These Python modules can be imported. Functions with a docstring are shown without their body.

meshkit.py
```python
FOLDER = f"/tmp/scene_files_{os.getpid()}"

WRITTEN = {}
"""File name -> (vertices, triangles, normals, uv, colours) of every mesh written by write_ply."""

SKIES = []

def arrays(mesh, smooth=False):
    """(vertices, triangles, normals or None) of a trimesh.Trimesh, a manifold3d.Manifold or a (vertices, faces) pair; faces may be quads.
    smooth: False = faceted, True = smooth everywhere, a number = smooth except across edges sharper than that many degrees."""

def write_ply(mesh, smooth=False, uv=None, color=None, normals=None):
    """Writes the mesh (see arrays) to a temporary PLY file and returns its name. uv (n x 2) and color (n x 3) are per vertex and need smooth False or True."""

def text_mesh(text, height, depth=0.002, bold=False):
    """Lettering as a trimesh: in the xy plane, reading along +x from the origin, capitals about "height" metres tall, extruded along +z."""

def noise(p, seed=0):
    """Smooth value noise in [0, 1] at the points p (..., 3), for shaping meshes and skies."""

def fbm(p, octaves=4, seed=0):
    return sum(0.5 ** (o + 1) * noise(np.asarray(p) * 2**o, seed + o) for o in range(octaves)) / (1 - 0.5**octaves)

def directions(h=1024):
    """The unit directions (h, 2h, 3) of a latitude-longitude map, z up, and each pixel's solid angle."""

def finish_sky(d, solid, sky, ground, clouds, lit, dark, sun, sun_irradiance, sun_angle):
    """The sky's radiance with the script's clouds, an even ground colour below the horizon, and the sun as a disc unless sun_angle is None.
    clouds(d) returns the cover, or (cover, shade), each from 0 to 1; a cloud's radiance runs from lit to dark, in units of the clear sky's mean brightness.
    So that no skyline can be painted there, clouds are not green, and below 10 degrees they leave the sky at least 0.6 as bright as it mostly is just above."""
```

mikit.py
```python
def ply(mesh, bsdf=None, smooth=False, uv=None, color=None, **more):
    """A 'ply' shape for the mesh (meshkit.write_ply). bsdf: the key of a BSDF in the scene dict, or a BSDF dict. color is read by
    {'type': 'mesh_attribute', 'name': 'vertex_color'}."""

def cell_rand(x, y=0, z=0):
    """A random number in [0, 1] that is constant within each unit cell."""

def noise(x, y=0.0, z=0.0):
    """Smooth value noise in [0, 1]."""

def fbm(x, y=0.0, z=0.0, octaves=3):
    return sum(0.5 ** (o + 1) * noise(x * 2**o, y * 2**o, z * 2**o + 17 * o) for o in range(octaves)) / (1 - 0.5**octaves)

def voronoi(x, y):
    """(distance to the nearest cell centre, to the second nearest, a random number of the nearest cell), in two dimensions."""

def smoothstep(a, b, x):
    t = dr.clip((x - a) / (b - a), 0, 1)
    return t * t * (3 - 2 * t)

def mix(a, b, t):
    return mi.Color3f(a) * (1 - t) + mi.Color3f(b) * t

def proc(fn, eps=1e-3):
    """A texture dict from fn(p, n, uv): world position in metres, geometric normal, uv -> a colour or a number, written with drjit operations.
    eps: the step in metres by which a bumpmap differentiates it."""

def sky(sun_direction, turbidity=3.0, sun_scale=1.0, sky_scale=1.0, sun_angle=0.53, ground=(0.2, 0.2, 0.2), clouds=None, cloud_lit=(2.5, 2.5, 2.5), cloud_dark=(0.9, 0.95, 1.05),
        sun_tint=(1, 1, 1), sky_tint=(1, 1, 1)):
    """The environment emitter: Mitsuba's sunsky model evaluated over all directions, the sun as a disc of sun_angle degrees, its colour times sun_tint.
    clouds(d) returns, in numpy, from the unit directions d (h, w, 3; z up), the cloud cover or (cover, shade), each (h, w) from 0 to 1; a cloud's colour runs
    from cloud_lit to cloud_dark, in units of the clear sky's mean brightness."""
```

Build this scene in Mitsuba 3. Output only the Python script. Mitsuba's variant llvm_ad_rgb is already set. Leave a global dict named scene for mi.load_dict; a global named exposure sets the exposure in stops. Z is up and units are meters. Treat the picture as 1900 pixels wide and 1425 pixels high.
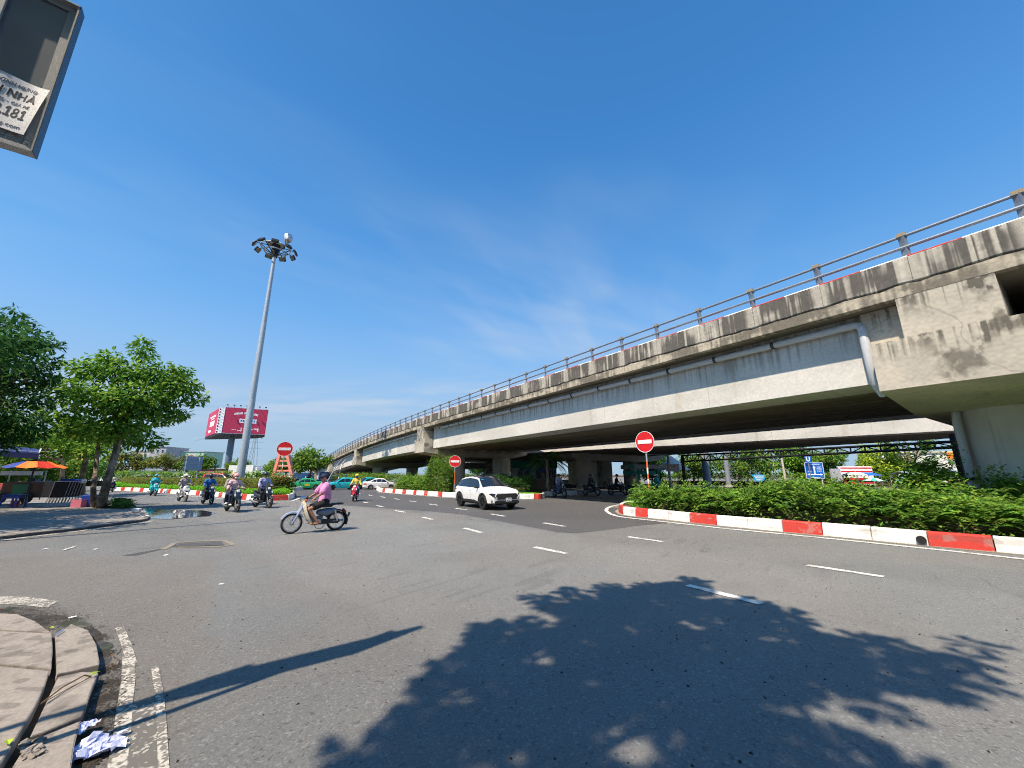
import math, random
import numpy as np, trimesh, manifold3d as m3, drjit as dr, mitsuba as mi
import mikit, meshkit
from mikit import proc, noise, fbm, voronoi, cell_rand, smoothstep, mix, ply
from shapely.geometry import Polygon, Point, LineString
import shapely

T = mi.ScalarTransform4f
scene, labels = {}, {}
PI = math.pi

# ---------------------------------------------------------------- camera, sky, exposure
exposure = 2.15
PITCH = math.radians(13.2)
scene['camera'] = {'type': 'perspective', 'fov': 2 * math.degrees(math.atan(950 / 720)), 'fov_axis': 'x', 'near_clip': 0.05, 'far_clip': 3000.0,
                   'to_world': T().look_at(origin=[0, 0, 1.65], target=[0, math.cos(PITCH), 1.65 + math.sin(PITCH)], up=[0, 0, 1])}
SUN = (-0.353, -0.452, 0.819)


def cirrus(d):
    up = np.maximum(d[..., 2], 0.02)
    x, y = d[..., 0] / up, d[..., 1] / up
    u, v = 0.8 * x + 0.6 * y, -0.6 * x + 0.8 * y
    big = meshkit.fbm(np.stack([u * 0.55, v * 0.55, 0 * u], -1), 4, 3)
    streak = meshkit.fbm(np.stack([u * 0.7 + 0.6 * big, v * 3.2, 0 * u + 4.0], -1), 5, 8)
    brush = meshkit.fbm(np.stack([(0.35 * x + 0.94 * y) * 0.8 + big, (0.94 * x - 0.35 * y) * 4.5, 0 * x + 14.0], -1), 5, 31)
    cover = np.clip((big - 0.36) * 2.4, 0, 1) * np.clip((streak - 0.34) * 2.2, 0, 1) * 0.42 + np.clip((brush - 0.45) * 2.6, 0, 1) * np.clip((big - 0.40) * 3.0, 0, 1) * 0.26
    el = np.degrees(np.arcsin(np.clip(d[..., 2], -1, 1)))
    az = np.degrees(np.arctan2(d[..., 0], d[..., 1]))
    low = meshkit.fbm(np.stack([az * 0.10, (el - 0.12 * az) * 0.9, 0 * az + 9.0], -1), 5, 5)
    band = np.exp(-((el - 11.5 - 0.09 * az) / 2.3) ** 2)
    cover = cover + np.clip((low - 0.36) * 2.6, 0, 1) * band * 0.95
    veil = np.interp(el, [0, 5, 10, 15, 21, 30, 45], [0.84, 0.82, 0.64, 0.42, 0.20, 0.06, 0.0])
    cover = np.clip(cover, 0, 0.8)
    both = 1 - (1 - cover) * (1 - veil)
    return both, veil * (1 - cover) / np.maximum(both, 1e-6)


scene['sky'] = mikit.sky(SUN, turbidity=3.0, clouds=cirrus, cloud_lit=(1.12, 1.38, 1.74), cloud_dark=(0.90, 1.10, 1.33), sky_tint=(0.54, 1.13, 1.35))

# ---------------------------------------------------------------- helpers: meshes
used = set()


def newkey(name, parent=None):
    base = (parent + '__' if parent else '') + name
    k, n = base, 0
    while k in used:
        n += 1
        k = f'{base}_{n:03d}'
    used.add(k)
    return k


def tag(k, label=None, cat=None, group=None, kind=None):
    d = {}
    if label: d['label'] = label
    if cat: d['category'] = cat
    if group: d['group'] = group
    if kind: d['kind'] = kind
    labels[k] = d
    return k


def thing(name, label, cat, group=None, kind=None):
    return tag(newkey(name), label, cat, group, kind)


def tm(v, f):
    f = np.asarray(f, int)
    if f.shape[1] == 4:
        f = np.vstack([f[:, [0, 1, 2]], f[:, [0, 2, 3]]])
    return trimesh.Trimesh(np.asarray(v, float), f, process=False)


def cat(*ms):
    fl = []
    for m in ms:
        fl.extend(m if isinstance(m, (list, tuple)) else [m])
    fl = [from_man(m) if hasattr(m, 'to_mesh') else m for m in fl]
    return trimesh.util.concatenate(fl) if len(fl) > 1 else fl[0]


def from_man(m):
    q = m.to_mesh()
    return trimesh.Trimesh(np.array(q.vert_properties[:, :3]), np.array(q.tri_verts), process=False)


def rotz(a):
    c, s = math.cos(a), math.sin(a)
    return np.array([[c, -s, 0], [s, c, 0], [0, 0, 1.0]])


def mv(m, loc=(0, 0, 0), rz=0.0, s=1.0, R=None):
    m = from_man(m) if hasattr(m, 'to_mesh') else m.copy()
    v = np.array(m.vertices) * s
    if R is not None: v = v @ np.asarray(R).T
    if rz: v = v @ rotz(rz).T
    m.vertices = v + np.asarray(loc, float)
    return m


def box(c, s, rz=0.0, ch=0.0):
    sx, sy, sz = np.asarray(s, float) / 2
    if ch:
        e = min(ch, sx * .9, sy * .9, sz * .9)
        p = [(a * (sx - (k != 0) * e), b * (sy - (k != 1) * e), d * (sz - (k != 2) * e)) for k in range(3) for a in (-1, 1) for b in (-1, 1) for d in (-1, 1)]
        m = from_man(m3.Manifold.hull_points(np.array(p)))
    else:
        m = trimesh.creation.box((2 * sx, 2 * sy, 2 * sz))
        m = trimesh.Trimesh(m.vertices, m.faces, process=False)
    return mv(m, c, rz)


def basis(d):
    d = np.asarray(d, float) / np.linalg.norm(d)
    a = np.cross(d, [0, 0, 1] if abs(d[2]) < 0.95 else [1, 0, 0])
    a /= np.linalg.norm(a)
    return a, np.cross(d, a), d


def tube(pts, r, n=8, caps=True):
    pts = np.asarray(pts, float)
    r = np.broadcast_to(np.asarray(r, float), (len(pts),))
    dirs = np.gradient(pts, axis=0)
    a, b, _ = basis(dirs[0])
    V = []
    for i, p in enumerate(pts):
        d = dirs[i] / (np.linalg.norm(dirs[i]) + 1e-12)
        a = a - d * (a @ d)
        a /= np.linalg.norm(a) + 1e-12
        b = np.cross(d, a)
        t = np.arange(n) * 2 * PI / n
        V.append(p + r[i] * (np.cos(t)[:, None] * a + np.sin(t)[:, None] * b))
    V = np.vstack(V)
    F = []
    for i in range(len(pts) - 1):
        for j in range(n):
            k = (j + 1) % n
            F.append((i * n + j, i * n + k, (i + 1) * n + k, (i + 1) * n + j))
    m = tm(V, F)
    if caps:
        L = (len(pts) - 1) * n
        F2 = [(0, j + 1, j) for j in range(1, n - 1)] + [(L, L + j, L + j + 1) for j in range(1, n - 1)]
        m = tm(m.vertices, np.vstack([m.faces, F2]))
    return m


def bar(p, q, w, h=None):
    p, q = np.asarray(p, float), np.asarray(q, float)
    h = h or w
    a, b, d = basis(q - p)
    V = [e + sa * a * w / 2 + sb * b * h / 2 for e in (p, q) for sa, sb in ((-1, -1), (1, -1), (1, 1), (-1, 1))]
    return tm(V, [(0, 3, 2, 1), (4, 5, 6, 7), (0, 1, 5, 4), (1, 2, 6, 5), (2, 3, 7, 6), (3, 0, 4, 7)])


def lathe(prof, n=20, axis='z'):
    """closed solid of revolution from (r, z) points, r = 0 at both ends or a closed ring profile"""
    prof = np.asarray(prof, float)
    t = np.arange(n) * 2 * PI / n
    V = np.stack([np.outer(prof[:, 0], np.cos(t)), np.outer(prof[:, 0], np.sin(t)), np.repeat(prof[:, 1:2], n, 1)], -1).reshape(-1, 3)
    F = [(i * n + j, i * n + (j + 1) % n, (i + 1) * n + (j + 1) % n, (i + 1) * n + j) for i in range(len(prof) - 1) for j in range(n)]
    m = tm(V, F)
    if axis == 'y': m.vertices = np.array(m.vertices)[:, [0, 2, 1]] * [1, 1, -1]
    if axis == 'x': m.vertices = np.array(m.vertices)[:, [2, 0, 1]]
    return m


def prism(poly, z0, z1):
    m = trimesh.creation.extrude_polygon(Polygon(poly) if not hasattr(poly, 'exterior') else poly, z1 - z0, engine='earcut')
    m = trimesh.Trimesh(m.vertices, m.faces, process=False)
    return mv(m, (0, 0, z0))


def sidepoly(pts, y0, y1):
    """polygon in (x, z) extruded along y"""
    m = prism(pts, y0, y1)
    v = np.array(m.vertices)
    m.vertices = np.stack([v[:, 0], v[:, 2], v[:, 1]], 1)
    m.faces = np.array(m.faces)[:, ::-1]
    return m


def sheet(poly, z, cuts=0):
    """a flat polygon facing up"""
    P = Polygon(poly) if not hasattr(poly, 'exterior') else poly
    v, f = trimesh.creation.triangulate_polygon(P, engine='earcut')
    v3 = np.c_[v, np.full(len(v), z)]
    m = tm(v3, f)
    if m.face_normals[:, 2].sum() < 0: m = tm(v3, np.asarray(f)[:, ::-1])
    return m


def strip(line, w, z):
    return sheet(LineString(line).buffer(w / 2, cap_style=2, join_style=1), z)


def hulls(bones, seg=10):
    """union of sphere-pair hulls: bones = [((x,y,z), r, (x,y,z), r), ...]"""
    S = {}

    def sp(c, r):
        return m3.Manifold.sphere(r, seg).translate(tuple(map(float, c)))
    out = [m3.Manifold.batch_hull([sp(a, ra), sp(b, rb)]) for a, ra, b, rb in bones]
    return m3.Manifold.batch_boolean(out, m3.OpType.Add)


def soft(man, length=0.02, it=8):
    m = man.refine_to_length(length)
    t = from_man(m)
    t = trimesh.Trimesh(t.vertices, t.faces, process=True)
    trimesh.smoothing.filter_taubin(t, lamb=0.5, nu=0.51, iterations=it)
    return t


def man(m):
    m = trimesh.Trimesh(m.vertices, m.faces, process=True)
    return m3.Manifold(m3.Mesh(np.asarray(m.vertices, np.float32), np.asarray(m.faces, np.uint32)))


def M(name): return colour(name) if name in PALETTE else name


class Frame:
    """places local meshes into the world and writes them as scene entries"""

    def __init__(self, root, loc=(0, 0, 0), rz=0.0, s=1.0, R=None):
        self.root, self.loc, self.rz, self.s, self.R = root, loc, rz, s, R

    def add(self, name, mesh, mat, parent=None, smooth=False, color=None, label=None):
        mesh = cat(mesh) if isinstance(mesh, (list, tuple)) else mesh
        m = mv(mesh, self.loc, self.rz, self.s, self.R)
        k = newkey(name, parent or self.root)
        scene[k] = ply(m, M(mat), smooth=smooth, color=color)
        if label: labels[k] = {'label': label}
        return k


def put(k, mesh, mat, smooth=False, color=None):
    scene[k] = ply(cat(mesh) if isinstance(mesh, (list, tuple)) else mesh, M(mat), smooth=smooth, color=color)
    return k


def single(name, mesh, mat, label, cat_, group=None, kind=None, smooth=False, color=None):
    return put(thing(name, label, cat_, group, kind), mesh, mat, smooth, color)


def part(root, name, mesh, mat, smooth=False, color=None, label=None, kind=None):
    k = newkey(name, root)
    put(k, mesh, mat, smooth, color)
    if label or kind:
        labels[k] = {a: b for a, b in (('label', label), ('kind', kind)) if b}
    return k


# ---------------------------------------------------------------- materials
def two(d): return {'type': 'twosided', 'b': d}


def rgb(*c): return {'type': 'rgb', 'value': list(map(float, c))}


def mat(k, c, rough=0.6, metal=0.0, coat=0.0, spec=0.5, **kw):
    tex = c if isinstance(c, dict) else rgb(*c)
    if spec == 0 and not metal and not coat:
        scene[k] = two({'type': 'diffuse', 'reflectance': tex})
    else:
        scene[k] = two({'type': 'principled', 'base_color': tex, 'roughness': rough, 'metallic': metal, 'clearcoat': coat, 'clearcoat_gloss': 0.95, 'specular': spec, **kw})
    return k


def bumped(k, tex, height, scale=1.0, rough=0.8, eps=2e-3):
    scene[k] = two({'type': 'bumpmap', 'arbitrary': proc(height, eps), 'scale': scale,
                    'bsdf': {'type': 'principled', 'base_color': tex, 'roughness': rough, 'specular': 0.35}})
    return k


def colour(name):
    c = PALETTE[name]
    k = 'paint_' + name
    if k not in scene: mat(k, c[:3], *(c[3:] or (0.6,)))
    return k


PALETTE = dict(
    white_paint=(0.72, 0.73, 0.74, 0.4), car_white=(0.66, 0.67, 0.68, 0.35, 0, 1.0), car_green=(0.02, 0.34, 0.12, 0.35, 0, 0.8), car_cyan=(0.01, 0.42, 0.48, 0.35, 0, 0.8),
    car_red=(0.50, 0.02, 0.02, 0.35, 0, 0.8), car_silver=(0.36, 0.42, 0.50, 0.35, 0.3, 0.8), car_dark=(0.02, 0.03, 0.05, 0.35, 0, 0.8), car_blue=(0.05, 0.15, 0.40, 0.4, 0, 0.5),
    glass_dark=(0.012, 0.018, 0.028, 0.06, 0, 0, 0.7), tyre=(0.018, 0.018, 0.019, 0.75), black_plastic=(0.02, 0.021, 0.023, 0.5), rim_dark=(0.04, 0.04, 0.045, 0.35, 0.6),
    rim_silver=(0.55, 0.56, 0.58, 0.35, 0.9), chrome=(0.75, 0.76, 0.78, 0.18, 1.0), steel=(0.42, 0.44, 0.46, 0.4, 0.8), galvanised=(0.40, 0.46, 0.52, 0.5, 0.3), rail_grey=(0.20, 0.24, 0.30, 0.5, 0.2),
    skin=(0.33, 0.17, 0.11, 0.6), skin_light=(0.45, 0.28, 0.20, 0.6), hair=(0.012, 0.01, 0.01, 0.6), pink_cloth=(0.60, 0.25, 0.48, 0.85), black_cloth=(0.015, 0.015, 0.018, 0.85),
    navy_cloth=(0.02, 0.03, 0.07, 0.85), blue_cloth=(0.02, 0.16, 0.48, 0.8), cyan_cloth=(0.02, 0.38, 0.45, 0.7), grey_cloth=(0.34, 0.33, 0.34, 0.85), pale_pink_cloth=(0.66, 0.45, 0.48, 0.85),
    lilac_cloth=(0.36, 0.38, 0.62, 0.85), yellow_cloth=(0.72, 0.55, 0.10, 0.8), cream_cloth=(0.66, 0.60, 0.44, 0.85), white_cloth=(0.70, 0.70, 0.70, 0.85), jeans=(0.05, 0.09, 0.20, 0.85), teal_cloth=(0.03, 0.40, 0.34, 0.75),
    cream_enamel=(0.66, 0.62, 0.50, 0.35, 0, 0.5), pale_blue_enamel=(0.30, 0.36, 0.50, 0.35, 0, 0.5), grey_blue_enamel=(0.14, 0.18, 0.25, 0.35, 0, 0.5), seat_black=(0.02, 0.02, 0.022, 0.6),
    red_enamel=(0.50, 0.025, 0.05, 0.3, 0, 0.8), lamp_glass=(0.78, 0.80, 0.82, 0.1), amber=(0.70, 0.22, 0.02, 0.3), tail_red=(0.45, 0.02, 0.02, 0.3),
    sign_red=(0.60, 0.012, 0.016, 0.45), sign_white=(0.80, 0.80, 0.80, 0.5), orange_band=(0.85, 0.15, 0.02, 0.5), sign_blue=(0.01, 0.13, 0.52, 0.45), sign_blue_light=(0.02, 0.33, 0.62, 0.45),
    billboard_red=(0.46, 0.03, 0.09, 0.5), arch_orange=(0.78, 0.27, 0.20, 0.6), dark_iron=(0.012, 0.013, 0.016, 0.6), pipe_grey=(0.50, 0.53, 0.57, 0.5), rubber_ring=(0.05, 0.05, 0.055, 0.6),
    plastic_blue=(0.015, 0.06, 0.40, 0.45), plastic_red=(0.36, 0.05, 0.04, 0.5), plastic_pink=(0.50, 0.14, 0.20, 0.5), awning_blue=(0.015, 0.03, 0.14, 0.7), umbrella_orange=(0.85, 0.22, 0.03, 0.6),
    umbrella_blue=(0.02, 0.06, 0.32, 0.6), umbrella_red=(0.60, 0.04, 0.02, 0.6), wood_brown=(0.16, 0.09, 0.06, 0.8), cement_post=(0.52, 0.47, 0.38, 0.8), roof_tile=(0.50, 0.16, 0.08, 0.8),
    wall_cream=(0.72, 0.62, 0.40, 0.8), wall_white=(0.72, 0.72, 0.70, 0.8), wall_grey=(0.38, 0.39, 0.42, 0.8), wall_mint=(0.42, 0.62, 0.50, 0.8), wall_teal=(0.06, 0.45, 0.36, 0.7), wall_pinkish=(0.60, 0.50, 0.46, 0.8),
    roof_blue=(0.16, 0.42, 0.66, 0.6), roof_grey=(0.45, 0.50, 0.55, 0.6), window_dark=(0.03, 0.05, 0.08, 0.2), print_black=(0.02, 0.02, 0.03, 0.7), print_grey=(0.10, 0.10, 0.14, 0.7), board_grey=(0.20, 0.225, 0.25, 0.5, 0.35),
    frame_steel=(0.40, 0.41, 0.42, 0.45, 0.5), poster_white=(0.78, 0.80, 0.84, 0.6), board_back=(0.26, 0.37, 0.50, 0.6), dry_brown=(0.16, 0.10, 0.05, 0.9), leaf_green=(0.30, 0.42, 0.03, 0.7), plastic_bag=(0.50, 0.55, 0.78, 0.3),
    helmet_yellow=(0.80, 0.68, 0.03, 0.3), helmet_blue=(0.05, 0.35, 0.55, 0.3), helmet_tan=(0.45, 0.33, 0.24, 0.4), helmet_pink=(0.66, 0.34, 0.34, 0.4), helmet_white=(0.7, 0.7, 0.66, 0.3), sock_white=(0.75, 0.72, 0.66, 0.8),
    market_tarp_grey=(0.40, 0.47, 0.55, 0.7), market_tarp_blue=(0.02, 0.12, 0.55, 0.6), fruit_orange=(0.70, 0.24, 0.04, 0.6), soil=(0.10, 0.07, 0.045, 0.95), plate_white=(0.75, 0.76, 0.78, 0.5), green_paint=(0.03, 0.20, 0.09, 0.5))


def C3(r, g, b): return mi.Color3f(r, g, b)


def tex_asphalt(p, n, uv):
    big = fbm(p.x * 0.23 + 3, p.y * 0.23, 0, 4)
    mid = fbm(p.x * 1.7, p.y * 1.7, 2.0, 3)
    grain = noise(p.x * 95, p.y * 95, 1.0)
    grain2 = noise(p.x * 38 + 7, p.y * 38, 5.0)
    v = 0.144 + 0.030 * (big - 0.5) + 0.020 * (mid - 0.5)
    left = 1 - smoothstep(-0.12, 0.12, (p.x + 2.6) * 0.81 + (p.y - 3.7) * 0.587 + 0.35 * (fbm(p.x * 2, p.y * 2, 4.0, 3) - 0.5))
    left = left * (1 - smoothstep(7.5, 9.5, p.y))
    # lighter resurfaced strip in front of the middle island, with a hand-laid edge
    edge = p.y - (3.3 - 1.05 * p.x) + 0.5 * (fbm(p.x * 0.6, p.y * 0.6, 8.0, 2) - 0.5)
    v = v * (1.0 + 0.10 * smoothstep(-0.25, 0.25, edge) * (1 - smoothstep(9.5, 10.5, edge)))
    dirt = smoothstep(0.55, 0.75, fbm(p.x * 0.45 - 5, p.y * 0.45 + 1, 11.0, 4))
    fleck = smoothstep(0.80, 0.94, grain2) * 0.55 + smoothstep(0.86, 0.97, grain) * 0.4
    v = v * (0.82 + 0.36 * grain) * (1 - 0.55 * fleck)
    wob = 0.5 * (fbm(p.x * 1.1, p.y * 1.1, 3.0, 3) - 0.5)
    f1, f2, _ = voronoi(p.x * 0.16 + wob, p.y * 0.16 + wob)
    crack = (1 - smoothstep(0.004, 0.012, f2 - f1)) * smoothstep(0.50, 0.62, fbm(p.x * 0.12 + 2, p.y * 0.12, 6.0, 2))
    scuff = smoothstep(0.76, 0.86, noise((p.x * 0.6 + p.y * 0.8) * 0.9, (p.x * 0.8 - p.y * 0.6) * 7.0, 21.0)) * smoothstep(0.5, 0.7, noise(p.x * 0.5, p.y * 0.5, 33.0))
    v = v * (1 - 0.5 * crack) * (1 - 0.15 * scuff)
    warm = smoothstep(0.40, 0.65, fbm(p.x * 0.30 + 9, p.y * 0.30 - 4, 1.0, 3))
    c = mix(C3(0.94, 0.99, 1.01), C3(0.98, 0.985, 0.97), warm)
    c = mix(c, C3(1.04, 0.985, 0.91), 0.7 * left) * v * (1 - 0.06 * left)
    pale = smoothstep(0.72, 0.90, noise(p.x * 62 + 9, p.y * 62, 12.0))
    c = c * (1 + 0.35 * pale)
    return mix(c, C3(0.075, 0.068, 0.058), 0.16 * dirt)


def bump_asphalt(p, n, uv):
    return 0.004 * noise(p.x * 70, p.y * 70, 1.0) + 0.002 * noise(p.x * 160, p.y * 160, 3.0)


def tex_dark_asphalt(p, n, uv):
    big = fbm(p.x * 0.3, p.y * 0.3, 1, 4)
    grain = noise(p.x * 80, p.y * 80, 1.0)
    v = (0.068 + 0.018 * (big - 0.5)) * (0.75 + 0.5 * grain)
    return C3(1.0, 1.0, 1.05) * v


def tex_slab(p, n, uv):
    big = fbm(p.x * 0.9, p.y * 0.9, p.z, 4)
    fine = noise(p.x * 60, p.y * 60, 3)
    spot = smoothstep(0.66, 0.74, noise(p.x * 9, p.y * 9, 8))
    stain = smoothstep(0.52, 0.68, fbm(p.x * 2.6 + 3, p.y * 2.6, 6, 4))
    v = (0.235 + 0.12 * (big - 0.5)) * (1 - 0.28 * stain)
    v = v * (0.85 + 0.3 * fine) * (1 - 0.3 * spot)
    return C3(1.10, 1.0, 0.90) * v


def tex_ribbed(p, n, uv):
    big = fbm(p.x * 0.6, p.y * 0.6, p.z, 4)
    g = p.x * 0.83 + p.y * 0.55
    rib = smoothstep(0.86, 0.95, g * 9 - dr.floor(g * 9))
    spot = smoothstep(0.62, 0.72, fbm(p.x * 2.2, p.y * 2.2, 8, 3))
    v = (0.21 + 0.10 * (big - 0.5)) * (1 - 0.45 * rib) * (1 - 0.25 * spot)
    return C3(1.05, 1.0, 0.95) * v


def VS(p): return -0.5507 * p.x + 0.8347 * p.y      # metres along the viaduct


def tex_parapet(p, n, uv):
    s, z = VS(p), p.z + 0.6 * noise(VS(p) * 0.7, 3.0, 8)
    bay = s / 2.1 - dr.floor(s / 2.1)
    d = dr.minimum(bay, 1 - bay) * 2.1
    clean = 1 - smoothstep(0.10, 0.34, d + 0.22 * (noise(s * 5, z * 0.7, 2) - 0.5))
    streak = noise(s * 11, z * 0.5, 4) * 0.55 + noise(s * 27, z * 0.8, 5) * 0.45
    blot = fbm(s * 1.3, z * 1.6, 1, 4)
    mould = smoothstep(0.10, 0.46, blot * 0.75 + streak * 0.6 - 0.22) * (1 - 0.85 * clean)
    runs = smoothstep(0.66, 0.82, noise(s * 8.5, z * 0.35, 7)) * smoothstep(0.45, 0.7, noise(s * 2.0, 0, 17))
    c = mix(C3(0.47, 0.445, 0.39), C3(0.10, 0.096, 0.09), 0.93 * mould)
    c = mix(c, C3(0.60, 0.575, 0.50), 0.65 * runs)
    return c * (0.82 + 0.36 * fbm(s * 14, z * 14, p.x, 2))


def tex_edge(p, n, uv):
    s, z = VS(p), p.z
    blot = fbm(s * 1.1, z * 3.0, 1, 4)
    streak = noise(s * 13, z * 0.8, 4)
    m = smoothstep(0.42, 0.70, blot * 0.8 + streak * 0.35)
    return mix(C3(0.47, 0.43, 0.35), C3(0.10, 0.092, 0.08), 0.75 * m) * (0.85 + 0.3 * noise(s * 25, z * 25, 2))


def tex_girder(p, n, uv):
    s, z = VS(p), p.z
    streak = noise(s * 7, z * 0.25, 4) * 0.6 + noise(s * 19, z * 0.3, 9) * 0.4
    top = smoothstep(5.35, 6.2, z + 0.9 * (streak - 0.5))
    stain = top * smoothstep(0.40, 0.72, streak)
    blot = fbm(s * 0.5, z * 0.7, 3, 4)
    c = mix(C3(0.63, 0.625, 0.60), C3(0.55, 0.545, 0.52), smoothstep(0.35, 0.65, blot))
    c = mix(c, C3(0.24, 0.23, 0.21), 0.6 * stain)
    seam = 1 - smoothstep(0.008, 0.02, dr.abs(s / 5.9 - dr.floor(s / 5.9) - 0.5) * 5.9)
    rust = smoothstep(0.80, 0.93, noise(s * 3.1, z * 0.3, 14)) * 0.25
    c = mix(c, C3(0.40, 0.33, 0.22), rust)
    return c * (1 - 0.25 * seam) * (0.92 + 0.16 * noise(s * 18, z * 18, 2))


def tex_pier(p, n, uv):
    s, z = VS(p), p.z
    blot = fbm(p.x * 0.9, p.y * 0.9, z * 0.9, 4)
    rag = fbm(s * 6, z * 4.5, p.x * 2, 4)
    spots = smoothstep(0.52, 0.66, fbm(s * 1.3 + 4, z * 1.1, 9, 5)) * smoothstep(0.35, 0.6, rag)
    run = noise(s * 8, z * 0.35, 12) * 0.6 + noise(s * 23, z * 0.6, 13) * 0.4
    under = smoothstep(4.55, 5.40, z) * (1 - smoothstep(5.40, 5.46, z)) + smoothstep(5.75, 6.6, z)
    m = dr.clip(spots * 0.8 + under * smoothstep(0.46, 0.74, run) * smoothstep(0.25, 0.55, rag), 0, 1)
    c = mix(C3(0.55, 0.51, 0.43), C3(0.44, 0.415, 0.36), smoothstep(0.3, 0.7, blot))
    f1, f2, _ = voronoi(s * 0.45 + 0.25 * (fbm(s * 2, z * 2, 1, 2) - 0.5), z * 0.35 + 0.2 * (fbm(s * 2, z * 2, 4, 2) - 0.5))
    crack = 1 - smoothstep(0.004, 0.016, f2 - f1)
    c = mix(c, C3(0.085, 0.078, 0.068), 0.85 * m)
    return c * (1 - 0.2 * crack) * (0.88 + 0.24 * noise(p.x * 16, p.y * 16, z * 16))


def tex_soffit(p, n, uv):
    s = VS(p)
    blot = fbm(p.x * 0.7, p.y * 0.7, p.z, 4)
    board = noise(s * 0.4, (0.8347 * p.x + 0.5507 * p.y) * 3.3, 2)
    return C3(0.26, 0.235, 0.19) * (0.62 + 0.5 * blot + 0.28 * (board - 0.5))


def tex_kerb(base, grime):
    def fn(p, n, uv):
        chip = smoothstep(0.60, 0.68, fbm(p.x * 5, p.y * 5, p.z * 5, 4))
        dirt = smoothstep(0.40, 0.70, fbm(p.x * 1.8, p.y * 1.8, p.z * 3.2, 4))
        sc = smoothstep(0.72, 0.82, noise(p.x * 7 + p.y * 7, p.z * 22, 5))
        c = mix(C3(*base), C3(*grime), 0.16 * dirt)
        c = mix(c, C3(0.36, 0.34, 0.31), 0.40 * chip)
        return mix(c, C3(0.12, 0.11, 0.10), 0.22 * sc)
    return fn


def tex_line(p, n, uv):
    w = fbm(p.x * 7, p.y * 7, 2, 4)
    worn = smoothstep(0.48, 0.66, w)
    return mix(C3(0.74, 0.73, 0.69), C3(0.34, 0.335, 0.32), worn * 0.7)


def tex_worn_line(p, n, uv):
    w = fbm(p.x * 9, p.y * 9, 2, 4) * 0.55 + noise(p.x * 62, p.y * 62, 1) * 0.45
    worn = smoothstep(0.42, 0.56, w)
    return mix(C3(0.50, 0.485, 0.44), C3(0.165, 0.16, 0.15), worn * 0.92)


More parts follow.
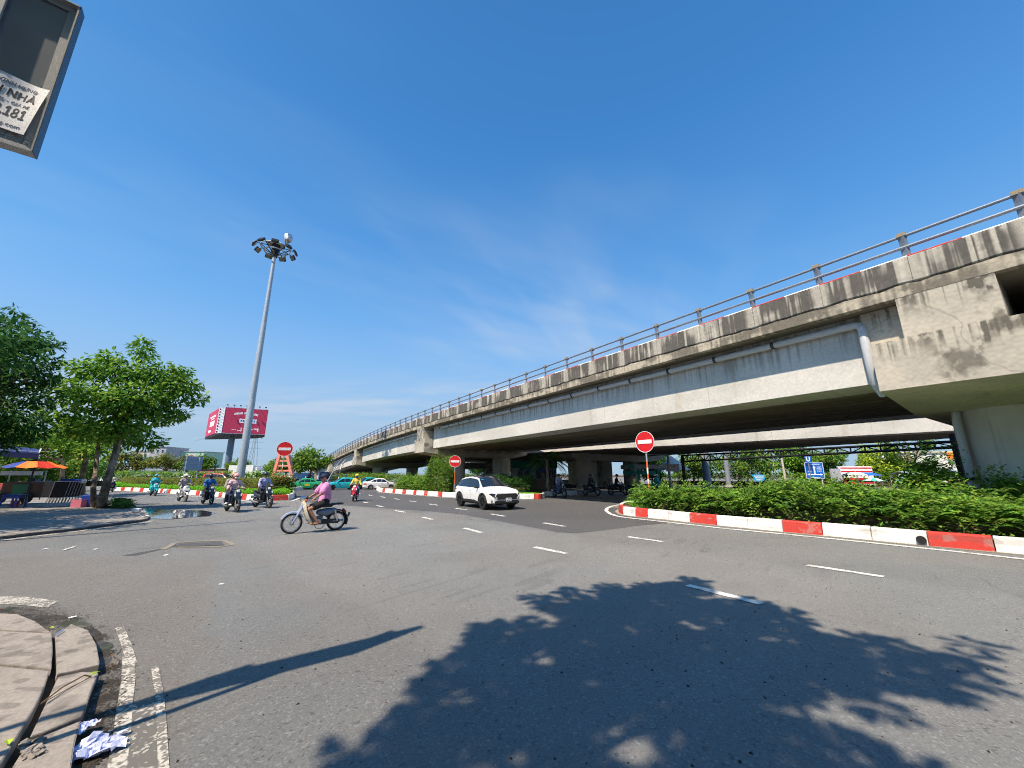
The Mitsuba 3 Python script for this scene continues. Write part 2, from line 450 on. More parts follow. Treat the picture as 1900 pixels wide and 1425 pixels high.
def tex_bark(p, n, uv):
    v = fbm(p.x * 9, p.y * 9, p.z * 2.4, 4)
    ring = noise(p.x * 3, p.y * 3, p.z * 14)
    return mix(C3(0.13, 0.105, 0.08), C3(0.36, 0.30, 0.23), smoothstep(0.3, 0.7, v)) * (0.8 + 0.4 * ring)


def tex_board(p, n, uv):
    v = fbm(p.x * 3, p.y * 3, p.z * 3, 3)
    return C3(0.28, 0.30, 0.32) * (0.8 + 0.4 * v)


def tex_soil(p, n, uv):
    v = fbm(p.x * 3, p.y * 3, 2, 4)
    return mix(C3(0.07, 0.05, 0.035), C3(0.15, 0.12, 0.08), v)


def tex_dirt(p, n, uv):
    v = fbm(p.x * 6, p.y * 6, 3, 4)
    moss = smoothstep(0.58, 0.66, fbm(p.x * 3, p.y * 3, 8, 3))
    c = mix(C3(0.035, 0.032, 0.028), C3(0.115, 0.105, 0.09), smoothstep(0.3, 0.7, v)) * (0.7 + 0.6 * noise(p.x * 70, p.y * 70, 2))
    return mix(c, C3(0.03, 0.045, 0.012), 0.7 * moss)


def tex_faint(p, n, uv):
    w = fbm(p.x * 11, p.y * 11, 5, 4) * 0.5 + noise(p.x * 58, p.y * 58, 1) * 0.5
    return mix(C3(0.155, 0.152, 0.145), C3(0.42, 0.41, 0.38), smoothstep(0.56, 0.68, w))


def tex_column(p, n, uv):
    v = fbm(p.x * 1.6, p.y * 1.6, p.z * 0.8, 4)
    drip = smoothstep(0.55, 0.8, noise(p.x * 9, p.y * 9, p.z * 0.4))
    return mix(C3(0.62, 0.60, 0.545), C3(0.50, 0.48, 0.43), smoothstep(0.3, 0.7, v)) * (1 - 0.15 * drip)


bumped('asphalt', proc(tex_asphalt), bump_asphalt, 1.0, 0.75)
mat('dark_asphalt', proc(tex_dark_asphalt), 0.7, spec=0.35)
mat('slab_stone', proc(tex_slab), 0.85, spec=0.3)
mat('ribbed_tile', proc(tex_ribbed), 0.75, spec=0.4)
mat('parapet_concrete', proc(tex_parapet), spec=0)
mat('edge_concrete', proc(tex_edge), spec=0)
mat('girder_concrete', proc(tex_girder), spec=0)
mat('pier_concrete', proc(tex_pier), spec=0)
mat('column_concrete', proc(tex_column), spec=0)  # same concrete as the pier, coloured lighter in place of bounce light
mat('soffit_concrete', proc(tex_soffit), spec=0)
mat('kerb_white', proc(tex_kerb((0.85, 0.845, 0.82), (0.34, 0.31, 0.26))), spec=0)
mat('kerb_red', proc(tex_kerb((0.58, 0.065, 0.055), (0.36, 0.10, 0.08))), spec=0)
mat('line_paint', proc(tex_line), spec=0)
mat('worn_paint', proc(tex_worn_line), spec=0)
mat('faint_paint', proc(tex_faint), spec=0)
mat('bark', proc(tex_bark), spec=0)
mat('board_sheet', proc(tex_board), 0.28, 0.4)
mat('soil_ground', proc(tex_soil), spec=0)
VC = {'type': 'mesh_attribute', 'name': 'vertex_color'}
scene['leaf'] = {'type': 'principledthin', 'base_color': VC, 'roughness': 0.42, 'diff_trans': 0.8, 'eta': 1.33, 'spec_trans': 0.0}
scene['water'] = {'type': 'dielectric', 'int_ior': 1.33}
mat('wet_bed', (0.035, 0.035, 0.036), 0.12)


mat('silt', (.20, .18, .15), .9, spec=.2)
# ---------------------------------------------------------------- the ground and the roads
put(tag(newkey('ground'), 'bare brown earth under and beyond the roads', None, kind='structure'), sheet([(-900, -300), (900, -300), (900, 1500), (-900, 1500)], -0.012), 'soil_ground')
road = tag(newkey('road'), 'worn grey asphalt junction with patches and cracks', None, kind='structure')
put(road, sheet([(-260, -60), (240, -60), (240, 320), (-260, 320)], 0.0), 'asphalt')
put(tag(newkey('dark_road'), 'newer darker asphalt lane in front of the kerbed islands', None, kind='structure'),
    sheet([(-13.32, 25.64), (-9.28, 22.52), (-6.27, 20.56), (-3.76, 18.92), (-2.07, 17.41), (-0.39, 14.86), (0.85, 12.97), (1.35, 12.14), (1.88, 11.98), (2.42, 12.31), (4.34, 13.77), (5.51, 14.45),
           (4.81, 15.86), (6.5, 17.5), (5.0, 22), (9.0, 23), (30, 5), (44, 8), (30, 40), (5, 62), (-20, 90), (-60, 95), (-60, 60), (-34, 52), (-16, 30)], 0.004), 'dark_asphalt')


def dash(a, b, w=0.15):
    part(road, 'lane_dash', strip([a, b], w, 0.009), 'line_paint')


for a, b in [((2.69, 6.50), (3.28, 5.61)), ((0.53, 9.73), (1.17, 8.94)), ((-1.52, 13.06), (-0.90, 12.07)), ((-3.58, 16.33), (-2.98, 15.46)), ((-5.56, 19.34), (-4.86, 18.44)),
             ((-7.49, 22.44), (-6.83, 21.51)), ((-9.33, 25.39), (-8.70, 24.48)), ((5.53, 7.86), (6.17, 7.00)), ((3.17, 11.29), (3.83, 10.47)), ((1.12, 14.42), (1.74, 13.49)),
             ((-0.89, 17.64), (-0.29, 16.68)), ((-2.86, 20.59), (-2.19, 19.69)), ((-4.84, 23.63), (-4.16, 22.68)), ((-6.66, 26.32), (-6.03, 25.44)), ((-8.51, 29.05), (-7.80, 27.98)),
             ((-10.31, 31.62), (-9.50, 30.28)), ((-12.25, 34.33), (-11.39, 32.92)), ((-11.20, 28.47), (-10.52, 27.50)), ((-14.74, 38.11), (-13.80, 36.58))]:
    dash(a, b)
edge_line = [(6.15, 23.12), (5.39, 21.95), (4.80, 20.56), (4.45, 19.20), (4.27, 17.74), (4.31, 16.83), (4.50, 16.25), (4.80, 15.82), (5.83, 14.29), (6.67, 13.03), (7.99, 11.54), (8.93, 10.36), (9.73, 9.27), (10.28, 8.39), (12.5, 6.6), (17, 1.5)]
part(road, 'edge_line', strip(edge_line, 0.17, 0.009), 'line_paint')
part(road, 'edge_line', strip([(-13.31, 39.77), (-8.74, 34.42), (-5.32, 30.64), (-3.69, 29.12)], 0.13, 0.009), 'line_paint')
part(road, 'edge_line', strip([(-26.12, 32.59), (-20.59, 28.79), (-16.10, 25.34), (-15.05, 25.39), (-14.29, 26.16), (-15.48, 29.45), (-14.40, 28.79)], 0.14, 0.009), 'line_paint')
part(road, 'edge_line', strip([(-13.10, 9.98), (-13.18, 10.65), (-13.16, 11.32), (-13.05, 12.45), (-13.09, 13.56), (-13.08, 14.45), (-13.26, 15.11)], 0.22, 0.007), 'worn_paint')
part(road, 'edge_line', strip([(-3.60, 4.13), (-3.17, 3.68), (-2.84, 3.31), (-2.54, 2.98), (-2.23, 2.63)], 0.085, 0.007), 'worn_paint', label='inner strip of the worn double line beside the near kerb')
part(road, 'edge_line', strip([(-3.13, 3.88), (-2.71, 3.45), (-2.35, 3.06), (-1.96, 2.63)], 0.05, 0.007), 'worn_paint', label='outer strip of the worn double line beside the near kerb')
part(road, 'edge_line', sheet([(-2.80, 3.31), (-2.64, 3.35), (-2.28, 2.95), (-1.98, 2.63), (-2.18, 2.63), (-2.47, 2.95)], 0.0065), 'faint_paint')
part(road, 'edge_line', strip([(-4.36, 4.81), (-3.80, 4.32), (-3.41, 3.96)], 0.07, 0.006), 'worn_paint')
part(road, 'edge_line', sheet([(-7.24, 5.97), (-6.90, 5.94), (-6.55, 5.87), (-6.08, 5.73), (-5.91, 5.45), (-6.29, 5.55), (-6.79, 5.62)], 0.007), 'worn_paint', label='broken white paint patch at the side street')
# sunken patch with a raised rim round an old cover, and the scrape beside it
rim = LineString([(-7.94, 9.49), (-8.37, 10.29), (-7.91, 10.57), (-7.42, 10.65), (-6.77, 10.06), (-6.89, 9.73), (-7.81, 9.70)])
part(road, 'patch_rim', cat(sheet(rim.buffer(0.055), 0.010)), 'silt')
part(road, 'patch', sheet([(-8.08, 9.84), (-8.17, 10.21), (-7.34, 10.44), (-6.90, 9.98), (-7.86, 9.77)], 0.010), 'dark_asphalt')
part(road, 'scrape', sheet([(-8.18, 8.76), (-7.90, 8.74), (-7.95, 9.43), (-8.08, 9.53), (-8.15, 8.94)], 0.006), 'dark_asphalt')

# ---------------------------------------------------------------- puddle at the pavement corner
pw = Polygon([(-18.51, 20.40), (-17.18, 19.63), (-15.89, 19.34), (-14.92, 19.34), (-13.39, 18.13), (-12.61, 16.74), (-12.97, 16.43), (-13.12, 15.74), (-13.96, 15.93), (-16.04, 17.89)]).buffer(0.25).buffer(-0.1)
puddle = tag(newkey('puddle'), 'shallow puddle mirroring the sky at the pavement corner', None, kind='structure')
put(puddle, sheet(pw, 0.011), mat('puddle_water', (0.02, 0.022, 0.025), 0.015, spec=0.75))


# ---------------------------------------------------------------- kerbs and islands
def sweep(pts, prof):
    """prof: closed (offset to the left, z) outline"""
    pts = np.asarray(pts, float)
    d = np.gradient(pts, axis=0)
    d /= np.linalg.norm(d, axis=1, keepdims=True)
    nrm = np.c_[-d[:, 1], d[:, 0]]
    n = len(prof)
    V = np.array([[*(p + q * o), z] for p, q in zip(pts, nrm) for o, z in prof])
    F = [(i * n + j, (i + 1) * n + j, (i + 1) * n + (j + 1) % n, i * n + (j + 1) % n) for i in range(len(pts) - 1) for j in range(n)]
    L = (len(pts) - 1) * n
    m = tm(V, F)
    caps = [(0, j, j + 1) for j in range(1, n - 1)] + [(L, L + j + 1, L + j) for j in range(1, n - 1)]
    m = tm(m.vertices, np.vstack([m.faces, caps]))
    m.fix_normals()
    return m


def kerb(root, line, reds, h, w=0.2, step=1.05, first=None):
    """kerb stones along a line (the road on its right), red where REDS says"""
    L = LineString(line)
    iv = sorted([tuple(sorted((L.project(Point(a)), L.project(Point(b))))) for a, b in reds])
    cuts = [0.0]
    cols = []
    for a, b in iv + [(L.length, L.length)]:
        gap = a - cuts[-1]
        k = max(1, round(gap / step)) if gap > 0.05 else 0
        for i in range(k):
            cols.append('white')
            cuts.append(cuts[-1] + gap / k)
        if b > a:
            cols.append('red')
            cuts.append(b)
    rng = random.Random(len(line) * 7)
    for a, b, c in zip(cuts[:-1], cuts[1:], cols):
        g = 0.010
        if b - a < 3 * g: continue
        ts = np.linspace(a + g, b - g, max(2, int((b - a) / 0.3) + 1))
        pts = [L.interpolate(t).coords[0] for t in ts]
        hh = h + rng.uniform(-0.012, 0.012)
        o = rng.uniform(-0.008, 0.008)
        prof = [(o, -0.02), (o + 0.03, hh - 0.035), (o + 0.055, hh), (o + w, hh), (o + w, -0.02)]
        part(root, 'kerb_stone', sweep(pts, prof), 'kerb_' + c)


R_BASE = [(10.8, 22.2), (7.6, 21.9), (5.93, 20.99), (5.34, 19.93), (4.91, 18.78), (4.77, 18.01), (4.74, 17.41), (5.02, 16.68), (5.39, 16.21), (5.91, 15.45), (6.37, 14.66), (6.91, 13.83), (7.52, 13.03), (8.09, 12.28), (8.71, 11.54), (9.41, 10.69), (9.97, 9.91),
          (10.67, 9.17), (11.18, 8.57), (13.3, 5.2), (18, 0.2), (24, -6)]
right_island = tag(newkey('right_island'), 'planted island under the near viaduct pier with red and white kerb', None, kind='structure')
kerb(right_island, R_BASE, [((4.88, 18.65), (4.74, 17.41)), ((5.01, 16.64), (5.39, 16.21)), ((6.37, 14.66), (6.91, 13.83)), ((8.09, 12.28), (8.71, 11.54)), ((9.97, 9.91), (10.67, 9.17)), ((13.3, 5.2), (14.3, 4.2))], 0.33)
part(right_island, 'soil', sheet([*[(x + (0.15 if i > 4 else 0), y) for i, (x, y) in enumerate(R_BASE)], (30, 2), (18, 18)], 0.24), 'soil_ground')
# dark wet dirt in the gutter of the near corner
rg_ = np.random.default_rng(18)
gp = np.array([(-8.03, 5.55), (-7.11, 5.60), (-6.64, 5.55), (-6.25, 5.47), (-5.84, 5.35), (-5.41, 5.20), (-5.01, 5.02), (-4.61, 4.79), (-4.22, 4.53), (-3.87, 4.25), (-3.56, 3.96), (-3.26, 3.68), (-2.99, 3.38), (-2.72, 3.09), (-2.50, 2.83), (-2.33, 2.63)])
L_ = LineString(gp)
fine_ = np.array([L_.interpolate(t).coords[0] for t in np.arange(0, L_.length, .03)])
fine_ += .10 * (np.stack([meshkit.fbm(np.c_[fine_ * 5, fine_[:, :1] * 0 + k], 4, 3 + k) for k in (0, 7)], 1) - .5)
part(road, 'gutter_dirt', sheet(Polygon(list(map(tuple, fine_)) + [(-2.33, 2.48), (-2.83, 3.01), (-3.44, 3.68), (-4.14, 4.32), (-4.78, 4.70), (-5.32, 4.81), (-7.05, 4.92)]).buffer(0), .005), mat('wet_dirt', proc(tex_dirt), .55))

# pale silt lying between the kerb and the painted line
rg_ = np.random.default_rng(8)
SL = LineString(R_BASE[3:-3])
q = [SL.interpolate(t) for t in np.arange(0, SL.length, .18)]
out = [(a.x, a.y) for a in q]
nrm = np.gradient(np.array(out), axis=0)
nrm = np.c_[nrm[:, 1], -nrm[:, 0]] / np.linalg.norm(nrm, axis=1)[:, None]
wv = .10 + .13 * meshkit.fbm(np.c_[np.arange(len(out)) * .35, np.zeros((len(out), 2))], 3, 2)
part(road, 'gutter_silt', sheet(Polygon(list(map(tuple, np.array(out) - nrm * .05)) + list(map(tuple, (np.array(out) + nrm * wv[:, None])[::-1]))).buffer(0), .006), 'silt')
# drain hole in the kerb: a solid black disc stands for its dark inside
part(right_island, 'drain_disc', mv(lathe([(0, 0.0), (0.075, 0.0), (0.09, 0.0), (0.09, 0.24), (0.0, 0.24)], 18, 'y'), (*(np.array((9.90, 10.00)) - (.05, .055)), 0.125), math.radians(-41)), 'dark_iron', label='black disc standing for the dark inside of the drain hole in the kerb')

M_BASE = [(-2.0, 62), (-20, 60), (-16.04, 47.46), (-14.30, 42.69), (-13.08, 40.02), (-11.09, 37.66), (-8.96, 35.27), (-7.09, 33.18), (-5.45, 31.39), (-3.93, 30.07), (-1.53, 28.73), (0.76, 28.35), (2.00, 28.35), (2.40, 29.45), (2.65, 32.02), (5.5, 34), (3, 50)]
mid_island = tag(newkey('middle_island'), 'long planted island beside the viaduct with red and white kerb', None, kind='structure')
kerb(mid_island, M_BASE[2:-1], [((-12.73, 39.77), (-12.36, 39.28)), ((-11.26, 37.88), (-10.87, 37.44)), ((-9.88, 36.38), (-9.45, 35.87)), ((-8.56, 34.80), (-8.19, 34.42)), ((-7.33, 33.43), (-6.95, 33.00)), ((-5.89, 31.86), (-5.45, 31.39)), ((1.55, 28.35), (2.23, 28.79))], 0.36, step=1.6)
part(mid_island, 'soil', sheet(Polygon(M_BASE).buffer(-0.12), 0.26), 'soil_ground')

L_BASE = [(-62, 72), (-73.56, 71.50), (-53.80, 53.44), (-43.00, 43.42), (-40.34, 42.41), (-36.33, 40.02), (-32.07, 37.44), (-27.81, 34.61), (-24.88, 32.67), (-21.82, 30.50), (-19.09, 28.35), (-16.87, 26.54), (-15.84, 26.59), (-15.43, 26.93), (-15.08, 27.27), (-15.32, 28.16), (-16.41, 30.50), (-19.27, 35.57), (-23.40, 42.69), (-24, 47), (-30, 70)]
left_island = tag(newkey('roundabout_island'), 'large hedged roundabout island with red and white kerb', None, kind='structure')
kerb(left_island, L_BASE[1:-1], [((-41.90, 42.84), (-41.28, 42.55)), ((-40.19, 42.13), (-39.59, 41.85)), ((-38.09, 40.92), (-37.28, 40.40)), ((-33.61, 38.22), (-33.16, 37.88)), ((-32.17, 37.33), (-31.53, 36.90)), ((-30.07, 35.97), (-29.49, 35.57)), ((-26.53, 33.70), (-25.87, 33.26)), ((-22.69, 31.01), (-22.13, 30.64)), ((-19.06, 28.35), (-18.19, 27.62)), ((-15.82, 26.59), (-15.08, 27.27))], 0.36, step=2.0)
part(left_island, 'soil', sheet(Polygon(L_BASE).buffer(-0.12), 0.28), 'soil_ground')

# ---------------------------------------------------------------- cafe pavement on the left: slabs laid one by one
cafe = Polygon([(-13.26, 10.09), (-13.40, 10.82), (-13.39, 11.52), (-13.26, 12.65), (-13.30, 13.77), (-13.35, 14.66), (-13.50, 15.11), (-14.10, 15.93), (-16.04, 17.89), (-17.63, 19.34), (-19.87, 21.23), (-23.45, 23.98), (-27.87, 26.98), (-32.22, 29.45), (-39.05, 32.84), (-75, 33), (-75, 11), (-40, 10)])
cp = tag(newkey('cafe_pavement'), 'raised pavement of ribbed grey tiles under the street trees', None, kind='structure')
part(cp, 'bed', prism(cafe, -0.01, 0.062), 'dark_asphalt')
ang = math.radians(8)
ux, uy = np.array([math.cos(ang), math.sin(ang)]), np.array([-math.sin(ang), math.cos(ang)])
inner = cafe.buffer(-0.22)
rng = random.Random(4)
loose = []
for i in range(-60, 40):
    for j in range(-10, 40):
        w, d = 0.80, 0.62
        o = np.array([-12.0, 11.0]) + ux * (i + 0.5 * (j % 2)) * w + uy * j * d
        c = [o, o + ux * (w - 0.03), o + ux * (w - 0.03) + uy * (d - 0.03), o + uy * (d - 0.03)]
        P = Polygon(c).intersection(inner)
        if P.is_empty or P.area < 0.05 or P.geom_type != 'Polygon': continue
        z = 0.080 + rng.uniform(-0.006, 0.006)
        m = prism(P, 0.055, z)
        if o[1] < 17.2 and o[0] > -20.5: part(cp, 'tile', m, 'ribbed_tile')
        else: loose.append(m)
part(cp, 'far_tiles', loose, 'ribbed_tile', kind='stuff')
ring = LineString(list(cafe.exterior.coords)[:14])
n = int(ring.length / 1.0)
for i in range(n):
    ts = np.linspace(i + 0.008, i + 0.992, 4)
    part(cp, 'kerb_stone', sweep([ring.interpolate(t).coords[0] for t in ts], [(0.0, -0.02), (0.02, 0.078 + 0.01 * rng.random()), (0.05, 0.090), (0.22, 0.088), (0.22, -0.02)]), 'slab_stone')

# ---------------------------------------------------------------- near pavement corner: big cut slabs and kerb slabs
npv = tag(newkey('near_pavement'), 'cracked pavement corner of broad concrete slabs beside the near kerb', None, kind='structure')


def slab(pts, z0, z1, tilt=(0, 0)):
    P = Polygon(pts)
    m = prism(P.buffer(-0.004), z0, z1)
    top = prism(P.buffer(-0.009), z1, z1 + 0.004)
    m = cat(m, top)
    c = P.centroid
    v = np.array(m.vertices)
    v[:, 2] += np.where(v[:, 2] > z0 + 0.02, (v[:, 0] - c.x) * tilt[0] + (v[:, 1] - c.y) * tilt[1], 0)
    m.vertices = v
    part(npv, 'slab', m, 'slab_stone')


Z = 0.10
slab([(-7.30, 4.89), (-6.58, 4.93), (-5.90, 4.95), (-5.65, 4.92), (-5.18, 4.70), (-4.62, 4.37), (-5.25, 4.45), (-6.55, 4.42)], 0, Z)
slab([(-6.58, 4.41), (-5.23, 4.43), (-4.61, 4.36), (-4.14, 3.96), (-3.76, 3.62), (-4.28, 3.70), (-5.49, 3.74)], 0, Z, (0.004, 0.0))
slab([(-5.59, 3.72), (-4.26, 3.68), (-3.75, 3.60), (-3.53, 3.38), (-3.28, 3.11), (-3.00, 2.78), (-2.75, 2.48), (-4.03, 2.71)], 0, Z, (-0.004, 0.0))
slab([(-4.02, 2.69), (-2.73, 2.47), (-2.52, 2.23), (-3.53, 2.29)], 0, Z)
slab([(-4.58, 4.36), (-4.66, 4.50), (-4.77, 4.68), (-4.38, 4.49), (-3.93, 4.14), (-3.56, 3.81), (-3.48, 3.73), (-3.55, 3.67), (-3.66, 3.57), (-4.08, 3.93)], 0, Z - 0.015, (0.01, 0.01))
slab([(-3.64, 3.56), (-3.53, 3.65), (-3.38, 3.63), (-3.17, 3.38), (-2.94, 3.12), (-2.85, 3.01), (-2.91, 2.84), (-2.95, 2.80), (-3.23, 3.11)], 0, Z - 0.02, (0.012, -0.01))
slab([(-2.93, 2.78), (-2.90, 2.83), (-2.83, 2.99), (-2.62, 2.76), (-2.38, 2.52), (-2.67, 2.45)], 0, Z - 0.022)
part(npv, 'bed', sheet([(-7.41, 4.92), (-5.93, 5.00), (-5.58, 4.92), (-4.70, 4.45), (-4.80, 4.71), (-4.35, 4.49), (-3.53, 3.79), (-2.83, 3.01), (-2.34, 2.48), (-2.45, 2.18), (-3.47, 2.23)], 0.02), 'soil_ground')
# broken corner rubble, dirt in the gutter
rng = np.random.default_rng(5)
st = []
for _ in range(46):
    u = rng.random(2)
    c = np.array((-2.93, 2.75)) * (1 - u[0]) + np.array((-2.87, 2.80)) * u[0] + (np.array((-2.62, 2.52)) - np.array((-2.93, 2.75))) * u[1] * 0.6
    r = rng.uniform(0.008, 0.03)
    p = rng.normal(size=(9, 3))
    p /= np.linalg.norm(p, axis=1)[:, None]
    st.append(mv(from_man(m3.Manifold.hull_points(p * r * [1, 1.3, 0.6])), (c[0], c[1], 0.085 + r * .3), rng.uniform(0, 6)))
part(npv, 'rubble', st, 'slab_stone', kind='stuff')
gut = []
for (x, y), w in zip([(-6.29, 5.31), (-6.02, 5.25), (-5.71, 5.14), (-5.40, 5.02), (-5.13, 4.92), (-4.72, 4.70), (-4.34, 4.49), (-3.90, 4.14), (-3.54, 3.83), (-3.28, 3.60), (-3.09, 3.38), (-2.92, 3.18), (-2.78, 3.01), (-2.65, 2.85), (-2.52, 2.71)],
                     [.22, .22, .2, .17, .16, .12, .10, .08, .09, .1, .1, .09, .08, .07, .06]):
    for _ in range(460):
        q = rng.normal(size=2) * w * 0.8
        r = rng.uniform(0.004, 0.012)
        a = rng.uniform(0, 6)
        gut.append(mv(tm([(-r, 0, 0), (0, -r * .6, 0.0), (r * 1.4, 0, 0), (0, r * .7, 0), (0, 0, r * .9)], [(0, 1, 2), (0, 2, 3)]), (x + q[0], y + q[1], 0.004 + r * .3), a, R=None))
mg = cat(gut)
put(tag(newkey('gutter_dirt'), 'dark grit and crumbs gathered in the gutter of the near corner', 'dirt', kind='stuff'), mg, mat('grit', (0.045, 0.038, 0.03), 0.9, spec=0.2))


# ---------------------------------------------------------------- the viaduct: s along it, n across it
DV, NV = np.array([-0.55070542, 0.83469967]), np.array([0.83469967, 0.55070542])


def drop(s): return np.where(np.asarray(s) > 36, 0.00052 * (np.asarray(s) - 36.0) ** 2, 0.0)


def V(s, n, z):
    s, n, z = np.broadcast_arrays(np.asarray(s, float), np.asarray(n, float), np.asarray(z, float))
    xy = s[..., None] * DV + n[..., None] * NV
    return np.concatenate([xy, (z - drop(s))[..., None]], -1)


def vsweep(s0, s1, prof, step=3.0):
    """a closed (n, z) outline swept along the viaduct"""
    ss = np.linspace(s0, s1, max(2, int(abs(s1 - s0) / step) + 1))
    prof = np.asarray(prof, float)
    k = len(prof)
    P = np.vstack([V(np.full(k, s), prof[:, 0], prof[:, 1]) for s in ss])
    F = [(i * k + j, i * k + (j + 1) % k, (i + 1) * k + (j + 1) % k, (i + 1) * k + j) for i in range(len(ss) - 1) for j in range(k)]
    body = tm(P, F)
    L = (len(ss) - 1) * k
    cv, cf = trimesh.creation.triangulate_polygon(Polygon(prof), engine='earcut')
    idx = [int(np.argmin(np.hypot(*(prof - q).T))) for q in cv]
    caps = [[idx[a] for a in t] for t in cf]
    m = tm(P, np.vstack([body.faces, caps, np.array(caps)[:, ::-1] + L]))
    m.fix_normals()
    return m


def vbox(s0, s1, n0, n1, z0, z1): return vsweep(s0, s1, [(n0, z0), (n1, z0), (n1, z1), (n0, z1)])


via = thing('viaduct', 'long concrete road viaduct with mould-stained parapet running from the right into the distance', 'viaduct')
S0, S1 = -42.0, 150.0
BAY = 2.1
# deck slab with its cracked outer edge
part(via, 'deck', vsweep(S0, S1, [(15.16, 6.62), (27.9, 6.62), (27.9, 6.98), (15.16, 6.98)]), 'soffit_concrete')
ss = np.arange(-14, S1, 0.28)
rg = np.random.default_rng(3)
crack = 6.96 + 0.05 * (meshkit.fbm(np.c_[ss * 1.3, ss * 0, ss * 0], 4, 2) - 0.5) + 0.03 * rg.normal(size=len(ss)).clip(-1, 1) * (rg.random(len(ss)) < .5)


def edge_strip(lo, hi, n_out, n_in):
    k = len(ss)
    P = np.vstack([V(ss, n_out, lo), V(ss, n_out, hi), V(ss, n_in, hi), V(ss, n_in, lo)])
    F = [(a * k + i, a * k + i + 1, b * k + i + 1, b * k + i) for a, b in ((0, 1), (1, 2), (2, 3), (3, 0)) for i in range(k - 1)]
    m = tm(P, F)
    m.fix_normals()
    return m


part(via, 'slab_edge', edge_strip(np.full(len(ss), 6.60), crack - 0.022, np.full(len(ss), 14.92), np.full(len(ss), 15.18)), 'edge_concrete')
part(via, 'groove', vsweep(-14, S1, [(14.99, 6.85), (15.17, 6.85), (15.17, 7.06), (14.99, 7.06)]), 'edge_concrete')
part(via, 'slab_edge', vsweep(S0, -14.2, [(14.92, 6.6), (15.17, 6.6), (15.17, 7.0), (14.92, 7.0)]), 'edge_concrete')
# parapet panels, a bay each; each bottom edge follows the jagged crack
for i in range(-6, 44):
    s = np.linspace(i * BAY + 0.006, (i + 1) * BAY - 0.006, 9)
    lo = np.interp(s, ss, crack) + 0.012
    o = 14.90 + rg.uniform(-0.006, 0.006)
    P = np.vstack([V(s, o + 0.02, lo), V(s, o, lo + 0.03), V(s, o, np.full(9, 7.71)), V(s, o + 0.03, np.full(9, 7.74)), V(s, 15.16, np.full(9, 7.74)), V(s, 15.2, lo)])
    F = [(a * 9 + j, a * 9 + j + 1, (a + 1) % 6 * 9 + j + 1, (a + 1) % 6 * 9 + j) for a in range(6) for j in range(8)] + [(0, 9, 18, 27), (0, 27, 36, 45), (8, 17, 26, 35), (8, 35, 44, 53)]
    m = tm(P, F)
    m.fix_normals()
    part(via, 'parapet_panel', m, 'parapet_concrete')
part(via, 'parapet', vsweep(44 * BAY, S1, [(14.9, 6.97), (15.2, 6.97), (15.2, 7.74), (14.9, 7.74)]), 'parapet_concrete')
part(via, 'parapet', vsweep(S0, -6 * BAY, [(14.9, 6.97), (15.2, 6.97), (15.2, 7.74), (14.9, 7.74)]), 'parapet_concrete')
part(via, 'parapet', vsweep(S0, S1, [(27.6, 6.97), (27.9, 6.97), (27.9, 7.74), (27.6, 7.74)]), 'edge_concrete', label='parapet on the far side of the deck')
# painted coping on the parapet, red and white by turns
for i in range(-6, 44):
    for h in (0, 1):
        a = (i + 0.5 * h) * BAY
        part(via, 'coping', vsweep(a + .004, a + BAY / 2 - .004, [(14.915, 7.741), (15.16, 7.741), (15.16, 7.775), (14.93, 7.775)]), 'kerb_red' if h else 'kerb_white')
# steel railing
for i in range(-6, 60):
    s0 = i * BAY + 0.02
    b = [V(s0, 15.06, 7.77), V(s0, 15.04, 8.2), V(s0, 15.0, 8.44)]
    m = [bar(b[0], b[1], 0.16, 0.10), bar(b[1], b[2], 0.15, 0.10), bar(V(s0, 14.96, 8.42), V(s0, 15.12, 8.42), 0.16, 0.12)]
    k = part(via, 'railing_post', m, colour('rail_grey'))
    if i < 24:
        part(k, 'post_cap', vbox(s0 - .10, s0 + .10, 14.93, 15.13, 8.40, 8.505), mat('weathered_cap', (0.30, 0.25, 0.17), 0.8, spec=0.3))
for z, r in ((8.41, 0.045), (8.06, 0.05)):
    sr = np.arange(-14, 128, 2.0)
    part(via, 'rail', tube(V(sr, 15.0, z), r, 8), colour('rail_grey'), smooth=40)
# piers: (first s, last s) of each cap
piers = [(-34.5, -31.2), (-0.04, 3.30), (39.2, 42.2), (70.6, 73.6), (97, 100), (122, 125)]
for a, b in zip(piers[:-1], piers[1:]):
    for k in range(6):
        n0 = 15.80 + 2.0 * k
        w = 1.72
        prof = [(n0, 4.40 if a[0] > -10 else 4.4), (n0 + w, 4.40), (n0 + w, 4.75), (n0 + w - .3, 4.95), (n0 + w - .3, 6.25), (n0 + w, 6.40), (n0 + w, 6.62), (n0, 6.62)]
        if k == 5: prof = [(n0, 4.40), (n0 + w, 4.40), (n0 + w, 6.62), (n0, 6.62)]
        m = vsweep(a[1] + 0.22, b[0] - 0.22, prof)
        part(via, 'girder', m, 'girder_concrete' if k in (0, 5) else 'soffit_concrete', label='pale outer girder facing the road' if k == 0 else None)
    # thin bearing plate and end diaphragm in the recess
    part(via, 'diaphragm', vbox(sum(a) / 2 + .925, a[1] + .215, 15.55, 15.85, 5.405, 6.595), 'pier_concrete', label='recessed wall between pier upright and girder end')
    part(via, 'diaphragm', vbox(b[0] - .5, b[0] - .02, 16.3, 27.2, 4.9, 6.615), 'pier_concrete')


